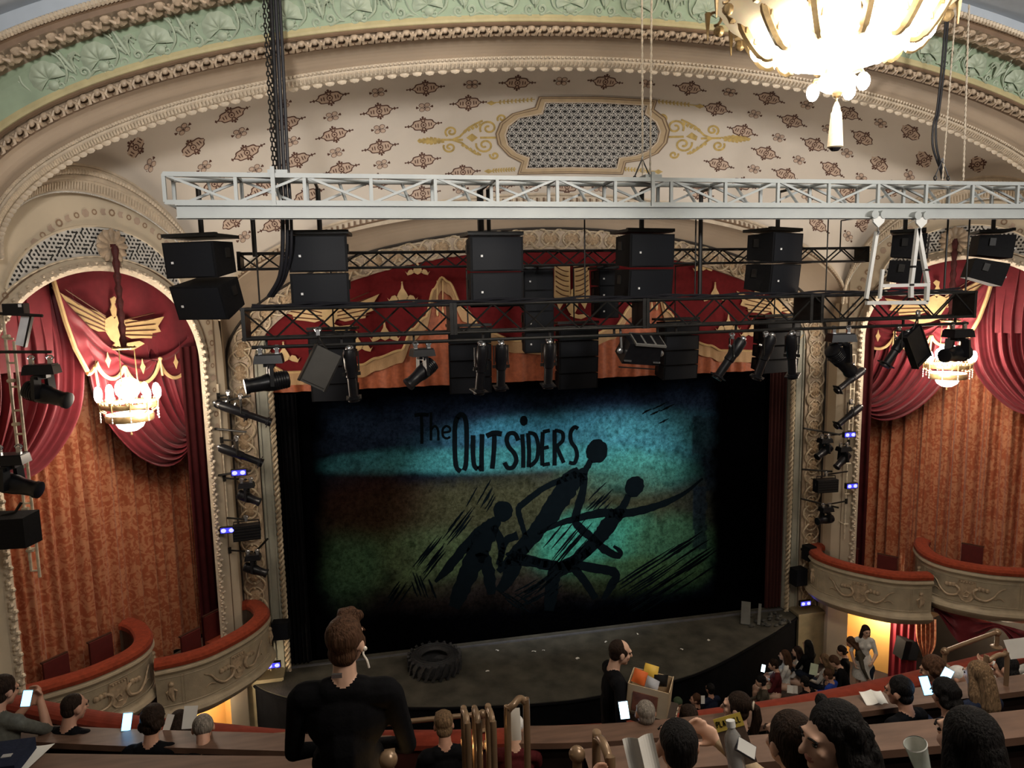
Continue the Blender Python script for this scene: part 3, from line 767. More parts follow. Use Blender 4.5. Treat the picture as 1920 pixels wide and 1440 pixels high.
# second runner with reaching arm
mb=MB(); Bl(976,281,28,34,.5); S([(958,306),(940,345),(915,372)],[18,24,44])
S([(1185,255),(1130,300),(1075,328),(1010,350),(950,362),(870,362),(800,378),(740,396),(680,425)],[5,12,20,24,26,26,20,16,8])
S([(925,360),(895,400),(865,440),(815,490),(765,524)],[46,50,42,36,40])
S([(770,515),(850,528),(918,545),(905,585),(880,625)],[34,28,28,24,14]); S([(785,520),(825,570),(858,622)],[26,24,20])
S([(780,520),(735,545),(722,600),(716,660)],[40,44,40,30]); S([(740,520),(690,512),(640,498),(600,495)],[28,26,22,16])
S([(845,470),(800,505),(750,520)],[24,22,20])
obj('painted_runner',mb,M_ink,drop)
# third runner, dimmer, behind
mb=MB(); Bl(575,356,30,32,.2); S([(560,380),(530,415),(505,460),(480,520),(450,590),(425,650)],[24,64,70,60,52,34])
S([(545,400),(565,440),(570,480),(565,525)],[20,24,20,12]); S([(500,415),(455,470),(410,525),(368,572)],[26,30,30,8]); S([(510,480),(530,540),(540,610)],[40,40,24])
obj('painted_runner',mb,M_ink,drop)
# scratched grass and speed lines
mb=MB()
for cx,cy,dx,dy,n,sp in ((345,470,75,-95,11,8),(240,600,50,-70,8,7),(322,575,30,80,7,8),(1010,540,170,-110,16,10),(760,435,100,-120,13,9),(650,590,90,-50,9,9),(1120,460,120,-80,12,12),(500,290,40,-70,7,9),(420,380,70,-90,9,8),(860,310,50,-50,8,8),(1040,50,40,-20,5,12),(690,560,70,-60,9,10),(600,620,60,40,6,10)):
    for k in range(n):
        ox=rng.uniform(-sp*3,sp*3)+k*sp*.4; oy=rng.uniform(-sp*2,sp*2)+k*sp*.5; f=rng.uniform(.6,1.15)
        S([(cx+ox-dx*f/2,cy+oy-dy*f/2),(cx+ox,cy+oy+rng.uniform(-3,3)),(cx+ox+dx*f/2,cy+oy+dy*f/2)],[1.6,6.0,1.0],jag=.4,k=4)
tag(obj('painted_scratch_pattern',mb,M_ink,drop),kind='stuff')
mb=MB()
T=[([(777,779),(790,777),(804,778)],7),([(790,779),(791,806),(791,832)],6),([(808,773),(808,800),(808,826)],5),([(808,806),(815,799),(821,806),(822,826)],4.5),([(830,811),(843,809),(843,802),(836,799),(830,806),(831,818),(838,822),(844,819)],4.5),
([(858,782),(853,800),(853,850),(856,876),(864,884)],9),([(870,882),(874,866),(875,810),(872,784),(864,777),(857,784)],9),
([(887,816),(887,850),(889,872),(896,880)],9),([(904,814),(903,850),(903,884)],9),([(896,880),(903,874)],8),([(912,818),(926,812),(941,814)],10),([(927,815),(926,845),(923,879)],9),
([(972,826),(966,814),(955,813),(950,824),(954,838),(964,850),(968,863),(962,876),(952,877),(946,867)],8.5),([(979,814),(981,845),(981,877)],8),
([(990,812),(992,845),(991,876)],8),([(990,812),(1003,815),(1009,836),(1006,862),(992,875)],7.5),([(1018,810),(1016,840),(1017,873)],8),([(1018,810),(1031,807)],7),([(1017,841),(1029,838)],7),([(1017,872),(1031,869)],7),
([(1040,806),(1040,840),(1040,873)],8),([(1040,807),(1054,811),(1055,826),(1042,838)],7),([(1044,838),(1050,852),(1057,868)],7.5),([(1084,804),(1077,801),(1070,812),(1071,828),(1079,840),(1082,854),(1077,868),(1067,867)],7.5)]
for p,w in T: stroke(mb,p,w,.009,.05,5)
blobm(mb,982,789,7.5,9.5,0,.009,.03)
obj('painted_title_lettering',mb,M_ink,drop)
# side borders: black masking and the edge of the house curtain on the right
for sd,l in ((-1,'black masking leg along the left edge of the stage opening'),(1,'dark red house curtain edge along the right side of the stage opening')):
    mb=MB(); mb.grid(lambda u,v:(sd*lerp(5.62,6.06,u),.235+.035*math.sin(u*30),lerp(.03,6.15,v)),30,2)
    obj('masking_curtain',mb,M_black if sd<0 else mat('dark_maroon_cloth',(.045,.008,.006),.85),smooth=True,label=l,cat='curtain')
# ---- valance: rust damask border, red swag panels with fringe, gold appliques
mb=MB()
def pleat(x): return .035*math.sin(x*9+.8*math.sin(x*2.3))+.02*math.sin(x*23+1.7)
YB=.16
mb.grid(lambda u,v:(lerp(-6.62,6.62,u),YB+pleat(lerp(-6.62,6.62,u))*(1.2-v),lerp(6.20,9.3,v)),260,6)
val=obj('stage_valance',mb,M_orange,smooth=True,label='rust orange valance with red swags and gold appliques across the stage top',cat='valance')
# lower edge of the red panels along the width, mirrored
KP=[(0,7.05),(.8,7.12),(1.5,7.35),(1.95,7.85),(2.28,8.45),(2.42,8.55),(2.6,8.3),(2.8,7.7),(3.1,7.45),(3.35,7.0),(3.9,6.85),(4.2,6.72),(4.6,6.7),(4.95,6.68),(5.3,6.62),(5.75,6.62),(6.1,6.78),(6.4,7.05),(6.62,7.3)]
def low(x):
    x=abs(x)
    for (a,za),(b_,zb) in zip(KP[:-1],KP[1:]):
        if x<=b_:
            t=(x-a)/(b_-a); t=t*t*(3-2*t); return lerp(za,zb,t)
    return KP[-1][1]
mb=MB(); mb.grid(lambda u,v:(lerp(-6.62,6.62,u),YB-.09-.02*math.sin(lerp(-6.62,6.62,u)*7),lerp(low(lerp(-6.62,6.62,u)),9.3,v)),220,4)
obj('red_swag_panel',mb,M_velvet,val,smooth=True)
mb=MB(); xs=[lerp(-6.62,6.62,i/400) for i in range(401)]
mb.strip([Vector((x,YB-.10,low(x)+.02)) for x in xs],[Vector((x,YB-.075+.008*math.sin(x*160),low(x)-.26)) for x in xs])
obj('gold_fringe',mb,M_fringe,val)
mb=MB(); mb.tube([Vector((x,YB-.12,low(x)+.02)) for x in xs],.028,5); obj('fringe_cord',mb,M_applique,val,smooth=True)
mb=MB()
def relief(mb,P,d,fr,mi=None): mb.prism(P,fr,0,d,mi)
def ornament(cx,cz,k=1.0):
    mb=MB()
    fr=lambda a,b_,d:(cx+a*k,YB-.125-d,cz+b_*k)
    relief(mb,[(-.012,.36),(.012,.36),(.03,.24),(.09,.14),(.13,.05),(.08,0),(0,-.04),(-.08,0),(-.13,.05),(-.09,.14),(-.03,.24)],.012,fr)
    for sg in (-1,1): relief(mb,[(sg*.08,.02),(sg*.16,.10),(sg*.23,.08),(sg*.28,.0),(sg*.33,.05),(sg*.27,-.06),(sg*.16,-.03)],.012,fr)
    mb.ell((cx,YB-.135,cz+.37*k),(.022*k,.012,.022*k),None,6,4)
    obj('crown_applique',mb,M_applique,val)
for px,py in ((533,675),(722,635),(670,655),(755,562),(1365,618),(1515,655),(1340,560),(1410,628),(1432,550)):
    p=at(px,py,YB-.12); ornament(p.x,p.z)
for px,py in ((783,512),(1318,505)): p=at(px,py,YB-.12); ornament(p.x,p.z,.8)
# winged gold appliques on the side swags, the spread pair in the middle
def wing(mb,cx,cz,k,sg,yb=None,fr=None):
    fr=fr or (lambda a,b_,d:(cx+a*k,YB-.125-d,cz+b_*k))
    relief(mb,[(sg*.05,.05),(sg*.25,.16),(sg*.6,.18),(sg*1.0,.34),(sg*.85,.12),(sg*.9,.02),(sg*.72,-.04),(sg*.7,-.14),(sg*.5,-.16),(sg*.3,-.2),(sg*.05,-.12)],.014,fr,0)
    for i in range(5):
        a=-.1+.07*i; mbt=[fr(sg*(.15+.05*j),a-.05+.010*j*(1+i*.55)*.6,.02) for j in range(0,14)]; mb.tube(mbt,[.012]*13+[.004],4,mi=1)
def birdbody(mb,cx,cz,k,fr=None):
    fr=fr or (lambda a,b_,d:(cx+a*k,YB-.125-d,cz+b_*k))
    relief(mb,[(-.18,.12),(-.05,.18),(0,.12),(.05,.18),(.18,.12),(.2,-.05),(.1,-.24),(0,-.32),(-.1,-.24),(-.2,-.05)],.02,fr,0)
    relief(mb,[(-.03,.15),(.03,.16),(.05,.3),(.02,.38),(.08,.46),(.03,.52),(-.04,.48),(-.03,.38),(-.06,.3)],.024,fr,0)
    relief(mb,[(.04,-.25),(.2,-.32),(.45,-.3),(.55,-.36),(.3,-.46),(.1,-.42),(-.08,-.34)],.018,fr,0)
for px,py in ((618,585),(1455,572)):
    p=at(px,py,YB-.12); mb=MB()
    for sg in (-1,1): wing(mb,p.x,p.z,1.05,sg)
    birdbody(mb,p.x,p.z,.95); obj('winged_applique',mb,[M_applique,M_appliqued],val)
p=at(1072,530,YB-.12); mb=MB()
for sg in (-1,1):
    relief(mb,[(sg*.04,.4),(sg*.4,.42),(sg*.42,-.3),(sg*.3,-.6),(sg*.2,-.45),(sg*.04,-.3)],.015,lambda a,b_,d:(p.x+a,YB-.125-d,p.z+b_))
    for i in range(6): mb.tube([(p.x+sg*(.08+.05*j),YB-.15,p.z+.25-.11*i+.012*j*j*.3) for j in range(7)],.01,4,mi=1)
birdbody(mb,p.x,p.z-.5,.7)
obj('winged_applique',mb,[M_applique,M_appliqued],val)
mb=MB()
for sg in (-1,1):      # hanging cords in the peaks
    mb=MB()
    for x in (2.40,2.52): mb.tube([(sg*x,YB-.13,8.5),(sg*(x+.02),YB-.13,7.9)],.016,5); mb.ell((sg*(x+.02),YB-.13,7.82),(.03,.03,.09),None,6,4)
    obj('tassel_cord',mb,M_applique,val,smooth=True)
# ---- tyre lying on the stage
t=thing('tractor_tyre','large black tractor tyre lying flat on the stage floor','tyre',(-2.93,-.68,0))
mb=MB(); R0=.47
mb.lathe([(.30,.02),(.36,.0),(.47,.01),(.54,.06),(.565,.18),(.54,.31),(.47,.36),(.37,.365),(.31,.34),(.285,.30),(.30,.26),(.40,.2),(.40,.14),(.31,.08),(.30,.02)],44,cap=False)
obj('tyre_body',mb,M_rubber,t,smooth=True)
mb=MB()
for k in range(22):
    a=2*PI*k/22; 
    for zz,da,sl in ((.10,0,1),(.27,PI/22,-1)):
        p=Vector((.565*math.cos(a+da-.05),.565*math.sin(a+da-.05),zz-.085)); q=Vector((.575*math.cos(a+da+.12),.575*math.sin(a+da+.12),zz+.085))
        mb.bar(p,q,.055,.06,up=(math.cos(a),math.sin(a),0))
obj('tread_lug',mb,M_rubber,t)
mb=MB()
for r in (.40,.47): mb.lathe([(r-.008,.362),(r,.375),(r+.008,.362)],40,cap=False)
obj('sidewall_ring',mb,M_rubber,t,smooth=True)
# ---- paper scraps on the stage
rr=random.Random(5)
first=None
for i,(px,py) in enumerate(((932,1219),(1001,1221),(1019,1219),(1083,1234),(1195,1188),(1136,1203),(1278,1217),(1329,1200),(914,1258))):
    c=atz(px,py,.012); c.z=.008
    mb=MB(); w,h=rr.uniform(.03,.05),rr.uniform(.015,.03); mb.grid(lambda u,v:((u-.5)*2*w,(v-.5)*2*h,.012*math.sin(u*3)*(.3+v)),4,2)
    o=obj('paper_scrap',mb,M_paper,label='small white paper scrap lying on the dark stage floor',cat='paper scrap',group='paper scraps on the stage',loc=c); o.rotation_euler.z=rr.uniform(0,3)
# prop debris at the right end of the stage front
t=thing('prop_rubble','grey boards and rubble heaped at the right end of the stage','prop',(5.05,-.45,0))
mb=MB(); mb.bar((-.35,0,.02),(-.05,.5,.35),.22,.03); obj('grey_board',mb,mat('grey_wood',(.12,.12,.11),.7),t)
mb=MB(); mb.bar((-.05,-.1,.02),(.25,.35,.33),.07,.03); obj('thin_batten',mb,mat('grey_wood'),t)
mb=MB()
for k in range(26): mb.ell((rr.uniform(-.3,.75),rr.uniform(-.25,.4),.04),(rr.uniform(.03,.09),rr.uniform(.03,.08),rr.uniform(.02,.06)),None,6,4)
obj('rubble_lumps',mb,mat('dark_rubble',(.05,.05,.045),.8,var=.4),t)

for x,tx,e in ((-2.2,-1.3,820),(2.6,1.5,980)):  # added spots in clear air below the arrays, put in to light the drop
    lamp('drop_front_light','SPOT',(x,-3.5,5.9),e,(.92,.97,1.0),.12,target=(tx,.3,3.3),spot=1.15,blend=.9)
# ---------------------------------------------------------------- boxes, their curtains and chandeliers
def damask(name,c1,c2,sc=7):
    m=bpy.data.materials.new(name); m.use_nodes=True; nt=m.node_tree; b=nt.nodes['Principled BSDF']
    b.inputs['Roughness'].default_value=.45; b.inputs['Sheen Weight'].default_value=.15; b.inputs['Specular IOR Level'].default_value=.35
    tc=nt.nodes.new('ShaderNodeTexCoord'); n=nt.nodes.new('ShaderNodeTexNoise'); n.inputs['Scale'].default_value=sc; n.inputs['Detail'].default_value=2.5; n.inputs['Distortion'].default_value=1.6
    nt.links.new(tc.outputs['Object'],n.inputs['Vector'])
    r=nt.nodes.new('ShaderNodeValToRGB'); r.color_ramp.elements[0].position=.46; r.color_ramp.elements[1].position=.54
    r.color_ramp.elements[0].color=(*c1,1); r.color_ramp.elements[1].color=(*c2,1)
    nt.links.new(n.outputs['Fac'],r.inputs[0]); nt.links.new(r.outputs[0],b.inputs['Base Color']); MATS[name]=m; return m
M_dam=damask('rust_damask_curtain',(.34,.085,.034),(.47,.19,.095),7.5)
M_crim=mat('crimson_drape',(.17,.019,.026),.5,var=.12,scale=8,sheen=.1,spec=.25)
M_maroon=mat('maroon_leg_curtain',(.045,.007,.008),.8,var=.2,spec=.1)
M_rail=mat('red_plush_rail',(.26,.045,.020),.8,var=.2,scale=14,spec=.1,sheen=.05)
M_boxin=mat('box_inside_brown',(.10,.065,.045),.7)
M_boxp=mat('grey_cream_box_front',(.44,.36,.25),.55,var=.12,scale=5,bump=.15)
M_boxr=mat('box_relief_plaster',(.48,.36,.24),.4,var=.25,scale=12,bump=.2)
M_yellow=mat('ochre_wall_paint',(.62,.36,.11),.6,var=.06,scale=2)
M_chairc=mat('box_chair_maroon',(.10,.012,.010),.6,var=.2)
M_wood=mat('dark_red_wood',(.055,.022,.014),.4,var=.3,scale=8)
M_bulb=mat('glowing_bulb',(1,.95,.85),.4,emit=(1,.93,.80),es=38)
M_glow=mat('glowing_opal_glass',(1,.95,.85),.4,emit=(1,.93,.78),es=6)
M_shade=mat('lit_alabaster_dish',(.85,.70,.48),.5,var=.2,scale=4,emit=(1,.80,.50),es=.30)
M_brass=mat('aged_brass',(.36,.25,.12),.4,metal=.5,var=.3,scale=15)
M_tassel=mat('cream_tassel',(.72,.60,.42),.8,var=.25,scale=40,stretch=(8,8,.6))
M_rod=mat('dark_red_chandelier_sleeve',(.07,.012,.012),.7,var=.3,scale=20)
plan1=[(6.95,-.02),(6.72,-.02),(6.45,-.33),(6.32,-.84),(6.55,-1.5),(7.08,-2.15),(7.52,-2.42),(8.06,-2.55)]
plan2=[(8.86,-1.16),(8.72,-1.22),(8.42,-1.55),(8.18,-2.12),(8.26,-2.68),(8.75,-3.24),(9.3,-3.54),(9.75,-3.72)]
def box_front(side,plan,zr,name,label,where):
    P=catmull([(x*side,y,0) for x,y in plan],14); n=len(P)
    N=[]
    for i in range(n):
        t=(P[min(i+1,n-1)]-P[max(i-1,0)]).normalized(); q=Vector((t.y,-t.x,0))*(-side if True else 1)
        # outward is away from the box floor, towards the house centre
        if q.dot(Vector((-side,-.6,0)))<0 and i>14: q=-q
        if N and q.dot(N[-1])<0: q=-q
        N.append(q)
    if N[n//2].dot(Vector((-side,-.6,0)))<0: N=[-q for q in N]
    def row(off,z): return [p+q*off+Vector((0,0,zr+z)) for p,q in zip(P,N)]
    root=thing(name,label,'theatre box'); root['group']='theatre boxes beside the stage'
    mb=MB(); rows=[row(o,z) for o,z in ((-.30,-.10),(-.30,-.02),(-.27,.015),(-.15,.03),(-.02,.02),(.015,-.03),(.015,-.09),(-.03,-.11),(-.30,-.10))]
    rows_mesh(rows,mb); obj('plush_rail',mb,M_rail,root,smooth=True)
    mb=MB(); prof=((-.02,-.10),(.02,-.13),(.03,-.17),(.0,-.21),(-.03,-.24),(-.035,-.26),(-.035,-.86),(-.02,-.88),(.02,-.90),(.06,-.93),(.085,-.98),(.06,-1.02),(.02,-1.06),(-.04,-1.12),(-.10,-1.17),(-.22,-1.20),(-.5,-1.215))
    rows_mesh([row(o,z) for o,z in prof],mb); obj('cream_box_front',mb,M_boxp,root,smooth=True)
    mb=MB(); rows_mesh([row(-.28,-.1),row(-.28,-.85)],mb); obj('inner_face',mb,M_boxin,root)
    # floor and soffit of the box back to the curtain
    mb=MB(); W=wallf(side); mb.strip(row(-.1,-.85),[W(*( (p-W(0,0)).dot(W(1,0)-W(0,0)),0),-1.25 if zr>2 else lerp(-.3,-1.25,min(1,max(0,((p-W(0,0)).dot(W(1,0)-W(0,0))-.1)/1.2))))+Vector((0,0,zr-.85)) for p in P])
    obj('box_floor',mb,M_boxin,root)
    mb=MB(); mb.strip(row(-.3,-1.21),[W((p-W(0,0)).dot(W(1,0)-W(0,0)),zr-1.2,-.75) for p in P]); obj('soffit',mb,M_boxp,root)
    # relief on the front: shield in the middle, scrolling beasts either side, figures on the end panels
    L=[0]
    for a,b in zip(P[:-1],P[1:]): L.append(L[-1]+(b-a).length)
    def on(s,z,d):
        s=min(max(s,0),L[-1]-1e-4)
        for i in range(n-1):
            if L[i+1]>s: break
        f=(s-L[i])/(L[i+1]-L[i]); return lerp(P[i],P[i+1],f)+lerp(N[i],N[i+1],f)*(-.035+d)+Vector((0,0,zr+z))
    Ls=L[-1]; i0=L[14*2+6]; i1=Ls-.05; 
    for dl in (.38,):
        pass
    mb=MB()
    for s in (i0+.34,i1-.42):
        for ds in (0,.05): mb.bar(on(s+ds,-.27,.0),on(s+ds,-.86,.0),.018,.018)
    for z in (-.30,-.83): mb.tube([on(lerp(i0-.2,i1,k/30),z,.002) for k in range(31)],.012,4)
    obj('panel_rib',mb,M_boxp,root)
    smid=(i0+.34+i1-.42)/2
    def scroll(c,sg,k):
        mb=MB()
        mb.tube(catmull([on(c+sg*.32*k,-.40,.01),on(c+sg*.2*k,-.46,.03),on(c+sg*.1*k,-.60,.04),on(c-sg*.05*k,-.70,.05),on(c-sg*.22*k,-.66,.05),on(c-sg*.27*k,-.54,.05),on(c-sg*.2*k,-.47,.04),on(c-sg*.16*k,-.52,.02)],5),[.012+.0007*j for j in range(20)]+[.03]*10+[.026,.022,.018,.014,.01,.008],6)
        mb.tube(catmull([on(c+sg*.3*k,-.68,.01),on(c+sg*.22*k,-.62,.02),on(c+sg*.12*k,-.66,.02)],5),[.012]*8+[.016]*3,5)
        for j in range(3): mb.ell(on(c-sg*(.02+.07*j)*k,-.48+.01*j,.02),(.05,.05,.05),None,6,4)
        obj('scroll_relief',mb,M_boxr,root,smooth=True)
    scroll(smid-.40,-1,1.0); scroll(smid+.40,1,1.0)
    mb=MB()
    sh=[(-.15,-.33),(.15,-.33),(.17,-.45),(.16,-.65),(.08,-.77),(0,-.80),(-.08,-.77),(-.16,-.65),(-.17,-.45)]
    mb.prism([(a*.9,b) for a,b in sh],lambda a,b,d:on(smid+a,b,d),-.01,.015)
    mb.tube([on(smid+a,b,.015) for a,b in sh],.018,5,True)
    for k in range(5): mb.ell(on(smid-.10+.05*k,-.355,.03),(.022,.022,.02),None,6,4)
    mb.tube([on(smid+a,b,.025) for a,b in ((-.04,-.62),(.0,-.56),(.06,-.60),(.03,-.68),(-.05,-.69))],.014,5)
    obj('shield_relief',mb,M_boxr,root,smooth=True)
    for s in (i0+.14,i1-.20):
        mb=MB(); mb.ell(on(s,-.42,.02),(.05,.05,.05),None,8,5); mb.tube([on(s,-.46,.02),on(s+.02,-.58,.03),on(s-.02,-.74,.02)],[.04,.055,.02],6)
        for sg in (-1,1): mb.tube([on(s,-.5,.02),on(s+sg*.08,-.56,.02),on(s+sg*.06,-.7,.02)],[.02,.022,.01],5)
        obj('figure_relief',mb,M_boxr,root,smooth=True)
    return root
bx1=box_front(-1,plan1,1.75,'theatre_box','theatre box nearest the stage on the left, red plush rail over cream relief front','l1')
bx2=box_front(-1,plan2,2.10,'theatre_box','theatre box farther from the stage on the left, beside the red balcony rail','l2')
bx3=box_front(1,plan1,1.75,'theatre_box','theatre box nearest the stage on the right, above the ochre wall','r1')
bx4=box_front(1,plan2,2.10,'theatre_box','theatre box at the right edge of the photo, beside another red railed box','r2')
def box_curtains(side,sd):
    W=wallf(side)
    def fold(u,f): return math.sin(u*f)+.45*math.sin(u*f*2.3+1.1)
    mb=MB()
    def cur(u,v):
        s=lerp(-3.3,3.4,u); k=math.sin(s*19+1.3*math.sin(s*4.1))+.35*math.sin(s*47+2)+.3*math.sin(s*5.1); amp=.075
        gap=0
        return W(s+.02*math.sin(v*3+s*9),lerp(.86,8.2,v),-1.40+amp*k)
    mb.grid(cur,460,10)
    obj('box_curtain',mb,M_dam,smooth=80,label='tall rust damask pleated curtain closing the boxes '+sd+' of the stage',cat='curtain')
    root=thing('box_drapery','crimson velvet drapery with gold edged swag in the arch '+sd+' of the stage','drapery')
    # back panel of the valance with scalloped foot
    KS=[(-.66,8.7),(-.5,7.9),(-.38,7.45),(-.2,7.05)]
    CU=[(-.22,7.05),(-.02,7.2),(.52,7.1),(1.27,7.1),(1.95,7.05),(2.6,7.05)]
    def lowz(s):
        for (a,za),(b_,zb) in zip(CU[:-1],CU[1:]):
            if a<=s<=b_:
                t=(s-a)/(b_-a); return lerp(za,zb,t)-.52*(b_-a)*max(0,1-(2*t-1)**2)**.65
        for (a,za),(b_,zb) in zip(KS[:-1],KS[1:]):
            if s<=b_:
                t=(s-a)/(b_-a); return lerp(za,zb,t*t*(3-2*t))
        return KS[-1][1]
    mb=MB(); mb.grid(lambda u,v:W(lerp(-2.4,2.6,u),lerp(max(7.15,7.15) if lerp(-2.4,2.6,u)<-.62 else lowz(lerp(-2.4,2.6,u))+.3,9.0,v),-.66+.015*math.sin(lerp(-2.4,2.6,u)*8)),100,4)
    obj('valance_panel',mb,M_crim,root,smooth=True)
    # swag with curved folds
    UP=[(-.66,8.66),(-.45,8.25),(-.11,7.85),(.25,7.45),(.6,7.24),(1.0,7.14),(1.4,7.17),(1.75,7.3),(2.15,7.55)]
    up=[Vector(p) for p in [(q.x,q.y) for q in catmull([(a,b,0) for a,b in UP],10)]]; m=len(up)-1
    lo_s=[-.66+ (2.15+.66)*i/m for i in range(m+1)]
    lo=[]
    for i in range(m+1):
        f=i/m; s=lerp(-.62,2.25,f); s_low=s if s>-.2 else s
        lo.append(Vector((s,lowz(s))))
    def swag(u,v):
        i=min(int(u*m),m-1); f=u*m-i; a=up[i].lerp(up[i+1],f); b_=lo[i].lerp(lo[i+1],f); p=a.lerp(b_,v); k=math.sin(PI*min(1,max(0,u)))
        return W(p.x,p.y,-.56+.05*k*math.sin(v*17)*(1-v*.75)+.03*(1-v))
    mb=MB(); mb.grid(swag,80,26); obj('swag',mb,M_crim,root,smooth=80)
    mb=MB(); E=[W(s_,lowz(s_),-.50) for s_ in [-.2+2.42*i_/120 for i_ in range(121)]]; mb.tube(E,.035,6)
    mb.tube([W(a,b,-.5) for a,b in KS[:4]],.04,6); obj('gold_edging',mb,M_applique,root,smooth=True)
    mb=MB()
    for s in (-.07,.5,1.27,1.95):
        mb.tube([W(s,lowz(s)+.02,-.47),W(s+.02,lowz(s)-.3,-.47)],[.018,.024],6); mb.ell(W(s,lowz(s)+.02,-.47),.04,None,6,5)
        obj('tassel',mb,M_applique,root,smooth=True); mb=MB()
    for s in (.18,.87,1.62):
        z=lowz(s)+.30; fr=lambda a,b_,d:W(s+a,z+b_,-.47+d)
        mb=MB(); mb.prism([(0,.15),(.02,.06),(.055,.0),(.03,-.05),(.015,-.09),(0,-.13),(-.015,-.09),(-.03,-.05),(-.055,0),(-.02,.06)],fr,0,.01); obj('leaf_applique',mb,M_applique,root)
    # drapes gathered to each jamb
    def drape(E0,E1,nf,name):
        A=catmull([(a,b,0) for a,b in E0],8); B=catmull([(a,b,0) for a,b in E1],8)
        def pick(L,v):
            k=v*(len(L)-1); i=min(int(k),len(L)-2); return L[i].lerp(L[i+1],k-i)
        def f(u,v):
            p=pick(A,v).lerp(pick(B,v),u); squeeze=(1-v)**.5
            return W(p.x,p.y,-.80+(.06*squeeze+.03)*(math.sin(u*nf)+.4*math.sin(u*nf*2.3+1))+.10*math.sin(PI*v))
        mb=MB(); mb.grid(f,110,34); obj(name,mb,M_crim,root,smooth=80)
    drape([(-2.1,8.6),(-2.0,7.6),(-1.9,6.5),(-1.78,5.55)],[(-.22,8.62),(-.16,7.9),(-.15,7.2),(-.34,6.3),(-.92,5.61),(-1.45,5.42),(-1.76,5.52)],58,'side_drape')
    drape([(2.5,7.6),(2.35,7.0),(2.25,6.3),(2.2,5.72)],[(-.10,7.6),(-.02,7.1),(.03,6.6),(.2,6.1),(.48,5.66),(.8,5.32),(1.2,5.06),(1.6,4.99),(1.95,5.15),(2.18,5.55)],64,'side_drape')
    # dark leg beside the stage-side jamb
    mb=MB(); mb.grid(lambda u,v:W(lerp(1.68,2.3,u),lerp(1.0,7.3,v),-.42+.02*math.sin(u*22)),24,2); obj('leg_curtain',mb,M_maroon,root,smooth=True)
    # gold swan applique
    mb=MB(); fr=lambda a,b_,d:W(.47+a*1.0*side*-1,7.78+b_*1.0,-.6+d)
    fr=lambda a,b_,d:W(.47+a,7.78+b_,-.62+d)
    for sg in (-1,1):
        wing(mb,0,0,1,sg,fr=(lambda a,b_,d:fr(a*1.08,b_*.95+(.36 if a<0 else -.20)*abs(a),d+.02)))
    birdbody(mb,0,0,1,fr=lambda a,b_,d:fr(a*1.05,b_*1.0,d+.03))
    obj('gold_swan_applique',mb,[M_applique,M_appliqued],root,smooth=False)
box_curtains(-1,'left'); box_curtains(1,'right')
def box_chandelier(side,sd):
    W=wallf(side); d=.16; o=W(0,0,d); zc=6.45
    root=thing('box_chandelier','small lit crystal chandelier hanging in the arch '+sd+' of the stage','chandelier',(o.x,o.y,zc))
    mb=MB(); top=9.12-zc
    pts=[(0,0,lerp(.98,top,k/24)) for k in range(25)]; mb.tube(pts,[.04+.012*((k*7)%3) for k in range(25)],8); mb.bar((0,0,top),(W(0,0,0)-o).xy.to_3d()+Vector((0,0,top)),.05); obj('rod_sleeve',mb,M_rod,root,smooth=True)
    mb=MB(); 
    for k in range(8):
        a=2*PI*k/8; mb.tube([(.16*math.cos(a),.16*math.sin(a),.97),(.19*math.cos(a),.19*math.sin(a),1.0)],.02,5)
    mb.lathe([(.03,1.0),(.17,.96),(.19,.985),(.17,1.0)],20,cap=False); obj('crown',mb,M_brass,root,smooth=True)
    for k in range(3):
        a=2*PI*k/3+.3; mb=MB(); mb.tube([(.15*math.cos(a),.15*math.sin(a),.96),(.16*math.cos(a),.16*math.sin(a),.45),(.30*math.cos(a),.30*math.sin(a),.05)],.010,5); obj('hanging_bar',mb,M_brass,root)
    mb=MB(); mb.lathe([(.43,-.02),(.445,.0),(.445,.05),(.43,.07)],32,cap=False); mb.lathe([(.36,-.25),(.375,-.23),(.375,-.15),(.36,-.13)],32,cap=False)
    for k in range(32):
        a=2*PI*k/32; mb.ell((.445*math.cos(a),.445*math.sin(a),.09),(.018,.018,.03),None,5,4)
    obj('ring_band',mb,M_brass,root,smooth=True)
    mb=MB(); mb.lathe([(.35,-.25),(.36,-.19),(.355,-.13)],28,cap=False); obj('lit_glass_band',mb,M_glow,root,smooth=True)
    for k in range(10):
        a=2*PI*k/10; c,s=math.cos(a),math.sin(a); mb=MB(); mb.tube([(.36*c,.36*s,-.1),(.45*c,.45*s,-.04),(.46*c,.46*s,.10)],.014,5); mb.cyl((.46*c,.46*s,.10),(.46*c,.46*s,.14),.03,8); ar=obj('candle_arm',mb,M_brass,root,smooth=True)
        mb=MB(); mb.ell((.46*c,.46*s,.23),(.065,.065,.125),None,8,6); obj('bulb',mb,M_bulb,ar,smooth=True)
        mb=MB(); 
        for j in range(4): mb.ell((.455*c,.455*s,-.06-.05*j),(.014,.014,.022),None,5,4)
        obj('crystal_drop',mb,mat('clear_crystal',(.8,.78,.75),.1,spec=.8),root)
    mb=MB(); mb.lathe([(.0,-.44),(.10,-.42),(.19,-.36),(.22,-.30),(.21,-.27)],24,cap=False); obj('lit_bowl',mb,M_glow,root,smooth=True)
    mb=MB(); mb.lathe([(0,-.52),(.02,-.49),(.012,-.45),(.03,-.43)],10); obj('finial',mb,M_brass,root,smooth=True)
    mb=MB(); mb.ell((0,0,.30),(.2,.2,.19),None,12,8); obj('glare_globe',mb,M_bulb,root,smooth=True)  # added glowing globe, stands in for the glare of the bulbs
    p=W(0,zc+.1,d+.75); l=lamp('box_chandelier_light','POINT',p,150,(1,.83,.66),.35)
    l2=lamp('box_chandelier_light','POINT',W(0,zc+.25,d-.38),48,(1,.84,.66),.30)
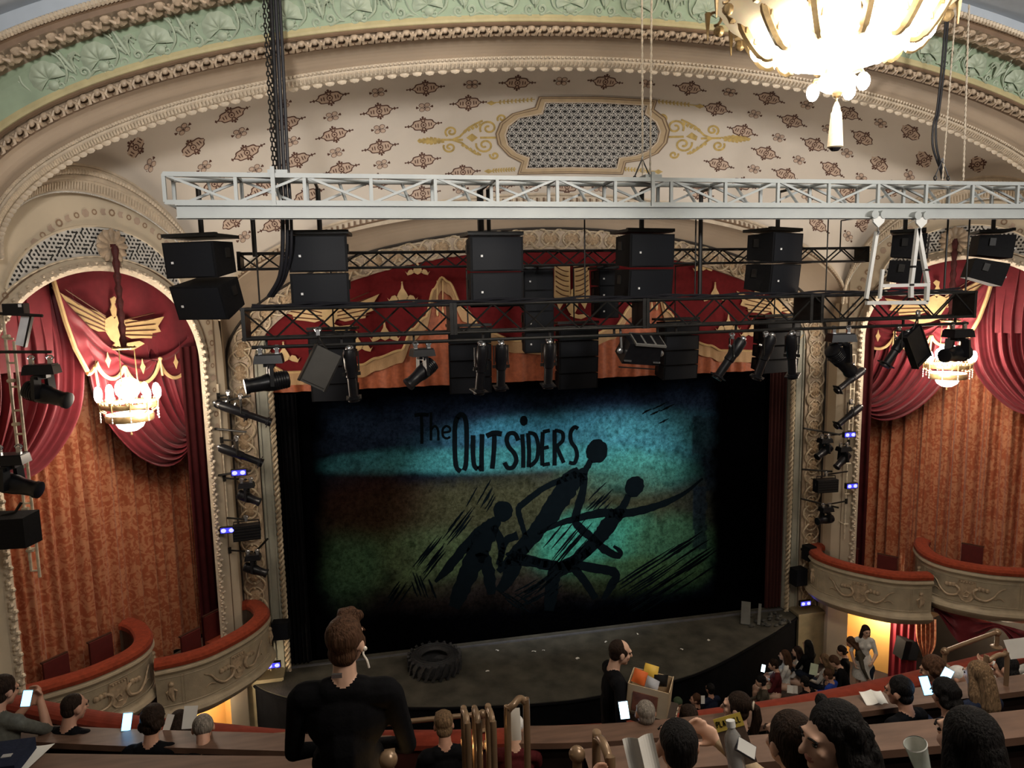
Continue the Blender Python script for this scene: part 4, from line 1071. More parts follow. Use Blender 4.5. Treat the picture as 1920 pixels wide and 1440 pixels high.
box_chandelier(-1,'left'); box_chandelier(1,'right')
# ---- the great chandelier of the house, only its lower half in view
def great_chandelier():
    Yc=-9.85
    def zz(py): return at(1573,py,Yc).z
    o=Vector((at(1573,80,Yc).x,Yc,zz(80))); K=7.35/F
    root=thing('great_chandelier','huge lit gold chandelier with alabaster dish and tassel at the top right of the photo','chandelier',o)
    def Z(py): return (80-py)*K*1.01
    mb=MB(); mb.lathe([(.66,Z(62)),(.80,Z(48)),(.93,Z(30)),(1.02,Z(8)),(1.05,Z(-30)),(1.0,Z(-70))],48,cap=False); obj('alabaster_dish',mb,M_shade,root,smooth=True)
    mb=MB(); mb.lathe([(0,Z(128)),(.10,Z(124)),(.30,Z(112)),(.50,Z(100)),(.58,Z(88)),(.60,Z(72)),(.58,Z(60))],40,cap=False); obj('lit_bowl',mb,M_glow,root,smooth=True)
    mb=MB(); mb.lathe([(.10,Z(152)),(.15,Z(146)),(.17,Z(138)),(.12,Z(128))],24); obj('lower_lit_ring',mb,M_glow,root,smooth=True)
    for k in range(12):
        a=2*PI*(k+.35)/12; c,s=math.cos(a),math.sin(a)
        mb=MB(); pts=[(1.0,Z(-30)),(.98,Z(10)),(.90,Z(36)),(.84,Z(30)),(.80,Z(48)),(.74,Z(68)),(.66,Z(88)),(.60,Z(97)),(.55,Z(96))]
        mb.tube([Vector((r*c,r*s,z)) for r,z in [(q.x,q.z) for q in catmull([(a_,0,b_) for a_,b_ in pts],4)]],[.016]*8+[.034]*8+[.042]*10+[.03]*7,6)
        for j,(r,z) in enumerate(((.82,Z(44)),(.77,Z(60)),(.70,Z(78)))):
            for sg in (-1,1): mb.tube([(r*c,r*s,z),(r*c-sg*s*.04,r*s+sg*c*.04,z+.02),(r*c-sg*s*.05,r*s+sg*c*.05,z+.07)],[.02,.016,.004],5)
        obj('leaf_arm',mb,M_brass,root,smooth=True)
        mb=MB(); a2=a+.26; c2,s2=math.cos(a2),math.sin(a2); mb.ell((.66*c2,.66*s2,Z(76)),(.07,.07,.09),None,9,6); obj('bulb',mb,M_bulb,root,smooth=True)
        mb=MB(); mb.tube([Vector((1.04*c2+.06*math.cos(t)*c2,1.04*s2+.06*math.cos(t)*s2,Z(16)+.06*math.sin(t))) for t in [x*.6 for x in range(9)]],.014,5); mb.ell((1.0*c2,1.0*s2,Z(36)),(.05,.05,.05),None,7,5); mb.tube([(1.1*c2,1.1*s2,Z(5)),(1.1*c2,1.1*s2,Z(48))],[.03,.006],5)
        obj('rim_scroll',mb,M_brass,root,smooth=True)
    for k in range(4):
        a=2*PI*k/4+.5; c,s=math.cos(a),math.sin(a); mb=MB(); mb.tube([(.1*c,.1*s,Z(130)),(.2*c,.2*s,Z(128)),(.235*c,.235*s,Z(140))],.018,6); ar=obj('lower_arm',mb,M_brass,root,smooth=True)
        mb=MB(); mb.ell((.22*c,.22*s,Z(146)),(.055,.055,.075),None,9,6); obj('bulb',mb,M_bulb,ar,smooth=True)
    mb=MB(); mb.lathe([(.0,Z(163)),(.035,Z(160)),(.045,Z(155)),(.03,Z(150))],12); mb.cyl((0,0,Z(172)),(0,0,Z(160)),.008,6); obj('finial',mb,M_brass,root,smooth=True)
    mb=MB(); mb.lathe([(.012,Z(168)),(.03,Z(176)),(.034,Z(182)),(.045,Z(185)),(.048,Z(192)),(.058,Z(215)),(.066,Z(236)),(.05,Z(238))],16); obj('tassel',mb,M_tassel,root,smooth=True)
    mb=MB(); mb.lathe([(.05,Z(238)),(.03,Z(242)),(0,Z(241))],12,cap=False); obj('tassel_foot',mb,M_blackpaint,root)
    mb=MB(); mb.cyl((0,0,Z(-30)),(0,0,12.72-o.z),.05,10); obj('suspension_rod',mb,M_brass,root)
    lamp('great_chandelier_light','POINT',(o.x,Yc-.2,zz(-60)),220,(1,.86,.66),.6)
great_chandelier()
# ---- box chairs
def box_chair(x,y,z,rz,label):
    t=thing('box_chair',label,'chair',(x,y,z),rz,'maroon chairs in the theatre boxes')
    mb=MB(); mb.box((0,0,.43),(.42,.42,.07)); obj('seat',mb,M_rail,t)
    mb=MB(); mb.box((0,.19,.73),(.42,.05,.50)); obj('backrest',mb,M_chairc,t)
    mb=MB(); mb.bar((-.22,.215,.985),(.22,.215,.985),.05,.03); obj('top_rail',mb,M_wood,t)
    for sx in (-1,1):
        for sy in (-1,1): mb=MB(); mb.bar((sx*.18,sy*.18,0),(sx*.18,sy*.18,.4),.04); obj('leg',mb,M_wood,t)
    return t
for x,y,z,rz,l in ((7.05,-.95,.90,-.9,'maroon box chair nearest the stage in the right hand box'),(7.55,-1.65,.90,-.9,'maroon box chair second from the stage in the right hand box'),
    (9.2,-2.35,1.25,-.9,'maroon box chair in the far right box, its dark back to the curtain'),(-7.25,-.95,.90,.9,'maroon box chair nearest the stage in the left box'),
    (-7.5,-1.75,.90,.9,'maroon box chair second from the stage in the left box'),(-8.85,-2.35,1.25,.9,'maroon box chair beside the rail of the left box farther from the stage'),(-9.35,-2.95,1.25,.9,'maroon box chair next to the red balcony rail on the left')):
    box_chair(x,y,z,rz,l)
# ---- under the boxes: ochre walls, doorway curtains, ceiling lamps
for side,sd in ((-1,'left'),(1,'right')):
    W=wallf(side); mb=MB()
    mb.add([W(2.7,-1.3,-.65),W(.85,-1.3,-.65),W(.85,.6,-.65),W(2.7,.6,-.65)],[(0,1,2,3)])
    mb.add([W(.85,-1.3,-.65),W(.85,.6,-.65),W(.85,.6,-1.4),W(.85,-1.3,-1.4)],[(0,1,2,3)])
    mb.add([W(2.35,-1.3,0),W(2.35,.6,0),W(2.35,.6,-.65),W(2.35,-1.3,-.65)],[(0,1,2,3)])
    struct('wall_under_box_'+sd,mb,M_yellow,label='ochre wall under the box '+sd+' of the stage')
    mb=MB(); mb.add([W(.9,-1.3,-2.0),W(-3.2,-1.3,-2.0),W(-3.2,.9,-2.0),W(.9,.9,-2.0)],[(0,1,2,3)])  # flat sheet; the dark of the opening is put into its colour
    struct('doorway_back_'+sd,mb,M_dark,label='near-black sheet standing for the passage behind the doorway under the box')
    mb=MB(); mb.grid(lambda u,v:W(lerp(.45,1.05,u),lerp(-1.3,.55,v),-.52+.03*math.sin(u*26)),36,2); obj('doorway_curtain',mb,M_maroon if side<0 else mat('maroon_doorway_cloth',(.15,.010,.018),.6),smooth=True,label='maroon curtain hanging under the box '+sd+' of the stage, against the ochre wall',cat='curtain')
    mb=MB(); mb.grid(lambda u,v:W(.28+lerp(-.22,.22,u)*(1-.75*math.exp(-((v-.42)/.16)**2))-.1*(1-v),lerp(-1.3,.55,v),-.38+.035*math.sin(u*30)),40,20); obj('doorway_drape',mb,M_dam,smooth=True,label='rust orange tied back drape beside the dark doorway '+sd+' of the stage',cat='curtain')
    mb=MB(); mb.grid(lambda u,v:W(lerp(.1,-2.4,u),.86-(.12+.75*(.5-.5*math.cos(u*4*PI)))*v*.8,-.30+.05*math.sin(v*14)*math.sin(u*4*PI)**2),80,14); obj('doorway_swag',mb,M_crim,smooth=True,label='crimson swag drooping over the doorway '+sd+' of the stage',cat='curtain')
# cream plinth below the medallion pilaster
for side,sd in ((-1,'left'),(1,'right')):
    mb=MB(); mb.box((6.62*side,-.20,-.62),(.85,.4,1.36)); mb.box((6.62*side,-.21,.07),(.92,.46,.06)); struct('trim_plinth_'+sd,mb,mat('drab_cream_plinth',(.22,.18,.11),.6),label='drab plinth under the medallion band, '+sd+' of the stage')
def dome_lamp(p,label):
    t=thing('ceiling_dome_lamp',label,'lamp',p,group=None)
    mb=MB(); mb.lathe([(.0,-.14),(.10,-.125),(.19,-.08),(.235,-.02),(.24,0)],28,cap=False); obj('lit_dome',mb,M_glow,t,smooth=True)
    mb=MB(); mb.lathe([(.24,-.03),(.262,-.02),(.265,.02),(.24,.03)],28,cap=False); obj('rim',mb,M_brass,t,smooth=True)
    lamp('dome_lamp_light','POINT',(p[0],p[1],p[2]-.35),80,(1,.80,.55),.12)
def soff(px,py,z): p=atz(px,py,z-.05); return (p.x,p.y,z+.02)
for px,py,z,l in ((1645,1143,.50,'lit dome lamp under the right box nearest the stage'),(1893,1157,.85,'lit dome lamp under the box at the right edge of the photo'),(400,1296,.50,'lit dome lamp under the left box nearest the stage')):
    dome_lamp(soff(px,py,z),l)
# ---------------------------------------------------------------- rigging: trusses, speakers, ropes
M_grey=mat('grey_painted_steel',(.34,.36,.355),.45,metal=.0,var=.06,scale=3)
M_whites=mat('white_painted_steel',(.62,.62,.60),.4,var=.05)
M_blacks=mat('black_painted_steel',(.014,.013,.012),.4,var=.3,scale=10,spec=.25)
M_cab=mat('black_speaker_cabinet',(.008,.008,.009),.7,var=.2,scale=30,bump=.1,bscale=200,spec=.12)
M_cabf=mat('dark_speaker_grille',(.009,.010,.013),.55,var=.1,scale=80,spec=.15)
M_badge=mat('pale_badge',(.7,.7,.7),.4)
M_rope=mat('pale_twisted_rope',(.50,.43,.34),.8,var=.2,scale=40)
M_cable=mat('black_cable',(.012,.012,.016),.45)
M_chrome=mat('bright_steel_clamp',(.55,.55,.56),.22,metal=.9)
M_lens=mat('fixture_lens',(.25,.28,.35),.08,spec=.9)
M_led=mat('blue_led',(.05,.05,1),.4,emit=(.10,.10,1.0),es=7)
def Zt(px,py,y): return at(px,py,y).z
# grey box truss with an I-beam under it
y0=-6.1; dp_=.46
xL=at(312,400,y0).x; xR=8.3
zt=at(700,331,y0).z; zb=at(700,381,y0).z; zi=at(700,410,y0).z
t=thing('beam_truss','long light grey lattice truss with an I-beam below, hanging across the house','truss',(0,y0,zt))
tz=0; bz=zb-zt; iz=zi-zt
for yy in (0,dp_):
    for z in (0,bz):
        mb=MB(); mb.bar((xL,yy,z),(xR,yy,z),.055,.055); obj('chord',mb,M_grey,t)
mb=MB(); mb.box(((xL+xR)/2+.06,.0,(bz+iz)/2-.01),(xR-xL-.12,.02,iz-bz)); mb.box(((xL+xR)/2+.06,0,iz+.008),(xR-xL-.12,.13,.016)); mb.box(((xL+xR)/2+.06,0,bz-.036),(xR-xL-.12,.13,.014)); obj('i_beam',mb,M_grey,t)
mb=MB(); n=int((xR-xL)/.80); st=(xR-xL)/n
for i in range(n+1):
    x=xL+i*st
    for yy in (0,dp_): mb.bar((x,yy,0),(x,yy,bz),.042,.042)
    mb.bar((x,0,0),(x,dp_,0),.035); mb.bar((x,0,bz),(x,dp_,bz),.035)
    if i<n:
        up=i%2
        mb.bar((x,0,0 if not up else bz),(x+st,0,bz if not up else 0),.030,.030)
        mb.bar((x,dp_,bz if not up else 0),(x+st,dp_,0 if not up else bz),.030,.030)
        mb.bar((x,0,0),(x+st,dp_,0),.026,.026); mb.bar((x+st/2,dp_,0),(x+st/2+.1,dp_*.5,bz),.03,.03)
obj('lattice',mb,M_grey,t)
for px in (513,1222):
    x=at(px,350,y0).x; mb=MB(); mb.box((x,-.045,bz/2+.03),(.05,.03,-bz+.14)); mb.box((x+.05,.2,.05),(.24,.3,.06)); obj('splice_plate',mb,M_grey,t)
# roller trolleys with the white hanging frame
def trolley(px,py,label):
    p=at(px,py,y0-.09); t=thing('roller_trolley',label,'trolley',p,group='roller trolleys on the grey beam')
    mb=MB()
    mb.prism([(0,-.13),(.09,-.05),(.10,.03),(.06,.07),(0,.03),(-.06,.07),(-.10,.03),(-.09,-.05)],lambda a,b,d:(a,-d,b),-.015,.015); obj('side_plate',mb,M_whites,t)
    for sg in (-1,1): mb=MB(); mb.cyl((sg*.075,-.03,.06),(sg*.075,.08,.06),.06,16); obj('wheel',mb,M_grey,t,smooth=True)
    mb=MB(); mb.tube([(0,0,-.12),(0,0,-.17),(.02,0,-.2),(0,0,-.23)],.016,6); obj('hook',mb,M_chrome,t,smooth=True)
trolley(1647,410,'roller trolley on the grey beam, the one farther from the right edge of the photo'); trolley(1727,412,'roller trolley on the grey beam above the point of the white A-frame')
t=thing('trolley_hanger','white welded A-frame hanging from the roller trolleys of the grey beam','frame',at(1690,500,y0-.09))
def loc_(px,py,dy=0): return at(px,py,y0-.09+dy)-at(1690,500,y0-.09)
for nm_,a,b,w,dy in (('leg',(1721,428),(1708,534),.055,0),('leg',(1721,428),(1739,530),.055,0),('leg',(1708,534),(1708,558),.055,0),('leg',(1739,530),(1737,566),.055,0),('strap',(1644,434),(1624,560),.05,.05),('leg',(1655,505),(1649,560),.04,0),('cross_bar',(1652,536),(1740,534),.05,0),('cross_bar',(1624,568),(1738,567),.055,0),('cross_bar',(1649,560),(1655,505),.03,.3)):
    mb=MB(); mb.bar(loc_(*a,dy),loc_(*b,dy),w,w,up=(0,1,0)); obj(nm_,mb,M_whites,t)
for a in ((1707,534),(1736,506),(1712,500)): mb=MB(); q=loc_(*a); mb.box(q,(.075,.075,.03)); obj('black_tape_band',mb,M_blacks,t)
# ropes, chains and cables up to the ceiling
def zc_(x,y): return 9.9+2.9*math.sqrt(max(0,1-(x/9.7)**2))
def rope(px0,py0,px1,py1,y,r,label,m=M_rope,twist=True,cat='rope',name='hoist_rope'):
    a=at(px1,py1,y); b=Vector((at(px0,py0,y).x,y,zc_(a.x,y)-.02)); mb=MB(); L=(b-a).length
    if twist:
        for k in range(2): mb.tube([lerp(a,b,i/140)+Vector((math.cos(i*.7+PI*k),math.sin(i*.7+PI*k),0))*r*.6 for i in range(141)],r*.75,5)
    else: mb.tube([a,b],r,7)
    return obj(name,mb,m,smooth=True,label=label,cat=cat)
rope(1203,60,1205,330,y0+.2,.012,'pale hoist rope left of its pair, down to the truss by the grille')
rope(1222,60,1219,330,y0+.2,.012,'pale hoist rope right of its pair, down to the truss by the grille')
rope(1790,60,1767,338,y0+.2,.010,'thin pale rope beside the black cables at the right end of the truss')
rope(1814,60,1806,338,y0+.2,.012,'rightmost pale hoist rope of the grey truss')
def linkchain(px0,py0,px1,py1,y,label):
    a=at(px1,py1,y); b=Vector((at(px0,py0,y).x,y,zc_(a.x,y)-.02)); L=(b-a).length; n=int(L/.055); mb=MB()
    for i in range(n):
        c=lerp(a,b,(i+.5)/n); ang=PI/2*(i%2); u=Vector((math.cos(ang),math.sin(ang),0))
        mb.tube([c+u*.017*math.cos(2*PI*k/8)+Vector((0,0,.036))*math.sin(2*PI*k/8) for k in range(8)],.008,4,True)
    return obj('hoist_chain',mb,M_blacks,smooth=True,label=label,cat='chain')
linkchain(495,0,513,318,y0+.15,'black link chain beside the thick cable bundle at the left of the truss')
linkchain(503,0,519,318,y0+.3,'black link chain lying closest to the cable bundle on the left')
def cable(pts,r,label,name='power_cable',y=None):
    mb=MB(); P=catmull(pts,8); mb.tube(P,r,7); return obj(name,mb,M_cable,smooth=True,label=label,cat='cable')
yb=y0+.62
a=at(508,0,yb); top=Vector((a.x,yb,zc_(a.x,yb)-.02))
t=thing('cable_bundle','bundle of thick black cables dropping past the left end of the grey truss','cable',top)
for k,(dx,r) in enumerate(((0,.028),(.058,.026),(.11,.022))):
    P=[top+Vector((dx,0,0)),at(514,120,yb)+Vector((dx,0,0)),at(524,320,yb)+Vector((dx,0,0)),at(529,400,yb)+Vector((dx,.02,0)),at(528,470,yb)+Vector((dx,.1,0)),at(520,520,yb)+Vector((dx*.6,.2+dx,0)),at(498,556,yb)+Vector((dx*.4,.3+dx,0))]
    mb=MB(); mb.tube([q-top for q in catmull(P,8)],r,7); obj('cable',mb,M_cable,t,smooth=True)
yb=y0+.3
a=at(1776,0,yb); top=Vector((a.x,yb,zc_(a.x,yb)-.02)); t=thing('cable_loop','pair of black cables looping down to the right end of the grey truss','cable',top)
for k in range(2):
    mb=MB(); mb.tube([q-top for q in catmull([top+Vector((.04*k,0,0)),at(1766+k*5,120,yb),at(1757+k*4,205,yb),at(1750+k*5,235,yb),at(1749+k*7,275,yb),at(1763+k*3,318,yb),at(1766+k*3,335,yb)],8)],.016,7); obj('cable',mb,M_cable,t,smooth=True)
def bridle(px,py,label):
    p=at(px,py,y0+.2); t=thing('rigging_bridle',label,'bridle',p)
    for dx in (-.11,.12):
        mb=MB(); mb.tube([(0,0,0),(dx*.5,0,-.12),(dx,0,-.24)],.010,5); obj('sling',mb,M_cable,t)
        mb=MB(); mb.tube([(dx+.025*math.cos(k),0,-.27+.035*math.sin(k)) for k in range(7)],.011,5,True); obj('shackle',mb,M_blacks,t)
    mb=MB(); mb.ell((0,0,0),(.02,.02,.035),None,6,5); obj('hook',mb,M_chrome,t)
bridle(1204,298,'black sling bridle on the truss below the pair of pale ropes'); bridle(1767,300,'black sling bridle on the truss below the black cables at the right')
# ---- black trusses
def black_truss(y,pxl,pyl,pxr,h,d,label,bay=.42,plates=(),chord=.045):
    xa=at(pxl,pyl,y).x; xb=at(pxr,pyl,y).x; z=at(pxl,pyl,y).z
    t=thing('black_truss',label,'truss',(xa,y,z)); L=xb-xa
    for yy in (0,d):
        for zz in (0,-h): mb=MB(); mb.tube([(0,yy,zz),(L,yy,zz)],chord/2,8); obj('chord',mb,M_blacks,t,smooth=True)
    mb=MB(); n=int(L/bay)
    for i in range(n):
        x=L*i/n; x2=L*(i+1)/n; up=i%2
        for yy,f in ((0,up),(d,1-up)): mb.tube([(x,yy,-h if f else 0),(x2,yy,0 if f else -h)],.014,5)
        mb.tube([(x,0,0),(x2,d,0)],.012,5); mb.tube([(x,0,-h),(x2,d,-h)],.012,5)
    obj('lattice',mb,M_blacks,t)
    for px in plates:
        x=at(px,pyl,y).x-xa; mb=MB(); mb.box((x,d/2,-h/2),(.05,d+.06,h+.05)); 
        obj('end_plate',mb,M_blacks,t)
    return t,xa,xb,z
tb,xa,xb,zB=black_truss(-5.4,450,581,1830,.40,.40,'front black lighting truss carrying the lanterns below the speakers',.42,(455,846,853,1207,1214,1520,1540,1826))
ZB=zB
mb=MB(); mb.tube([(.1,.1,-.52),(xb-xa-.05,.1,-.52)],.025,8); pr=obj('lantern_pipe',mb,M_blacks,tb,smooth=True)
for k in range(12): mb=MB(); x=.3+k*(xb-xa-.6)/11; mb.bar((x,.1,-.40),(x,.1,-.52),.03); obj('drop_bracket',mb,M_blacks,tb)
mb=MB(); rr=random.Random(11)
for k in range(3):
    mb.tube([(.15+ (xb-xa-.4)*i/60,-.01+.05*k,.03+.012*k+.02*math.sin(i*.9+k*2)) for i in range(61)],.016,5)
obj('cable_loom',mb,M_cable,tb,smooth=True)
ta,xa2,xb2,zA=black_truss(-3.8,445,475,1628,.24,.30,'thin black truss behind the upper speakers, in front of the red valance',.30,(447,1626),.032)
def hang_pipe(px,py0,py1,y,r,label):
    a=at(px,py1,y); b=at(px,py0,y); mb=MB()
    if py1>540: a.z=ZB
    zc=zt if py0<380 else zb; mb.tube([(a.x,y,a.z-.03),(a.x,y,max(zc,a.z))],r,8); mb.bar((a.x,y,zc),(a.x,y0+dp_,zc),max(r,.02),max(r,.02))     # bracketed back to the rear chord of the grey truss
    return obj('hanging_pipe',mb,M_blacks,smooth=True,label=label,cat='pipe')
# ---- speaker arrays
def array(px,py,y,yaw,w,ncab,hc,dc,p0,dpitch,label,group,badge=True):
    top=at(px,py,y); t=thing('speaker_array',label,'speaker',top,group=group,M=None)
    t.rotation_euler=(0,0,yaw)
    mb=MB(); mb.box((0,.05,.02),(w+.03,dc*.95,.045)); mb.bar((-w/2-.02,-dc*.4,.03),(w/2+.02,-dc*.4,.03),.06,.05); obj('rigging_frame',mb,M_blacks,t)
    if y>-3:
        zu=zA-.24-top.z; Ri=Matrix.Rotation(-yaw,3,'Z'); mb=MB(); mb.tube([(0,.05,0),(0,.05,zu)],.014,6); mb.bar((0,.05,zu),Ri@Vector((0,-3.5-y,zu)),.03,.03); obj('suspension_rod',mb,M_blacks,t)
    # cabinets follow a curve: each pitches further down; hinge line kept at the back
    p=Vector((0,dc*.5,-.01)); ang=p0
    for i in range(ncab):
        R=Matrix.Rotation(ang,3,'X'); c=p+R@Vector((0,-dc*.5,-hc*.5))
        mb=MB(); q=[Vector((sx*w/2*(1 if sy<0 else .82),sy*dc/2,sz*hc/2*(1 if sy<0 else .86))) for sz in (-1,1) for sy in (-1,1) for sx in (-1,1)]
        mb.add([c+R@v for v in q],[(0,1,3,2),(4,6,7,5),(0,4,5,1),(2,3,7,6),(0,2,6,4),(1,5,7,3)]); cb=obj('cabinet',mb,M_cab,t)
        mb=MB(); mb.grid(lambda u,v:c+R@Vector((lerp(-w*.46,w*.46,u),-dc/2-.012-.03*math.sin(PI*u),lerp(-hc*.46,hc*.46,v))),10,1); obj('curved_grille',mb,M_cabf,cb,smooth=True)
        if badge: mb=MB(); mb.box(c+R@Vector((-w*.30,-dc/2-.045,-hc*.06)),(.03,.012,.03),R); obj('badge',mb,M_badge,cb)
        for sx in (-1,1):
            mb=MB(); mb.box(c+R@Vector((sx*w*.455,.06,hc*.15)),(.03,.09,.13),R); obj('side_handle',mb,M_blacks,cb)
        p=p+R@Vector((0,0,-hc)); ang+=dpitch
    return t
up=[(374,447,-.45,'upper speaker array at the left end, turned away to the left',2,.48,.10,.22),(600,441,-.10,'upper speaker array second from the left, square on below the truss',2,.50,.02,.03),(922,443,.10,'upper speaker array left of centre below the grille',2,.50,.02,.03),
 (1206,437,.20,'upper speaker array just right of centre below the pale ropes',2,.50,.04,.06),(1452,435,.42,'upper speaker array left of the white A-frame',2,.46,.04,.06),(1707,437,.85,'upper speaker array behind the white A-frame',2,.42,.05,.07),(1862,437,1.0,'upper speaker array at the right edge of the photo',2,.40,.10,.18)]
for px,py,yaw,l,nc,hc,p0,dpi in up:
    array(px,py,-5.0 if px<1600 else -4.7,yaw,.80,nc,hc,.52,p0,dpi,l,'upper speaker arrays below the grey truss')
for k,(px,py,y,yaw,w,nc,hc,dpi,l) in enumerate(((625,618,-2.2,-.12,.84,4,.31,.07,'lower curved speaker array hanging in front of the left end of the valance'),(878,612,-2.2,-.05,.80,4,.30,.08,'lower curved speaker array behind the two upright lanterns left of centre'),
  (1078,607,-2.2,.05,.80,4,.30,.08,'lower curved speaker array right of the centre cluster'),(1268,600,-2.2,.12,.78,4,.28,.08,'lower curved speaker array behind the lantern with three pale panels'),(1455,594,-2.2,.2,.92,4,.27,.09,'lower curved speaker array behind the pair of lanterns at the right end of the valance'),(1004,505,-2.6,.0,.56,4,.38,.0,'tall straight speaker stack at the centre of the valance'),(1132,505,-2.6,.1,.40,3,.30,.0,'small speaker stack beside the gold winged pair'))):
    array(px,py,y,yaw,w,nc,hc,.45,0,dpi*.45,l,'lower speaker arrays in front of the valance',badge=(k>4))
for px,p0_,p1_,y,r,l in ((378,334,440,-5.0,.035,'short black pipe holding the leftmost upper speaker'),(600,334,436,-5.0,.035,'short black pipe holding the second upper speaker'),(902,302,440,-5.0,.05,'thick black pipe rising above the truss beside the left centre speaker'),(917,336,440,-5.05,.03,'thin black pipe beside the thick pipe left of centre'),(1203,336,432,-5.0,.04,'short black pipe holding the speaker below the pale ropes'),
   (1312,336,556,-5.0,.035,'long black pole from the grey truss down past the valance, right of centre'),(1303,410,556,-5.0,.012,'thin steel wire beside the long black pole'),(1458,336,432,-5.0,.035,'short black pipe holding the speaker left of the A-frame'),(1697,410,432,-4.7,.035,'short black pipe behind the A-frame'),(1862,410,432,-4.7,.035,'short black pipe holding the speaker at the right edge'),(1770,414,548,-5.0,.016,'thin reddish wire down to the right end of the front black truss'),(1810,414,548,-5.0,.014,'chain wire nearest the right end of the front black truss'),
   (478,408,478,-4.0,.035,'black pipe from the grey truss to the left end of the thin truss'),(486,408,556,-5.0,.012,'wire sling from the grey truss to the left end of the front black truss'),(1575,414,470,-3.8,.012,'wire sling to the right end of the thin black truss'),(1548,410,552,-5.0,.010,'wire sling above the dark end box of the front truss'),(1097,412,556,-5.0,.012,'pale wire down past the centre of the valance')):
    hang_pipe(px,p0_,p1_,y,r,l)
# ---------------------------------------------------------------- lanterns
M_body=mat('black_lantern_body',(.008,.008,.010),.35,var=.2,scale=12,spec=.3)
M_panel=mat('grey_lantern_panel',(.06,.057,.052),.5,var=.1)
def clampc(mb,p,up=.12):
    mb.box(p+Vector((0,0,up*.5)),(.05,.05,up)); mb.tube([p+Vector((.04*math.cos(k),0,up+.03*math.sin(k))) for k in range(7)],.014,5,True)
def moving_head(p,d,label,k=1.0,pan=0.0,group='moving head lanterns',clamp=True,arm=None):
    t=thing('moving_head_lantern',label,'stage light',p,pan,group); inv=Matrix.Rotation(-pan,3,'Z'); d=(inv@Vector(d)).normalized()
    mb=MB(); mb.box((0,0,-.07*k),(.42*k,.30*k,.12*k),taper=.9); mb.box((0,0,-.005*k),(.36*k,.24*k,.03*k)); obj('base',mb,M_body,t)
    if clamp:
        for sx in (-1,1): mb=MB(); clampc(mb,Vector((sx*.12*k,0,0)),.10*k); obj('clamp',mb,M_chrome,t)
    if arm: mb=MB(); q=Vector((arm[0],arm[1],p.z+.06))-p; mb.tube([Vector((0,0,.06)),inv@q],.020,6); mb.tube([inv@q-Vector((0,0,.06)),inv@q+Vector((0,0,.06))],.034,8); obj('hook_arm',mb,M_blacks,t,smooth=True)
    side=Vector((0,0,1)).cross(d)
    side=side.normalized() if side.length>.1 else Vector((1,0,0))
    mb=MB(); piv=Vector((0,0,-.42*k)); mb.box((0,0,-.155*k),(.16*k,.16*k,.06*k))
    for sg in (-1,1):
        q=piv+side*sg*.155*k; mb.bar(Vector((0,0,-.165*k))+side*sg*.13*k,q-Vector((0,0,.05*k)),.055*k,.14*k,up=side)
    mb.bar(Vector((0,0,-.17*k))-side*.15*k,Vector((0,0,-.17*k))+side*.15*k,.10*k,.06*k); obj('yoke',mb,M_body,t)
    R=aim(d); mb=MB()
    Rl=Matrix((R.col[0],R.col[2]*-1,R.col[1])).transposed()
    mb.lathe([(.08*k,-.28*k),(.13*k,-.26*k),(.14*k,-.05*k),(.135*k,.05*k),(.115*k,.12*k),(.105*k,.30*k),(.12*k,.32*k),(.12*k,.37*k),(.10*k,.375*k)],18,piv,Rl); h=obj('head',mb,M_body,t,smooth=True)
    mb=MB(); mb.lathe([(0,.366*k),(.06*k,.37*k),(.098*k,.352*k)],18,piv,Rl,cap=False); obj('lens',mb,M_lens,h,smooth=True)
    for a in range(5):
        mb=MB(); mb.lathe([(.142*k,(-.22+.035*a)*k),(.148*k,(-.215+.035*a)*k),(.142*k,(-.21+.035*a)*k)],14,piv,Rl,cap=False); obj('cooling_rib',mb,M_body,h)
    return t
def profile(p,d,L,label,group='profile lanterns',r=.085,clampup=.27,arm=None):
    d=Vector(d).normalized(); t=thing('profile_lantern',label,'stage light',p,0,group)
    R=aim(d); Rl=Matrix((R.col[0],R.col[2]*-1,R.col[1])).transposed()
    mb=MB(); mb.lathe([(.03,-.46*L),(r*.9,-.44*L),(r*1.08,-.38*L),(r*1.08,-.12*L),(r*.95,-.08*L),(r*.95,.05*L),(r*.78,.07*L),(r*.78,.40*L),(r*1.0,.41*L),(r*1.0,.5*L),(r*.85,.5*L)],14,(0,0,0),Rl); b=obj('barrel',mb,M_body,t,smooth=True)
    mb=MB(); mb.lathe([(0,.485*L),(r*.84,.49*L)],14,(0,0,0),Rl,cap=False); obj('lens',mb,M_lens,b)
    mb=MB(); mb.box(d*(.44*L),(r*2.5,.018,r*2.5),R); obj('colour_frame',mb,M_body,t)
    s=R.col[0]; mb=MB(); up_=Vector((0,0,1)); c=-d*(.05*L)
    mb.tube([c+s*r*1.25,c+s*r*1.25+up_*clampup,c-s*r*1.25+up_*clampup,c-s*r*1.25],.012,5); obj('yoke',mb,M_blacks,t)
    mb=MB(); clampc(mb,c+up_*clampup,.07); obj('clamp',mb,M_chrome,t)
    mb=MB(); mb.cyl(-d*(.2*L)+R.col[2]*(r-.01),-d*(.2*L)+R.col[2]*(r+.05),.022,8); obj('safety_knob',mb,M_chrome,t,smooth=True)
    mb=MB(); mb.ell(-d*.46*L,(.05,.05,.05),None,8,5); obj('lamp_cap',mb,M_chrome,t,smooth=True)
    if arm: mb=MB(); q=Vector((arm[0],arm[1],p.z+clampup))-p; mb.tube([c+up_*clampup,q],.018,6); mb.tube([q-Vector((0,0,.06)),q+Vector((0,0,.06))],.034,8); obj('hook_arm',mb,M_blacks,t,smooth=True)
    for sg in (-1,1): mb=MB(); mb.box(R.col[0]*sg*r*1.1,(.07,.05,.008),R); obj('shutter_handle',mb,M_blacks,t)
    return t
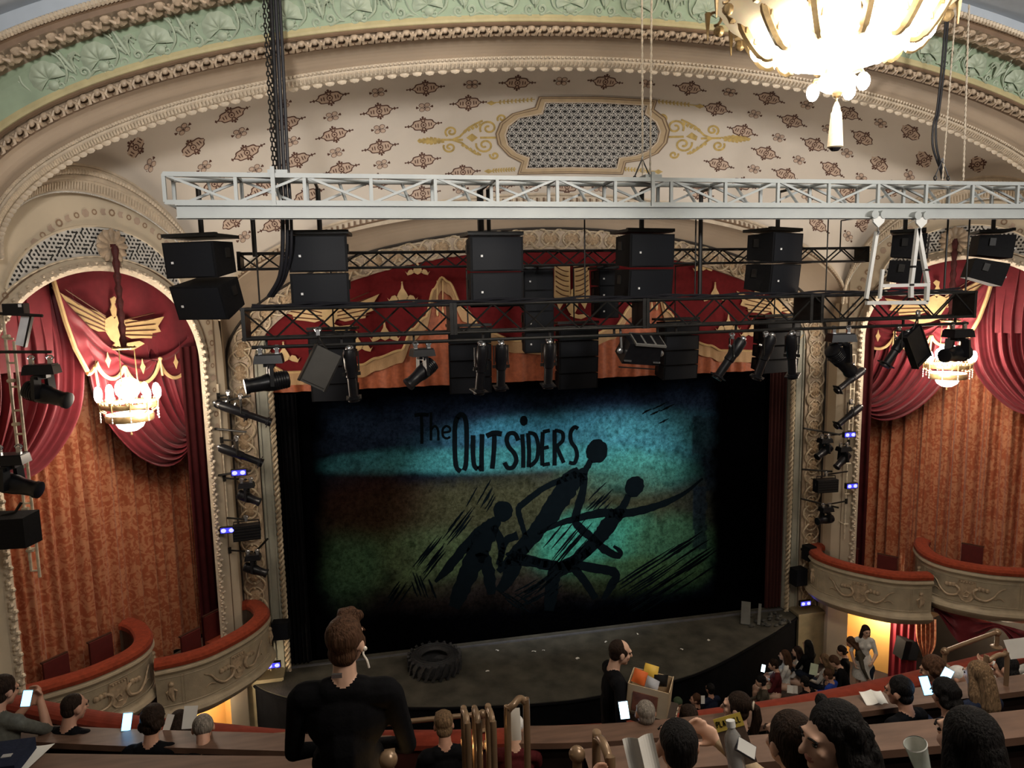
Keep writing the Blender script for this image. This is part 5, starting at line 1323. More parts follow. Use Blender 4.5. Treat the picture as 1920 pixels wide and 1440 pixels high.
yP=-5.3; PZ=ZB-.52
def on_pipe(px): p=at(px,620,yP); return Vector((p.x,yP,PZ))
moving_head(on_pipe(501)+Vector((0,0,-.10)),(-1,-.25,-.12),'moving head lantern at the left end of the front truss, lens to the left',.92,0)
moving_head(on_pipe(790)+Vector((0,0,-.10)),(-.75,-.3,-.55),'moving head lantern alone left of centre, tilted down to the left',.80,.2)
moving_head(on_pipe(1577)+Vector((0,0,-.10)),(.75,.2,-.65),'moving head lantern in front of the medallion band at the right, tilted down right',.98,-.2)
moving_head(on_pipe(1797)+Vector((0,0,-.10)),(-1,-.3,-.03),'moving head lantern above the glowing right box chandelier',.98,.0)
profile(on_pipe(655)+Vector((0,0,-.42)),(.05,.15,-1),.80,'upright profile lantern beside the tilted grey panel')
profile(on_pipe(900)+Vector((0,0,-.42)),(-.08,.2,-1),.78,'upright profile lantern, left of the pair by the centre')
profile(on_pipe(938)+Vector((0,0,-.40)),(.0,.2,-1),.74,'upright profile lantern, right of the pair by the centre')
profile(on_pipe(1028)+Vector((0,0,-.40)),(.0,.2,-1),.74,'upright profile lantern alone right of the centre pair')
profile(on_pipe(1370)+Vector((0,0,-.42)),(-.55,.1,-.85),.78,'profile lantern in front of bare orange valance, leaning down to the left')
profile(on_pipe(1432)+Vector((.02,0,-.42)),(-.25,.2,-1),.78,'profile lantern leaning left, of the pair before the right end speaker')
profile(on_pipe(1486)+Vector((0,0,-.42)),(.2,.2,-1),.78,'profile lantern leaning right, of the pair before the right end speaker')
profile(on_pipe(1683)+Vector((0,0,-.38)),(-.55,.1,-.85),.70,'profile lantern beside the dark tilted panel in front of the right box drapes')
def flood_panel(px,py,y,ang,w,h,m,label,dz=.0):
    c=at(px,py,y); t=thing('flood_panel',label,'stage light',c); R=Matrix.Rotation(.25,3,'Z')@Matrix.Rotation(ang,3,'Y')
    mb=MB(); mb.box((0,0,0),(w,.10,h),R); o=obj('housing',mb,m,t)
    for sg in (-1,1): mb=MB(); mb.box(R@Vector((sg*(w/2+.01),-.005,0)),(.02,.12,h*1.02),R); obj('edge_rail',mb,M_blacks,t)
    mb=MB(); mb.box(R@Vector((0,-.06,-h/2+.05)),(w*.9,.02,.03),R); obj('lip',mb,m,t)
    mb=MB(); q=Vector((0,0,h*.5+.18)); mb.tube([R@Vector((w*.4,0,h*.3)),q,R@Vector((-w*.4,0,h*.3))],.014,5); obj('yoke',mb,M_blacks,t)
    mb=MB(); clampc(mb,q,.08); obj('clamp',mb,M_chrome,t)
flood_panel(600,690,-5.45,.5,.36,.54,M_panel,'grey rectangular flood panel tilted under the left end of the front truss')
flood_panel(1718,650,-5.35,-.55,.36,.62,M_body,'black rectangular flood panel tilted beside the right box chandelier')
# scroller lantern with three pale panels
t=thing('scroller_lantern','boxy black lantern with three pale panes under the front truss','stage light',at(1200,655,-5.3))
R=Matrix.Rotation(.5,3,'X')@Matrix.Rotation(.12,3,'Y')
mb=MB(); mb.box((0,0,0),(.62,.34,.34),R,taper=.85); obj('housing',mb,M_body,t)
mb=MB(); mb.box(R@Vector((.06,-.02,.185)),(.50,.34,.03),R); obj('top_plate',mb,mat('worn_grey_frame',(.16,.155,.145),.4),t)
for k in range(3): mb=MB(); mb.box(R@Vector((.06+(k-1)*.165,-.02,.203)),(.125,.26,.012),R); obj('dark_pane',mb,M_body,t)
for sg in (-1,1): mb=MB(); mb.bar(R@Vector((sg*.31,0,0)),Vector((sg*.3,.05,.34)),.03,.03); obj('yoke_arm',mb,M_blacks,t)
mb=MB(); mb.bar((-.3,.05,.34),(.3,.05,.34),.03,.03); mb.bar(R@Vector((-.3,-.1,-.28)),R@Vector((.3,-.1,-.28)),.03,.02); obj('yoke_bar',mb,M_blacks,t)
for sg in (-1,1): mb=MB(); mb.ell(R@Vector((sg*.34,-.05,-.02)),(.05,.03,.05),None,8,6); mb.box(R@Vector((sg*.24,-.19,-.1)),(.12,.02,.02),R); obj('locking_knob',mb,M_chrome,t,smooth=True)
# ---------------------------------------------------------------- side ladders and their lanterns
def ladder(pts0,pts1,y0_,y1_,n,label,m,skip=(),r=.022):
    A0,A1=at(*pts0[0],y0_),at(*pts0[1],y1_); B0,B1=at(*pts1[0],y0_),at(*pts1[1],y1_)
    A1=Vector((A0.x,A0.y,A1.z)); B1=Vector((B0.x,B0.y,B1.z))
    t=thing('lighting_ladder',label,'ladder',A1); o=A1
    for a,b in ((A0,A1),(B0,B1)): mb=MB(); mb.tube([a-o,b-o],r,8); obj('side_rail',mb,m,t,smooth=True)
    for k in range(n):
        if k in skip: continue
        f=k/(n-1); a=lerp(A0,A1,f); z=a.z
        if z<B1.z-.02: break
        mb=MB(); mb.tube([a-o,Vector((B0.x,B0.y,z))-o],r*.7,6); obj('rung',mb,m,t,smooth=True)
    for k in range(6):
        z=lerp(A0.z,A1.z,(k+.5)/6); mb=MB(); mb.tube([Vector((A0.x-.03,A0.y,z))-o,Vector((A0.x+.07,A0.y-.03,z+.01))-o],r*1.2,6); obj('pipe_clamp',mb,m,t,smooth=True)
    for f in (.08,.5,.92):
        z=lerp(A0.z,A1.z,f); mb=MB(); mb.tube([Vector((A0.x,A0.y,z))-o,Vector((A0.x-(.12 if A0.x<0 else -.12)*(1 if abs(A0.x)<8 else 3.2),A0.y+.9,z))-o],.014,6); obj('wall_bracket',mb,m,t)
    return t
M_ladder=mat('pale_taped_pipe',(.56,.48,.36),.45,var=.35,scale=5,stretch=(1,1,2))
yl=-.72
ladder(((388,716),(419,1155)),((408,720),(424,985)),yl,yl,16,'pale ladder of pipes against the pier left of the stage',M_ladder)
ladder(((1597,665),(1590,1010)),((1604,665),(1602,820)),-.95,-.95,12,'pale ladder of pipes against the pier right of the stage',M_ladder,r=.018)
ladder(((5,590),(8,1075)),((26,640),(42,1085)),-4.35,-4.35,12,'pale ladder at the left edge in front of the box curtain',M_ladder)
mb=MB(); p=at(387,702,yl-.05); mb.lathe([(0,.02),(.075,.018),(.08,0),(.075,-.018),(0,-.02)],20,p,Matrix.Rotation(PI/2,3,'X')); obj('round_sign',mb,M_whites,label='white round disc on top of the ladder left of the stage',cat='disc')
# outriggers and lanterns on the left ladder
_a=at(408,720,yl); LA=(_a.x,yl-.02); _a=at(1597,665,-.95); RA=(_a.x,-.97)
def outrig(px0,py0,px1,py1,y,label):
    a,b=at(px0,py0,y),at(px1,py1,y-.05); mb=MB(); mb.tube([a,b],.022,7); o=obj('outrigger_pipe',mb,M_blacks,smooth=True,label=label,cat='pipe')
for px0,py0,px1,py1,l in ((396,757,470,742,'topmost outrigger pipe on the left stage ladder'),(393,803,462,810,'second outrigger pipe on the left stage ladder'),(398,893,470,882,'third outrigger pipe on the left stage ladder, by the blue light'),(470,1045,502,1010,'lowest outrigger pipe by the left jamb')):
    outrig(px0,py0,px1,py1,yl-.1,l)
profile(at(458,775,-1.0),(.95,.05,-.42),1.08,'long profile lantern topmost on the left ladder, pointing down to the stage',r=.085,arm=LA)
profile(at(433,768,-.85),(.9,.1,-.5),.72,'profile lantern tucked behind the topmost one on the left ladder',r=.08,arm=LA)
profile(at(450,853,-1.0),(.9,.05,-.45),.92,'profile lantern second on the left ladder, pointing down to the stage',r=.085,arm=LA)
moving_head(at(462,905,-1.0),(.95,-.1,-.45),'moving head on the left ladder below the blue light',.72,0,arm=LA)
moving_head(at(474,1040,-.95),(.85,-.1,-.35),'lowest moving head on the left ladder, just above the box rail',.74,0,arm=LA)
def wash_box(px,py,y,w,h,rz,label,arm=None):
    t=thing('wash_light',label,'stage light',at(px,py,y),rz); mb=MB(); q=Matrix.Rotation(-rz,3,'Z')@(Vector((arm[0],arm[1],at(px,py,y).z+h*.75+.03))-at(px,py,y)); mb.tube([Vector((0,0,h*.75+.03)),q],.02,6); obj('hook_arm',mb,M_blacks,t); mb=MB(); mb.box((0,0,0),(w,.22,h)); obj('housing',mb,M_body,t)
    mb=MB(); 
    for k in range(5): mb.box((0,-.115,-h*.4+k*h*.2),(w*.94,.012,.012))
    obj('fin',mb,M_blacks,t); mb=MB(); mb.tube([(w*.5,0,0),(w*.45,0,h*.75),(-w*.45,0,h*.75),(-w*.5,0,0)],.014,5); obj('yoke',mb,M_blacks,t)
    mb=MB(); clampc(mb,Vector((0,0,h*.75)),.08); obj('clamp',mb,M_chrome,t)
wash_box(463,997,-.95,.52,.30,.12,'wide black wash light on the left ladder beside the blue lights',LA)
wash_box(1548,910,-1.1,.52,.30,-.05,'wide black wash light on the right ladder between two moving heads',RA)
for px0,py0,px1,py1,l in ((1507,803,1575,815,'topmost outrigger pipe beside the right jamb'),(1504,880,1560,884,'second outrigger pipe beside the right jamb'),(1502,935,1572,952,'lowest outrigger pipe beside the right jamb'),(1575,690,1602,700,'short outrigger at the top of the right ladder')):
    outrig(px0,py0,px1,py1,-1.05,l)
profile(at(1595,712,-1.3),(-.9,-.1,-.55),.92,'profile lantern topmost on the right ladder, pointing down left',r=.085,arm=RA)
profile(at(1592,780,-1.3),(-.9,-.1,-.55),.85,'profile lantern second on the right ladder, pointing down left',r=.08,arm=RA)
moving_head(at(1547,822,-1.1),(-.9,-.2,-.45),'moving head on the right side, over the medallion band',.72,0,arm=RA)
moving_head(at(1582,838,-1.15),(-.75,-.15,-.6),'moving head on the right ladder below the upper blue light',.72,0,arm=RA)
moving_head(at(1549,951,-1.1),(-1,-.2,-.02),'lowest moving head on the right, just above the box rail',.72,0,arm=RA)
# left edge boom
moving_head(at(77,684,-4.9),(.85,-.25,-.25),'big moving head in front of the left box curtain, hanging upright',.95,0)
moving_head(at(18,852,-5.3),(.95,-.2,-.25),'moving head cut by the left edge, above the black speaker',.95,0)
t=thing('wall_speaker','black speaker box at the left edge of the photo below the moving heads','speaker',at(24,990,-4.9))
mb=MB(); mb.add([(-.45,-.2,-.22),(.22,-.2,-.24),(.33,.05,-.22),(-.45,.15,-.22),(-.45,-.2,.18),(.22,-.2,.18),(.33,.05,.22),(-.45,.15,.22)],[(3,2,1,0),(4,5,6,7),(0,1,5,4),(1,2,6,5),(2,3,7,6),(3,0,4,7)]); obj('cabinet',mb,M_cab,t)
mb=MB(); mb.tube([(-.1,-.05,.2),(.05,0,.22),(.12,.05,.34)],.02,6); obj('bracket',mb,M_blacks,t)
t=thing('dimmer_box','small black box on the bar at the top of the left boom','box',at(30,580,-4.6)); mb=MB(); mb.box((0,0,0),(.26,.18,.16)); obj('case',mb,M_body,t); mb=MB(); mb.box((.09,-.092,.05),(.04,.01,.04)); obj('label_plate',mb,M_badge,t)
t=thing('louvre_panel','white louvred panel tilted on the left boom','stage light',at(43,620,-4.6)); R=Matrix.Rotation(.28,3,'Y'); mb=MB(); mb.box((0,0,0),(.10,.05,.42),R); obj('white_face',mb,mat('white_panel',(.75,.78,.85),.4),t); mb=MB(); mb.box(R@Vector((.06,.02,0)),(.03,.08,.44),R); obj('side_frame',mb,M_blacks,t)
for px0,py0,px1,py1,l in ((0,588,80,592,'upper black bar of the left boom'),(0,660,97,660,'lower black bar of the left boom, carrying the moving head')):
    outrig(px0,py0,px1,py1,-4.65,l)
# small front speakers on the jambs and the blue cue lights
def jamb_speaker(px,py,y,w,h,rz,label):
    t=thing('front_speaker',label,'speaker',at(px,py,y),rz); mb=MB(); mb.box((0,0,0),(w,.26,h),taper=.96); obj('cabinet',mb,M_cab,t); mb=MB(); mb.box((0,-.135,0),(w*.92,.012,h*.92)); obj('grille',mb,M_cabf,t); mb=MB(); mb.bar((0,.13,0),(0,.3,0),.06); obj('wall_bracket',mb,M_blacks,t)
jamb_speaker(527,1180,-.4,.36,.36,-.1,'small black speaker on the left jamb beside the box rail')
jamb_speaker(1497,1080,-.35,.34,.42,.1,'small black speaker on the right jamb, lower of two')
jamb_speaker(1517,1036,-.3,.24,.36,.1,'small black speaker on the right jamb, upper of two')
def cue(px,py,y,label):
    t=thing('cue_light',label,'cue light',at(px,py,y)); mb=MB(); mb.box((0,.02,0),(.30,.08,.13)); obj('case',mb,M_blacks,t)
    for sg in (-1,1): mb=MB(); mb.ell((sg*.075,-.03,0),(.05,.025,.042),None,8,6); obj('blue_lamp',mb,M_led,t,smooth=True)
    mb=MB(); mb.box((0,-.021,0),(.26,.004,.10)); obj('glowing_face',mb,mat('blue_lit_face',(.05,.05,.8),.4,emit=(.03,.03,.7),es=1.6),t)
for px,py,y,l in ((448,886,-1.05,'blue cue light on the left ladder above the moving head'),(427,994,-1.05,'blue cue light on the left ladder beside the wide wash light'),(513,1247,-.6,'blue cue light low on the left jamb by the box'),(1593,815,-1.35,'blue cue light on the right ladder under the profile lanterns'),(1597,911,-1.35,'blue cue light on the right ladder beside the wide wash light'),(1510,1131,-.5,'blue cue light low on the right jamb under the small speaker')):
    cue(px,py,y,l)
# ---------------------------------------------------------------- balcony: red rail, row parapets, steps, hand rails
import numpy as np
M_plush=mat('red_plush_balcony_rail',(.20,.032,.017),.85,var=.15,scale=10,spec=.08,sheen=.05)
M_ledge=mat('brown_varnished_ledge',(.125,.070,.047),.5,var=.25,scale=3,stretch=(1,6,1))
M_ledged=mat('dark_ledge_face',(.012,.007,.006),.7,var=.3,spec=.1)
M_aisle=mat('dark_aisle_carpet',(.050,.022,.016),.85,var=.25,scale=6)
M_pole=mat('bronze_hand_rail',(.24,.155,.09),.30,metal=.3,var=.12,spec=.6)
M_steplamp=mat('warm_step_lamp',(1,.7,.3),.4,emit=(1,.62,.22),es=12)
ZR,ZE1,ZE2=4.0,4.72,5.62
def cat2(pts,k=6): return [(q.x,q.y) for q in catmull([(a,b,0) for a,b in pts],k)]
def ledge(far,wn,z,name,label,mt,mf,depth=1.3,lip=.05,rnd=.0,wall=True):
    # far: pixels of the far edge of the flat top; wn: its width in metres
    P=[atz(x,y,z) for x,y in cat2(far)]; n=len(P); Q=[]
    for i in range(n):
        t=(P[min(i+1,n-1)]-P[max(i-1,0)]).normalized(); q=Vector((t.y,-t.x,0)); Q.append(P[i]+q*wn)
    d=Vector((0,0,-1)); mb=MB()
    if rnd:
        rows=[]
        for k in range(9):
            f=k/8; rows.append([lerp(a,b,f)+Vector((0,0,rnd*math.sin(PI*f)**.6-rnd)) for a,b in zip(P,Q)])
        rows.append([q+d*(lip+rnd) for q in Q]); rows=[[p+d*(lip+rnd) for p in P]]+rows
        rows_mesh(rows,mb)
    else:
        mb.strip(P,Q); mb.strip(Q,[q+d*lip for q in Q]); mb.strip(P,[p+d*lip for p in P]); 
    o=struct(name,mb,mt,smooth=bool(rnd),label=label)
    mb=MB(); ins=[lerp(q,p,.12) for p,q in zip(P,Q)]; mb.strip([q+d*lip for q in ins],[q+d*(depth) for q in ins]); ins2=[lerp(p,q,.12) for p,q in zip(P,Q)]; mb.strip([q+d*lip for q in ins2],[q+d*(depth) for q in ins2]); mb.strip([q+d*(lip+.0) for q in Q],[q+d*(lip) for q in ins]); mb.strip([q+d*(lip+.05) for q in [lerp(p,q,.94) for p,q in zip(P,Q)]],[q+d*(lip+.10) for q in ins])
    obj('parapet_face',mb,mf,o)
    return P,Q
railpx=[(-160,1262),(-60,1278),(20,1293),(200,1327),(400,1347),(563,1361),(763,1361),(873,1360),(990,1355),(1147,1347),(1280,1328),(1480,1299),(1663,1262),(1850,1218),(1960,1188),(2060,1160)]
PR_,QR_=ledge(railpx,.24,ZR,'trim_balcony_rail','red plush balcony front rail curving across the picture',M_plush,mat('dark_maroon_parapet',(.055,.014,.010),.6,var=.3),.75,.05,.05)
ledge([(-160,1343),(0,1354),(140,1362),(280,1368),(430,1372),(563,1376),(650,1378),(735,1379)],.22,ZE1,'trim_parapet_left','brown topped row parapet left of the aisle, behind the front row',M_ledge,M_ledged,1.6)
ledge([(972,1361),(1050,1360),(1147,1356),(1280,1345),(1440,1325),(1600,1304),(1760,1284),(1920,1264),(2080,1243)],.23,ZE1,'trim_parapet_right','brown topped row parapet right of the aisle, behind the front row',M_ledge,M_ledged,1.6)
ledge([(-160,1405),(0,1411),(280,1415),(563,1418),(650,1419)],.30,ZE2,'trim_near_parapet_left','nearest brown parapet at the bottom left of the photo',M_ledge,M_ledged,1.6)
ledge([(1092,1404),(1233,1392),(1440,1376),(1600,1361),(1760,1347),(1920,1330),(2080,1312)],.24,ZE2,'trim_near_parapet_right','nearest brown parapet at the bottom right, in front of the seated audience',M_ledge,M_ledged,1.6)
# stepped balcony floor under the rows
FA,FB,FC=3.22,4.05,5.05
mb=MB()
def slab(far,near,zt_,zb_):
    n=len(far); a=[Vector((*p,zt_)) for p in far]; b=[Vector((*p,zt_)) for p in near]
    mb.strip(a,b); mb.strip([p+Vector((0,0,zb_-zt_)) for p in a],a); mb.strip([p+Vector((0,0,zb_-zt_)) for p in b],b)
fr_=[(p.x,p.y-.1) for p in PR_[::3]]
slab(fr_,[(x,y-1.25) for x,y in fr_],FA,FA-.5); slab([(x,y-1.25) for x,y in fr_],[(x,y-2.9) for x,y in fr_],FB,FB-1.2); slab([(x,y-2.9) for x,y in fr_],[(x,y-7.5) for x,y in fr_],FC,FC-1.6)
struct('floor_balcony',mb,M_aisle,label='stepped dark balcony floor under the rows')
# aisle front: low board below the red rail
# hand rails of bent pipe
def pipe(pts,r,label,y=None,m=M_pole,flanges=(),balls=(),group='bronze hand rails in the aisle',k=6):
    o=Vector(pts[0]); t=thing('hand_rail',label,'hand rail',o,group=group); mb=MB(); mb.tube([p-o for p in catmull(pts,k)],r,10); obj('pipe',mb,M_pole,t,smooth=True)
    for f in flanges: mb=MB(); mb.lathe([(0,.012),(r*1.4,.02),(r*2.6,.008),(r*2.7,0)],18,Vector(f)-o); obj('flange',mb,M_pole,t,smooth=True)
    for b in balls: mb=MB(); mb.ell(Vector(b)-o,r*1.7,None,14,10); obj('ball_end',mb,M_pole,t,smooth=True)
    return t
def L(px,py,d): return atd(px,py,d)
dR=L(900,1366,6.6); zr=ZR+.02
A=atz(905,1366,zr); B=Vector((A.x,A.y,0)); 
h=at(905,1338,A.y).z
a2=at(560,1338,A.y+.10)
pipe([Vector((A.x-2.2,A.y+.12,h)),Vector((A.x-.9,A.y+.05,h)),Vector((A.x-.04,A.y,h)),Vector((A.x,A.y,h-.03)),Vector((A.x,A.y,zr))],.024,'bronze pipe rail standing on the red balcony rail left of the aisle',flanges=[(A.x,A.y,zr)],balls=[(A.x,A.y,h)],k=3)
A=atz(1770,1249,zr); C=atz(1868,1213,zr); h=at(1764,1222,A.y).z
pipe([Vector((A.x,A.y,zr)),Vector((A.x,A.y,h-.03)),Vector((A.x+.03,A.y+.01,h)),Vector((C.x-.03,C.y,h)),Vector((C.x,C.y,h-.03)),Vector((C.x,C.y,zr))],.024,'bronze pipe rail standing on the red balcony rail at the right',flanges=[(A.x,A.y,zr),(C.x,C.y,zr)],balls=[(A.x,A.y,h),(C.x,C.y,h)],k=3)
def hoop(px,pt,d,label,zfoot,dy=.22,r=.022):
    p=L(px,pt,d); P=[Vector((p.x,p.y,zfoot)),Vector((p.x,p.y,p.z-.12)),Vector((p.x,p.y+.03,p.z-.03)),Vector((p.x,p.y+dy*.5,p.z)),Vector((p.x,p.y+dy-.03,p.z-.03)),Vector((p.x,p.y+dy,p.z-.13)),Vector((p.x,p.y+dy,zfoot))]
    return pipe(P,r,label,k=5)
hoop(877,1356,4.9,'bronze hoop rail seen end on, first of three beside the step lamps',FB); hoop(898,1354,5.0,'bronze hoop rail seen end on, second of three beside the step lamps',FB); hoop(925,1354,4.8,'bronze hoop rail seen end on, third of three beside the step lamps',FB)
p=L(951,1326,5.2); q=L(987,1326,5.3)
pipe([Vector((p.x,p.y,FB)),Vector((p.x,p.y,p.z-.10)),Vector((p.x+.012,p.y,p.z-.02)),Vector((p.x+.05,p.y,p.z+.015)),Vector((q.x-.05,q.y,p.z+.015)),Vector((q.x-.012,q.y,p.z-.02)),Vector((q.x,q.y,p.z-.10)),Vector((q.x,q.y,FB))],.026,'tall bronze hoop rail facing the stage at the right side of the aisle',k=5)
p=L(1848,1240,6.2); q=L(1880,1240,6.25)
pipe([Vector((p.x,p.y,FA)),Vector((p.x,p.y,p.z-.10)),Vector((p.x+.03,p.y,p.z)),Vector((q.x+.0,q.y,p.z+.03)),Vector((q.x+.05,q.y,p.z-.12)),Vector((q.x+.06,q.y,FA))],.020,'bronze hoop rail among the heads at the right end of the front row',k=5)
for px,py,d,l in ((1082,1414,3.5,'bronze rail post with a ball end beside the nearest right parapet'),(728,1424,3.1,'bronze rail post with a ball end below the standing usher')):
    p=L(px,py,d); pipe([Vector((p.x,p.y,FC-.6)),Vector((p.x,p.y,p.z))],.024,l,balls=[p],k=2)
hoop(1146,1422,3.3,'bronze hoop rail seen end on at the bottom edge, beside the ball post',FC-.3)
for px,py,d,l in ((871,1387,5.3,'glowing step lamp left of the bronze hoops'),(915,1394,5.1,'glowing step lamp between the bronze hoops'),(731,1414,3.4,'glowing step lamp beside the ball post below the usher')):
    p=L(px,py,d); t=thing('step_lamp',l,'step lamp',p,group=None); mb=MB(); mb.box((0,.02,-.02),(.05,.03,.05)); obj('housing',mb,M_pole,t); mb=MB(); mb.ell((0,-.01,0),(.016,.012,.016),None,8,6); obj('lit_lens',mb,M_steplamp,t,smooth=True); lamp('step_lamp_light','POINT',p+Vector((0,-.05,-.05)),.5,(1,.6,.25),.02)
# ---------------------------------------------------------------- people
M_skin=mat('skin',(.46,.25,.17),.5,var=.08,scale=8)
M_skin2=mat('pale_skin',(.58,.36,.26),.5,var=.06,scale=8)
M_eye=mat('dark_eye',(.01,.008,.006),.3)
def cloth(name,c): return mat(name,c,.9,var=.15,scale=25,bump=.15,bscale=60,spec=.08)
def hairm(name,c): return mat(name,c,.62,var=.5,scale=70,stretch=(1,1,.10),bump=.7,bscale=130,spec=.10)
H_dark=hairm('dark_brown_hair',(.022,.013,.009)); H_black=hairm('black_hair',(.010,.009,.009)); H_brown=hairm('brown_hair',(.07,.035,.02)); H_grey=hairm('grey_hair',(.22,.19,.16)); H_blond=hairm('dark_blond_hair',(.16,.10,.055)); H_white=hairm('white_hair',(.45,.41,.36))
C_black=cloth('black_garment',(.005,.005,.006)); C_navy=cloth('navy_garment',(.014,.018,.035)); C_grey=cloth('grey_green_shirt',(.10,.10,.085)); C_white=cloth('white_garment',(.62,.60,.56)); C_jean=cloth('dark_jeans',(.02,.025,.04)); C_olive=cloth('olive_brown_coat',(.065,.055,.04)); C_blue=cloth('royal_blue_garment',(.02,.05,.28)); C_tan=cloth('beige_jumper',(.38,.29,.19)); C_maroon=cloth('maroon_garment',(.08,.014,.016)); C_cap=cloth('green_knit_cap',(.06,.085,.05))
C_shoe=mat('dark_shoe',(.012,.011,.010),.5)
def remeshed(name,mb,vox,sm=2):
    me=bpy.data.meshes.new(name+'_raw'); me.from_pydata(mb.v,[],mb.f); o=bpy.data.objects.new('tmp',me); COL.objects.link(o)
    m=o.modifiers.new('r','REMESH'); m.mode='VOXEL'; m.voxel_size=vox; m.use_smooth_shade=True
    if sm: s=o.modifiers.new('s','SMOOTH'); s.factor=.5; s.iterations=sm
    dg=bpy.context.evaluated_depsgraph_get(); out=bpy.data.meshes.new_from_object(o.evaluated_get(dg)); bpy.data.objects.remove(o); bpy.data.meshes.remove(me)
    out.name=name; return out
class Fig:
    def __init__(s): s.mb=MB(); s.pr=[]
    def cap(s,p,q,r0,r1,tag,fx=1.0):
        p=Vector(p);q=Vector(q); n=7; pts=[];rs=[]; d=(q-p); L=max(d.length,1e-4); u=d/L
        for k in range(4): a=PI/2*k/3; pts.append(p-u*r0*math.cos(a)); rs.append(max(.001,r0*math.sin(a)))
        for k in range(1,4): pts.append(p+d*k/4); rs.append(lerp(r0,r1,k/4))
        for k in range(4): a=PI/2*(1-k/3); pts.append(q+u*r1*math.cos(a)); rs.append(max(.001,r1*math.sin(a)))
        s.mb.tube(pts,rs,10,flat=fx); s.pr.append((p,q,r0,r1,tag))
    def ell(s,c,r,tag,R=None):
        s.mb.ell(c,r,R,14,10); c=Vector(c); i=max(range(3),key=lambda k:r[k]); e=Vector((0,0,0)); m=sorted(r)[1]; e[i]=max(0,r[i]-m)
        if R is not None: e=R@e
        s.pr.append((c-e,c+e,m,m,tag))
def person(label,head_at,yaw,pose='sit',hair='short',hm=H_dark,top=C_black,legs=C_jean,skin=M_skin,lean=0.0,hyaw=0.0,hpitch=0.0,hroll=0.0,hands=None,k=1.0,vox=.011,sleeve=True,dress=False,female=False,bulk=1.0,group=None,floor=None,extra=None,curl=.9,hair_extra=None,cover=None):
    """head_at: world place of the middle of the head; yaw: facing direction (0 = towards the stage)."""
    F_=Fig(); sit=pose=='sit'
    hz=.50 if sit else .95
    Rl=Matrix.Rotation(-lean,3,'X'); hip=Vector((0,0,hz))
    T=lambda x,y,z: hip+Rl@Vector((x,y,z))
    sw=(.165 if female else .19)*bulk
    top_='top'
    F_.ell(hip+Vector((0,0,0)),(.165,.115,.12),'legs' if not dress else top_)
    F_.ell(T(0,0,.10),((.135 if not female else .118)*bulk**2,.11*bulk,.16),top_,Rl); F_.cap(T(0,0,.08),T(0,.0,.22),(.12 if not female else .105)*bulk,(.125 if not female else .11)*bulk,top_); F_.ell(T(0,.005,.32),((.172 if not female else .15)*bulk,.118,.17),top_,Rl)
    F_.cap(T(-sw+.03,0,.445),T(sw-.03,0,.445),.068,.068,top_); F_.cap(T(-.07,-.01,.47),T(.07,-.01,.47),.065,.065,top_)
    if female: 
        for sg in (-1,1): F_.ell(T(sg*.07,.095,.33),(.06,.05,.06),top_)
    nk=T(0,-.005,.50); Rh=Rl@Matrix.Rotation(lean*.6,3,'X')@Matrix.Rotation(hyaw,3,'Z')@Matrix.Rotation(-hpitch,3,'X')@Matrix.Rotation(hroll,3,'Y')
    nt_=nk+Rl@Vector((0,.015,.05)); hc=nt_+Rh@Vector((0,.03,.125))
    F_.cap(nk,hc-Rh@Vector((0,.03,.06)),.060,.052,'skin')
    H=lambda x,y,z: hc+Rh@Vector((x,y,z))
    F_.ell(H(0,-.012,.025),(.076,.096,.088),'skin',Rh); F_.ell(H(0,.028,-.035),(.060,.066,.075),'skin',Rh); F_.ell(H(0,.066,-.092),(.028,.024,.022),'skin',Rh)
    F_.cap(H(0,.088,.018),H(0,.114,-.026),.010,.015,'skin'); F_.cap(H(-.035,.083,.03),H(.035,.083,.03),.014,.014,'skin')
    F_.ell(H(0,.088,-.060),(.026,.013,.011),'lip',Rh)
    for sg in (-1,1):
        F_.ell(H(sg*.080,-.005,-.008),(.010,.022,.034),'skin',Rh); F_.ell(H(sg*.04,.065,-.02),(.022,.02,.02),'skin',Rh)
    # legs
    for sg in (-1,1):
        if sit: kn=hip+Vector((sg*.115,.44,.02)); an=hip+Vector((sg*.11,.44,-.42))
        elif pose=='walk': kn=hip+Vector((sg*.10,.10+sg*.10,-.44)); an=hip+Vector((sg*.09,sg*.14-.02,-.86))
        else: kn=hip+Vector((sg*.095,.02,-.44)); an=hip+Vector((sg*.10,-.02,-.86))
        lt='skin' if dress else 'legs'
        F_.cap(hip+Vector((sg*.085,.0,-.02)),kn,.092,.062,lt if not dress or not sit else 'legs'); F_.cap(kn,an,.060,.038,lt); F_.cap(an+Vector((0,-.03,-.045)),an+Vector((0,.15,-.055)),.040,.034,'shoe')
    if dress and not sit:
        n=10; F_.mb.lathe([(.14,.10),(.19,-.05),(.22,-.25),(.235,-.42),(.05,-.43)],20,hip); 
        for a in range(8): c=Vector((.14*math.cos(a*PI/4),.14*math.sin(a*PI/4),0)); F_.pr.append((hip+c+Vector((0,0,.05)),hip+c+Vector((0,0,-.40)),.09,.10,top_))
    # arms by two-bone reach
    hands=hands or {}
    for sg,key in ((-1,'L'),(1,'R')):
        sh=T(sg*sw,0,.43); spec=hands.get(key)
        if spec is None: tgt=(Vector((sg*.14,.34,hz+.12)) if sit else Vector((sg*.27,.06,hz-.10)))
        else: tgt=Vector(spec[:3])
        la,lb=.29,.25; d=tgt-sh; D=min(d.length,la+lb-.01); d.normalize(); tgt=sh+d*D
        pole=Vector((sg*.6,-.25,-1)); a=(la*la-lb*lb+D*D)/(2*D); hgt=math.sqrt(max(0,la*la-a*a)); pp=(pole-d*pole.dot(d)).normalized(); el=sh+d*a+pp*hgt
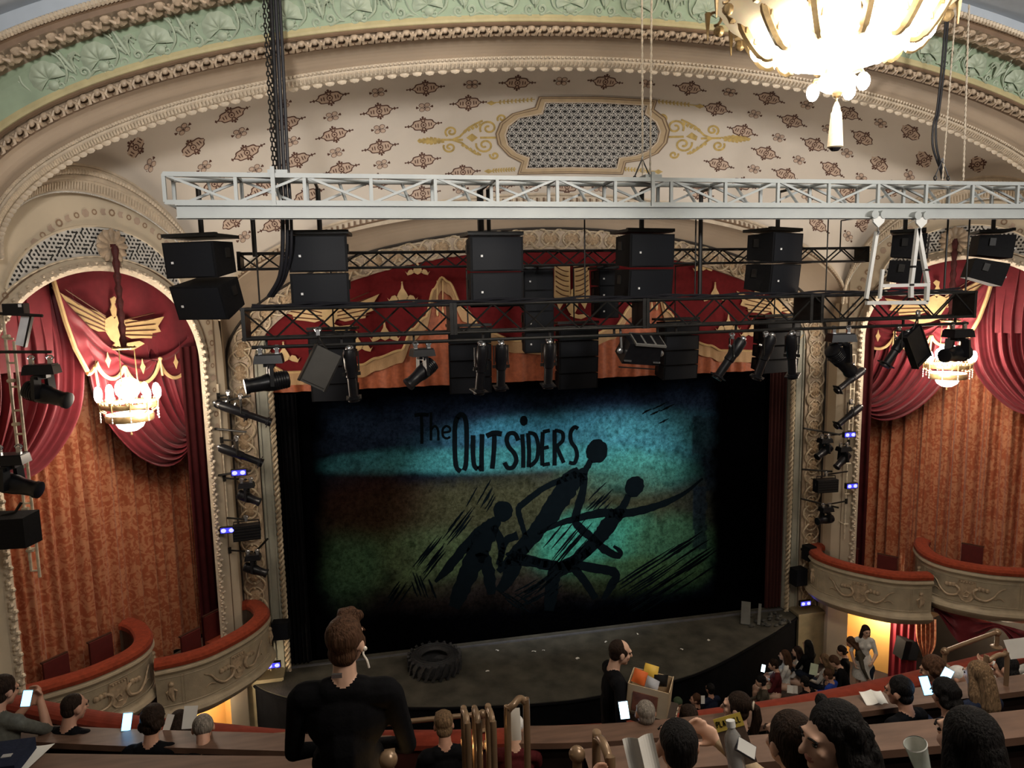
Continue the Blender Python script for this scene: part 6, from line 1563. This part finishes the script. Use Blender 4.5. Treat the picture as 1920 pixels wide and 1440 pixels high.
        F_.cap(sh,el,.056,.044,top_); F_.cap(el,tgt,.043,.030,top_ if sleeve else 'skin')
        # hand
        fd=(tgt-el).normalized(); palmN=Vector((-sg*.8,-.2,-.3)) if spec is None or len(spec)<4 else Vector(spec[3]); palmN=(palmN-fd*palmN.dot(fd)).normalized(); side=fd.cross(palmN).normalized()
        if side.dot(Vector((-sg,0,.4)))<0: side=-side            # thumb side
        Rm=Matrix((side,fd,palmN)).transposed(); pc=tgt+fd*.05
        F_.ell(pc,(.040,.050,.017),'skin',Rm); cu=curl if spec is None or len(spec)<5 else spec[4]
        for j,(off,ln) in enumerate(((.028,.072),(.010,.080),(-.010,.075),(-.028,.060))):
            b=pc+side*off+fd*.045; ang=.15+cu*.35; p1=b+(fd*math.cos(ang)+palmN*math.sin(ang))*ln*.45; ang+=cu*.75; p2=p1+(fd*math.cos(ang)+palmN*math.sin(ang))*ln*.32; ang+=cu*.6; p3=p2+(fd*math.cos(ang)+palmN*math.sin(ang))*ln*.25
            F_.cap(b,p1,.0105,.0095,'skin'); F_.cap(p1,p2,.0095,.0088,'skin'); F_.cap(p2,p3,.0088,.0075,'skin')
        b=pc+side*.032-fd*.02; p1=b+side*.03+fd*.03+palmN*.012; p2=p1+fd*.03+palmN*.018+side*.004; F_.cap(b,p1,.014,.011,'skin'); F_.cap(p1,p2,.011,.009,'skin')
        F_.__dict__['hand'+key]=pc; F_.__dict__['dir'+key]=(fd,palmN,side)
    if extra: extra(F_,T,H,Rh)
    R3=Matrix.Rotation(yaw,3,'Z'); loc=Vector(head_at)-R3@(hc*k)
    t=thing('person',label,'person',loc,yaw,group); t.scale=(k,k,k)
    me=remeshed('body',F_.mb,vox,2)
    mats={'skin':skin,'top':top,'legs':legs,'shoe':C_shoe,'lip':mat('lip_skin',(.36,.14,.11),.5)}; order=['skin','top','legs','shoe','lip']
    for a in order: me.materials.append(mats[a])
    nf=len(me.polygons); cen=np.empty(nf*3); me.polygons.foreach_get('center',cen); cen=cen.reshape(-1,3); best=np.full(nf,1e9); idx=np.zeros(nf,int)
    for p,q,r0,r1,tg in F_.pr:
        p_=np.array(p);v=np.array(q)-p_;L2=max(v@v,1e-8); tt=np.clip(((cen-p_)@v)/L2,0,1); ds=np.linalg.norm(cen-(p_+tt[:,None]*v),axis=1)-(r0+(r1-r0)*tt); m=ds<best; best[m]=ds[m]; idx[m]=order.index(tg)
    me.polygons.foreach_set('material_index',idx.astype(np.int32)); me.polygons.foreach_set('use_smooth',[True]*nf)
    obj('body',me,None,t)
    for sg in (-1,1):
        mb=MB(); mb.ell(H(sg*.033,.083,.008),(.013,.008,.007),Rh,8,6); obj('eye',mb,M_eye,t,smooth=True)
        mb=MB(); mb.tube([H(sg*.017,.097,.030),H(sg*.036,.096,.036),H(sg*.055,.084,.028)],.0045,5); obj('eyebrow',mb,hm,t,smooth=True)
    # hair
    rn=random.Random(hash(label)%9999 if False else len(label)*7); hb=MB()
    def hcap(s=1.0,dy=-.016,dz=.024,low=0): hb.ell(H(0,-.012+dy,.025+dz),(.078*s+.004,.094*s,.088*s),Rh,16,11); hb.ell(H(0,-.045,-.03),(.070*s,.058*s,.062*s+low),Rh,12,8)
    if hair=='short':
        hcap(1.03)
        for i in range(14): a=rn.uniform(-.5,PI+.5); hb.ell(H(.05*math.cos(a),-.02+.05*math.sin(a)*.6,.108+rn.uniform(-.01,.008)),(.022,.022,.016),Rh,6,4)
        for sg in (-1,1): hb.ell(H(sg*.074,.012,.02),(.010,.028,.032),Rh,7,5)
    elif hair=='crop':
        hb.ell(H(0,-.022,.036),(.0775,.090,.083),Rh,16,11); hb.ell(H(0,-.048,-.01),(.069,.055,.065),Rh,12,8)
    elif hair=='quiff':
        hcap(1.04)
        for i in range(18): hb.ell(H(rn.uniform(-.05,.05),rn.uniform(.02,.085),.105+rn.uniform(0,.03)),(.026,.03,.022),Rh,6,4)
        for sg in (-1,1): hb.ell(H(sg*.076,.01,.0),(.012,.03,.045),Rh,7,5)
    elif hair=='receding':
        hb.ell(H(0,-.032,.030),(.081,.086,.086),Rh,16,11); hb.ell(H(0,-.05,-.02),(.072,.055,.060),Rh,12,8)
        for sg in (-1,1): hb.ell(H(sg*.073,.015,.022),(.012,.032,.034),Rh,7,5)
    elif hair in ('long','curly'):
        hcap(1.06); w=1.0 if hair=='long' else 1.35
        for sg in (-1,1): hb.tube([H(sg*.062,.0,.06),H(sg*.080,-.02,-.03),H(sg*.09*w,-.04,-.12),H(sg*.085*w,-.06,-.24)],[.03,.033*w,.042*w,.03],8)
        hb.tube([H(0,-.07,.03),H(0,-.095,-.08),H(0,-.105,-.2),H(0,-.10,-.33)],[.07,.075*w,.085*w,.055],10)
        if hair=='curly':
            for i in range(90):
                a=rn.uniform(0,2*PI); z=rn.uniform(-.33,.09); rr_=.095+.03*(z<0)+ .02*(z<-.12); y=-.05+rr_*math.sin(a)*.75
                if y>-.015 and z<.085: continue
                hb.ell(H(rr_*math.cos(a)*1.05,y,z),(.028,.028,.032),Rh,6,4)
    elif hair=='pony':
        hcap(1.03); hb.tube([H(0,-.11,.055),H(0,-.155,.03),H(0,-.165,-.06),H(0,-.14,-.2),H(0,-.13,-.32)],[.028,.035,.042,.036,.012],9)
        for sg in (-1,1): hb.ell(H(sg*.070,.0,.015),(.014,.04,.045),Rh,7,5)
    elif hair=='bob':
        hcap(1.10)
        for i in range(26): a=rn.uniform(0,2*PI); hb.ell(H(.08*math.cos(a),-.02+.075*math.sin(a)-.02,rn.uniform(-.06,.07)),(.024,.024,.03),Rh,6,4) if math.sin(a)<.5 else None
    elif hair=='thin':
        hb.ell(H(0,-.028,.020),(.083,.092,.086),Rh,16,11)
    elif hair=='cap':
        hb.ell(H(0,-.006,.042),(.086,.102,.085),Rh,16,11); 
    hme=remeshed('hair',hb,.008 if vox<.012 else .013,1); hme.materials.append(hm); obj('hair' if hair!='cap' else 'knit_cap',hme,None,t)
    if hair=='pony': mb=MB(); mb.tube([H(.03*math.cos(a),-.135+.0*a,.045+.03*math.sin(a)) for a in [2*PI*i/10 for i in range(10)]],.009,6,True); obj('hair_tie',mb,mat('pale_hair_tie',(.45,.38,.30),.7),t,smooth=True)
    M=Matrix.Translation(loc)@R3.to_4x4()@Matrix.Scale(k,4)
    return t,M,F_
def wpt(M,p): return M@Vector(p)
M_screen=mat('lit_phone_screen',(.2,.5,.9),.3,emit=(.25,.62,1.0),es=3.0)
M_screenw=mat('bright_white_phone_screen',(.7,.95,1.0),.3,emit=(.62,.95,1.0),es=3.2)
M_phone=mat('dark_phone_case',(.02,.02,.03),.35)
def phone(p,d_up,d_n,label,ms=None,w=.075,h=.155,light=.25):
    up=Vector(d_up).normalized(); n=Vector(d_n); n=(n-up*n.dot(up)).normalized(); x=up.cross(n); R=Matrix((x,n,up)).transposed()
    t=thing('phone',label,'phone',p); mb=MB(); mb.box((0,0,0),(w,.010,h),R); obj('case',mb,M_phone,t); mb=MB(); mb.box(n*.0058,(w*.90,.002,h*.93),R); obj('screen',mb,ms or M_screen,t)
    if light: lamp('phone_glow','POINT',Vector(p)+n*.08,light,(.4,.65,1),.05)
def booklet(p,d_up,d_n,label,w=.13,h=.21,m=None,open_=True,name='programme'):
    up=Vector(d_up).normalized(); n=Vector(d_n); n=(n-up*n.dot(up)).normalized(); x=up.cross(n); R=Matrix((x,n,up)).transposed()
    t=thing(name,label,'programme',p)
    for sg in ((-1,1) if open_ else (0,)):
        mb=MB(); mb.grid(lambda u,v: R@Vector((sg*u*w if open_ else (u-.5)*w,-.03*math.sin(u*2.2) if open_ else 0,(v-.5)*h)),6,2); mb.grid(lambda u,v: R@Vector((sg*u*w if open_ else (u-.5)*w,-.003-.03*math.sin(u*2.2) if open_ else -.004,(v-.5)*h)),6,2); obj('page',mb,m or M_paper,t)
    return t
def towards(p): return (CP-Vector(p)).normalized()
d=atd
PEOPLE=[]
# ---- usher standing in the aisle
us,MU,FU=person('person standing in the aisle in black with a clear earpiece coil, seen from behind',d(650,1205,3.42),-.12,'stand','quiff',H_brown,C_black,C_black,M_skin2,hyaw=-.30,hpitch=.04,k=1.02,vox=.009,bulk=1.14,hands={'R':(.12,.20,1.00),'L':(-.10,.20,1.0)})
mb=MB(); e=MU.inverted()@d(684,1216,3.40)
mb.tube(catmull([e,MU.inverted()@d(681,1226,3.39),MU.inverted()@d(688,1238,3.36),MU.inverted()@d(692,1252,3.36)],5),.005,6); mb.ell(e,(.012,.012,.012),None,7,5); obj('earpiece_coil',mb,mat('clear_coil_tube',(.75,.70,.62),.15,spec=.9),us,smooth=True)
mb=MB(); mb.box(MU.inverted()@d(632,1267,3.27),(.045,.012,.018)); obj('collar_clip',mb,M_chrome,us)
# ---- vendor with a cardboard tray of snacks
vk=1.0; vd,MV,FV=person('person in black holding a cardboard box of snacks and a lit phone, facing right',d(1163,1223,6.55),-1.62,'stand','receding',H_dark,C_black,C_black,M_skin2,hyaw=.05,hpitch=.2,vox=.009,hands={'R':(.36,.10,.92,(-.3,.6,-.3),.5),'L':(-.12,.38,1.02,(0,0,1),.4)})
bp=d(1218,1300,6.45)
bx=thing('snack_box','open cardboard box of snack packets held at the waist by the person in black','box',bp); Rb=Matrix.Rotation(-.55,3,'Z')@Matrix.Rotation(.10,3,'Y'); M_card=mat('tan_cardboard',(.42,.31,.19),.7,var=.08); M_cardr=mat('brown_printed_card',(.16,.055,.03),.6,var=.3,scale=20)
mb=MB()
for c,s_ in (((0,-.14,0),(.36,.008,.26)),((0,.14,0),(.36,.008,.26)),((-.18,0,0),(.008,.28,.26)),((.18,0,0),(.008,.28,.28)),((0,0,-.125),(.36,.28,.008))): mb.box(Rb@Vector(c),s_,Rb)
obj('carton',mb,M_card,bx); mb=MB(); mb.box(Rb@Vector((-.02,-.148,-.02)),(.22,.006,.18),Rb); obj('printed_side',mb,M_cardr,bx)
mb=MB(); mb.box(Rb@Vector((.20,-.0,-.18)),(.10,.34,.10),Rb); mb.box(Rb@Vector((0,0,-.17)),(.40,.32,.07),Rb); obj('carrying_tray',mb,mat('dark_brown_tray',(.03,.018,.012),.6),bx)
for k_ in range(4): mb=MB(); mb.box(Rb@Vector((.253,-.12+.08*k_,-.17)),(.006,.055,.05),Rb); obj('pale_label',mb,mat('pale_label',(.45,.35,.25),.6),bx)
rs=random.Random(4)
for k_,(a,b,z,m_,l) in enumerate(((-.10,-.03,.15,mat('orange_foil_packet',(.62,.13,.03),.35),'orange foil snack packet standing up in the cardboard box'),(-.02,.09,.16,mat('yellow_foil_packet',(.70,.45,.07),.4),'yellow snack packet at the back of the cardboard box'),(.02,-.09,.14,mat('white_black_packet',(.5,.5,.52),.4),'small white and black packet at the front of the cardboard box'),(.08,.03,.13,mat('black_foil_packet',(.02,.02,.02),.25),'black foil packet in the middle of the cardboard box'))):
    mb=MB(); Rk=Rb@Matrix.Rotation(rs.uniform(-.5,.5),3,'Z')@Matrix.Rotation(rs.uniform(-.6,.2),3,'X')
    mb.grid(lambda u,v:Rk@Vector(((u-.5)*.13,.022*math.sin(PI*u)*math.sin(PI*v),(v-.5)*.12)),8,6); mb.grid(lambda u,v:Rk@Vector(((u-.5)*.13,-.022*math.sin(PI*u)*math.sin(PI*v),(v-.5)*.12)),8,6)
    obj('snack_packet',mb,m_,smooth=True,label=l,cat='snack packet',loc=bp+Rb@Vector((a,b,z)))
hp=wpt(MV,FV.handR)
phone(d(1170,1331,6.2),(-.12,.1,1),towards(d(1170,1331,6.2)),'phone with a bright white screen held low by the person with the snack box',M_screenw,.085,.165,.4)
# ---- front row, left of the aisle
def P_(label,px,py,dd,yaw,**kw): return person(label,d(px,py,dd),yaw,**kw)
P_('person in a grey green shirt at the left edge holding up a phone',8,1296,5.75,-.25,top=C_grey,skin=M_skin,sleeve=False,hair='short',hm=H_dark,hyaw=-.3,hpitch=.25,lean=.12,hands={'R':(.12,.38,.92,(0,-1,.1),.8),'L':(.02,.36,.90,(0,-1,.1),.8)})
phone(d(50,1309,5.7),(.2,.25,1),towards(d(50,1309,5.7)),'phone with a blue screen in the hands of the grey green shirt person',M_screen,.07,.13,.1)
P_('person with short dark hair in black turned right above the left parapet',139,1326,5.95,-.35,hair='crop',hm=H_dark,hyaw=-.35,hpitch=.2)
P_('person with dark shaggy hair in the front row beside the glowing phone',288,1352,5.75,-.15,hair='bob',hm=H_dark,hpitch=.3,hands={'L':(-.30,.40,.80,(0,-1,0),.8),'R':(-.16,.40,.80,(0,-1,0),.8)})
phone(d(238,1353,5.9),(.15,.2,1),towards(d(238,1353,5.9)),'phone with a bright blue screen held up above the left parapet',M_screen,.075,.15,.2)
P_('person with long dark hair reading a narrow white programme in the front row',337,1360,6.6,-.1,hair='long',hm=H_dark,female=True,hpitch=.4,lean=.1,hands={'L':(-.2,.36,.82,(0,-1,0),.8)})
booklet(d(315,1358,5.9),(.35,.2,1),towards(d(315,1358,5.9)),'narrow white programme held left of the long dark hair',.055,.16,open_=False)
P_('person with grey hair bending over a white paper in the front row',381,1365,5.8,.15,hair='thin',hm=H_grey,hpitch=.55,lean=.15)
booklet(d(356,1345,6.15),(.15,.2,1),towards(d(356,1345,6.15)),'white sheet held left of the grey haired head',.11,.19,open_=False)
P_('person almost hidden by the standing usher, with a white programme',590,1368,6.3,-.1,hair='short',hm=H_brown,skin=M_skin2,hands={'L':(-.25,.36,.85,(0,-1,0),.8)})
booklet(d(562,1345,6.25),(.4,.2,1),towards(d(562,1345,6.25))+Vector((.5,0,0)),'edge of a white programme showing left of the usher',.05,.17,open_=False)
P_('person with brown hair just showing below the bronze pipe rail',832,1361,6.2,.0,hair='short',hm=H_blond,hpitch=.4)
P_('small person with pale hair holding a paper behind the tall bronze hoop',966,1366,5.7,-.2,hair='cap',hm=cloth('white_knit_cap',(.62,.60,.58)),skin=M_skin2,k=.85,hpitch=.35,top=C_maroon)
booklet(d(967,1358,5.45),(0,.2,1),towards(d(967,1358,5.45)),'tall white leaflet seen through the bronze hoop',.075,.24,open_=False)
# ---- front row, right of the aisle
P_('person with short grey hair in front of the snack box',1210,1338,5.9,-.1,hair='crop',hm=H_grey,hpitch=.15)
P_('person with dark hair low against the red rail, right of the grey haired one',1291,1349,6.55,-.1,hair='short',hm=H_dark,hpitch=.4)
P_('person with a dark ponytail and profile to the left against the red rail',1380,1326,5.8,.35,hair='pony',hm=H_dark,female=True,hyaw=.55,skin=M_skin2,vox=.009)
P_('person with short black hair and pale ear left of the big phone',1686,1297,5.85,.25,hair='short',hm=H_black,hyaw=.25,hpitch=.2)
P_('person with brown bowl cut hair looking at a phone below the right hand bronze pipe',1748,1256,6.7,.3,hair='bob',hm=H_brown,skin=M_skin2,hpitch=.35,hyaw=.25,hands={'R':(.05,.36,.80,(0,-1,0),.8)})
phone(d(1736,1285,5.8),(-.25,.2,1),towards(d(1736,1285,5.8)),'tall phone with a bright blue screen above the right parapet',M_screen,.072,.165,.25)
P_('person with smooth black hair low behind the parapet, right of the big phone',1771,1304,5.5,-.1,hair='bob',hm=H_black,hpitch=.3)
P_('person with long dark blond hair in the front row at the right',1832,1268,5.9,.1,hair='long',hm=H_blond,female=True,skin=M_skin2,top=C_navy,hpitch=.1,hands={'L':(-.25,.36,.75,(0,-1,0),.8)})
t=P_('person in a white long sleeved top leaning in',1799,1271,6.9,.35,hair='cap',hm=cloth('white_hood',(.58,.56,.54)),top=C_white,hpitch=.5,lean=.35,k=.92)
phone(d(1776,1264,6.1),(.6,.2,.6),towards(d(1776,1264,6.1)),'small lit phone lying back in the hand of the white sleeved person',M_screen,.08,.10,.15)
P_('person in navy with dark hair leaning left at the right end of the front row',1886,1256,6.7,.3,hair='short',hm=H_black,top=C_navy,lean=.3,hroll=.3,hpitch=.3,hyaw=.3)
P_('person in white sleeves at the right edge holding up a large white sheet',1940,1205,7.2,.5,hair='short',hm=H_dark,top=C_white,hands={'L':(-.18,.42,.82,(0,-1,0),.7),'R':(.0,.42,.80,(0,-1,0),.7)},hpitch=.3)
booklet(d(1908,1216,6.2),(-.25,.3,1),towards(d(1908,1216,6.2)),'large white sheet held at the right edge of the photo',.16,.17,open_=False)
p=atz(1640,1305,ZE1+.05); booklet(p,(.1,.8,.35),(0,-.4,1),'open white programme lying on the right parapet',.10,.13)
# ---- near audience at the bottom right
P_('person with a close cropped dark head at the bottom beside the ball post',1270,1398,2.92,-.12,hair='crop',hm=H_black,skin=M_skin,top=C_tan,vox=.009,hpitch=.1,hands={'L':(-.30,.26,.80,(.3,-.6,0),.7)})
booklet(d(1206,1428,2.75),(-.15,.3,1),towards(d(1206,1424,2.75)),'folded white paper held beside the cropped dark head',.06,.17)
pg,MG,FG=P_('person with a smooth dark ponytail and tie at the bottom, beside the curly haired one',1480,1392,2.85,.0,hair='pony',hm=H_dark,skin=M_skin2,top=C_tan,female=True,vox=.009,hpitch=.1,hyaw=.12,hands={'L':(-.30,.36,.90,(.2,.3,.8),.7),'R':(-.12,.40,.96,(-.6,-.3,.3),.7)})
cu_,MC,FC_=P_('person with long curly dark hair in profile to the left at the bottom',1556,1384,2.62,1.1,hair='curly',hm=H_black,skin=M_skin2,top=C_black,female=True,vox=.009,hyaw=.45,hpitch=.05)
P_('person with long straight black hair at the bottom right corner',1812,1392,2.55,-.1,hair='long',hm=H_black,skin=M_skin2,top=C_navy,female=True,vox=.009,hpitch=.05,hyaw=.1,hands={'L':(-.32,.34,.92,(.3,-.6,.3),.8)})
# programme with yellow heading held up, with bottle and phone
pp=d(1378,1388,2.70); up=Vector((-.25,.35,1)).normalized(); n=towards(pp); n=(n-up*n.dot(up)).normalized(); x=up.cross(n)*1.0
if x.dot(Vector((1,0,0)))<0: x=-x
Rp=Matrix((x,n,up)).transposed(); n=x.cross(up)*-1 if x.cross(up).dot(n)<0 else x.cross(up)
t=thing('programme','theatre programme with a yellow heading band held up beside the ponytail','programme',pp)
mb=MB(); mb.box((0,0,0),(.105,.004,.185),Rp); obj('cover',mb,mat('brown_cover_print',(.085,.055,.04),.5,var=.5,scale=22),t)
mb=MB(); mb.box(Rp@Vector((0,.0028,.068)),(.105,.002,.049),Rp); obj('yellow_band',mb,mat('yellow_band',(.55,.40,.07),.5),t)
GL={'P':[[(0,0),(0,1),(.6,1),(.7,.75),(.6,.5),(0,.5)]],'L':[[(0,1),(0,0),(.65,0)]],'A':[[(0,0),(.35,1),(.7,0)],[(.15,.38),(.55,.38)]],'Y':[[(0,1),(.35,.5),(.7,1)],[(.35,.5),(.35,0)]],'B':[[(0,0),(0,1),(.55,1),(.62,.76),(.5,.53),(0,.53)],[(.5,.53),(.68,.28),(.55,0),(0,0)]],'I':[[(.2,0),(.2,1)]]}
mb=MB(); cx=-.046
for ch in 'PLAYBILL':
    for st in GL[ch]: 
        for a,b in zip(st[:-1],st[1:]): mb.bar(Rp@Vector((cx+a[0]*.0105,.0045,.060+a[1]*.020)),Rp@Vector((cx+b[0]*.0105,.0045,.060+b[1]*.020)),.0030,.0015,up=n)
    cx+=.0085 if ch=='I' else .0123
obj('heading_lettering',mb,M_ink,t)
bt=thing('water_bottle','clear plastic bottle with a white cap held in front of the yellow banded programme','bottle',d(1377,1405,2.62))
Rt=aim((-.05,.25,1)); Rt=Matrix((Rt.col[0],-Rt.col[2],Rt.col[1])).transposed()
mb=MB(); mb.lathe([(.0,-.12),(.030,-.118),(.032,-.10),(.031,-.04),(.032,.03),(.028,.05),(.014,.072),(.013,.085)],18,(0,0,0),Rt); obj('bottle_body',mb,mat('clear_plastic_bottle',(.75,.75,.74),.15,trans=.75,spec=.6),bt,smooth=True)
mb=MB(); mb.lathe([(.0165,.08),(.0165,.103),(.0,.104)],16,(0,0,0),Rt); obj('cap',mb,M_whites,bt,smooth=True)
phone(d(1398,1403,2.60),(-.8,.1,.55),towards(d(1398,1403,2.6))+Vector((-.2,0,.7)),'phone with a pale edge held across the bottle and programme',M_whites,.05,.085,0)
c=d(1723,1418,2.42); t=thing('clear_cup','clear plastic cup held up left of the long black hair','cup',c); mb=MB(); Rc=Matrix.Rotation(-.35,3,'Y'); mb.lathe([(.0,-.05),(.026,-.05),(.036,.05),(.034,.05),(.025,-.045)],20,(0,0,0),Rc,cap=False); obj('cup_wall',mb,mat('clear_plastic_cup',(.8,.85,.8),.12,trans=.6,spec=.7),t,smooth=True); mb=MB(); mb.lathe([(.036,.048),(.038,.05),(.036,.053)],20,(0,0,0),Rc,cap=False); obj('cup_rim',mb,M_whites,t)
# papers and dark bag on the nearest left parapet
p=atz(50,1428,ZE2+.02); mb=MB(); mb.grid(lambda u,v:((u-.5)*.16,(v-.5)*.26,.006+.02*u*u),5,4); o=obj('paper_sheet',mb,M_paper,label='white printed sheet lying on the nearest left parapet',cat='paper',loc=p); o.rotation_euler.z=-.25
p=atz(8,1425,ZE2+.06); t=thing('dark_folder','dark folder with a small label at the bottom left corner','folder',p); mb=MB(); mb.box((0,0,0),(.22,.26,.08)); obj('folder_body',mb,C_navy,t); mb=MB(); mb.box((.03,-.03,.042),(.05,.03,.004)); obj('small_label',mb,mat('grey_label',(.3,.3,.3),.5),t)
# ---- orchestra audience
OZ=-1.28
def orch(label,px,py,yaw,zh,**kw):
    kw.setdefault('vox',.018); return person(label,atz(px,py,zh),yaw,**kw)
LS=.75
orch('person in a green knit cap seated below the balcony rail near the stage',1271,1318,.2,.0,hair='cap',hm=C_cap,top=C_grey)
orch('person with brown hair in profile beside the green cap, in the stalls',1304,1312,.6,-.15,hair='short',hm=H_brown,hyaw=.5,top=C_black)
booklet(atz(1318,1312,.05),(.1,.2,1),(0,-1,.6),'white paper between the heads below the balcony rail',.08,.16,open_=False)
orch('person with dark hair in navy seated alone before the stage front',1331,1292,.2,-.2,hair='short',hm=H_black,top=C_navy)
orch('seated person in a white top with long dark hair in the front stalls row',1494,1222,.95,-.05,hair='long',hm=H_dark,female=True,top=C_white,legs=M_skin2,skin=M_skin2,hpitch=.1)
orch('seated person in black with long black hair and bare arms beside the plinth',1514,1210,.3,.25,hair='long',hm=H_black,female=True,top=C_black,sleeve=False,skin=M_skin2)
orch('seated person in a pale top with brown hair, second in the front stalls row',1470,1229,1.0,.12,hair='long',hm=H_brown,female=True,top=C_white,legs=M_skin2,skin=M_skin2)
orch('seated person in maroon with bare legs holding a lit phone in the front stalls row',1450,1247,1.05,.02,hair='short',hm=H_dark,female=True,top=C_maroon,legs=M_skin2,skin=M_skin2,hpitch=.3)
phone(atz(1431,1253,-.25),(.3,.2,1),(-.3,-1,.5),'small bright phone of the maroon person in the front stalls row',M_screenw,.09,.17,.3)
orch('seated person in olive with crossed bare legs nearest in the front stalls row',1426,1278,1.05,.0,hair='bob',hm=H_black,female=True,top=C_olive,legs=M_skin2,skin=M_skin2,hpitch=.3)
booklet(atz(1434,1300,-.55),(.15,.3,1),(0,-1,.5),'pale bag card standing beside the olive person in the stalls',.24,.36,m=mat('pale_card',(.40,.32,.22),.6),open_=False)
orch('standing person in a short white dress with long dark hair by the maroon curtain',1624,1184,2.7,.55,pose='stand',hair='long',hm=H_dark,female=True,top=C_white,dress=True,sleeve=False,skin=M_skin2,vox=.014,hyaw=.3,hpitch=.1,hands={'L':(-.12,.26,1.02),'R':(.22,.12,.9)})
orch('standing person in an olive coat bending forward beside the white dress',1596,1205,1.0,.22,pose='stand',hair='long',hm=H_brown,female=True,top=C_olive,lean=.55,hpitch=.4,vox=.015)
orch('seated person with dark hair and a bright phone in front of the olive coat',1578,1221,.9,-.15,hair='bob',hm=H_dark,hpitch=.4,female=True,skin=M_skin2)
orch('seated person with brown hair and bare shoulder bending over a phone in the stalls',1564,1241,.8,.15,hair='bob',hm=H_brown,hpitch=.6,lean=.3,female=True,sleeve=False,skin=M_skin2)
orch('seated person with blond hair holding a pale sheet beside the plinth',1545,1236,.6,-.25,hair='long',hm=H_blond,hpitch=.3,female=True,top=C_white,skin=M_skin2)
booklet(atz(1526,1255,-.05),(.3,.2,1),(0,-1,.6),'pale green tinted sheet held up in the stalls',.18,.24,m=mat('pale_green_sheet',(.55,.62,.45),.6),open_=False)
orch('seated person in royal blue low in the stalls',1552,1266,.5,.02,hair='short',hm=H_brown,top=C_blue,hpitch=.4)
orch('seated person with black hair behind the red rail below the pale sheet',1508,1279,.3,.1,hair='short',hm=H_black,top=C_black,hpitch=.3)
booklet(atz(1487,1293,-.2),(.2,.3,1),(0,-1,.6),'crumpled white leaflet just above the red rail in the stalls',.12,.16)
# stalls seating and dark screen by the doorway
def stall_seat(x,y,yaw,label):
    t=thing('stalls_seat',label,'seat',(x,y,-1.3),yaw,'dark seats in the front stalls'); 
    mb=MB(); mb.box((0,.05,.42),(.50,.48,.10)); obj('seat',mb,C_maroon,t); mb=MB(); mb.box((0,-.20,.70),(.52,.08,.60)); obj('backrest',mb,C_black,t); mb=MB(); mb.box((0,0,.2),(.08,.3,.4)); obj('pedestal',mb,C_shoe,t)
    for sg in (-1,1): mb=MB(); mb.box((sg*.28,.05,.56),(.05,.42,.05)); obj('armrest',mb,M_wood,t)
p=atz(1700,1215,-.4); t=thing('floor_speaker','dark tilted box on the wall beside the tied back drape','speaker',p); mb=MB(); mb.box((0,0,0),(.42,.3,.46),Matrix.Rotation(.2,3,'Y')); obj('cabinet',mb,M_cab,t); mb=MB(); mb.box(Matrix.Rotation(.2,3,'Y')@Vector((0,-.155,0)),(.38,.01,.42),Matrix.Rotation(.2,3,'Y')); obj('grille',mb,M_cabf,t)
bpy.context.view_layer.update()
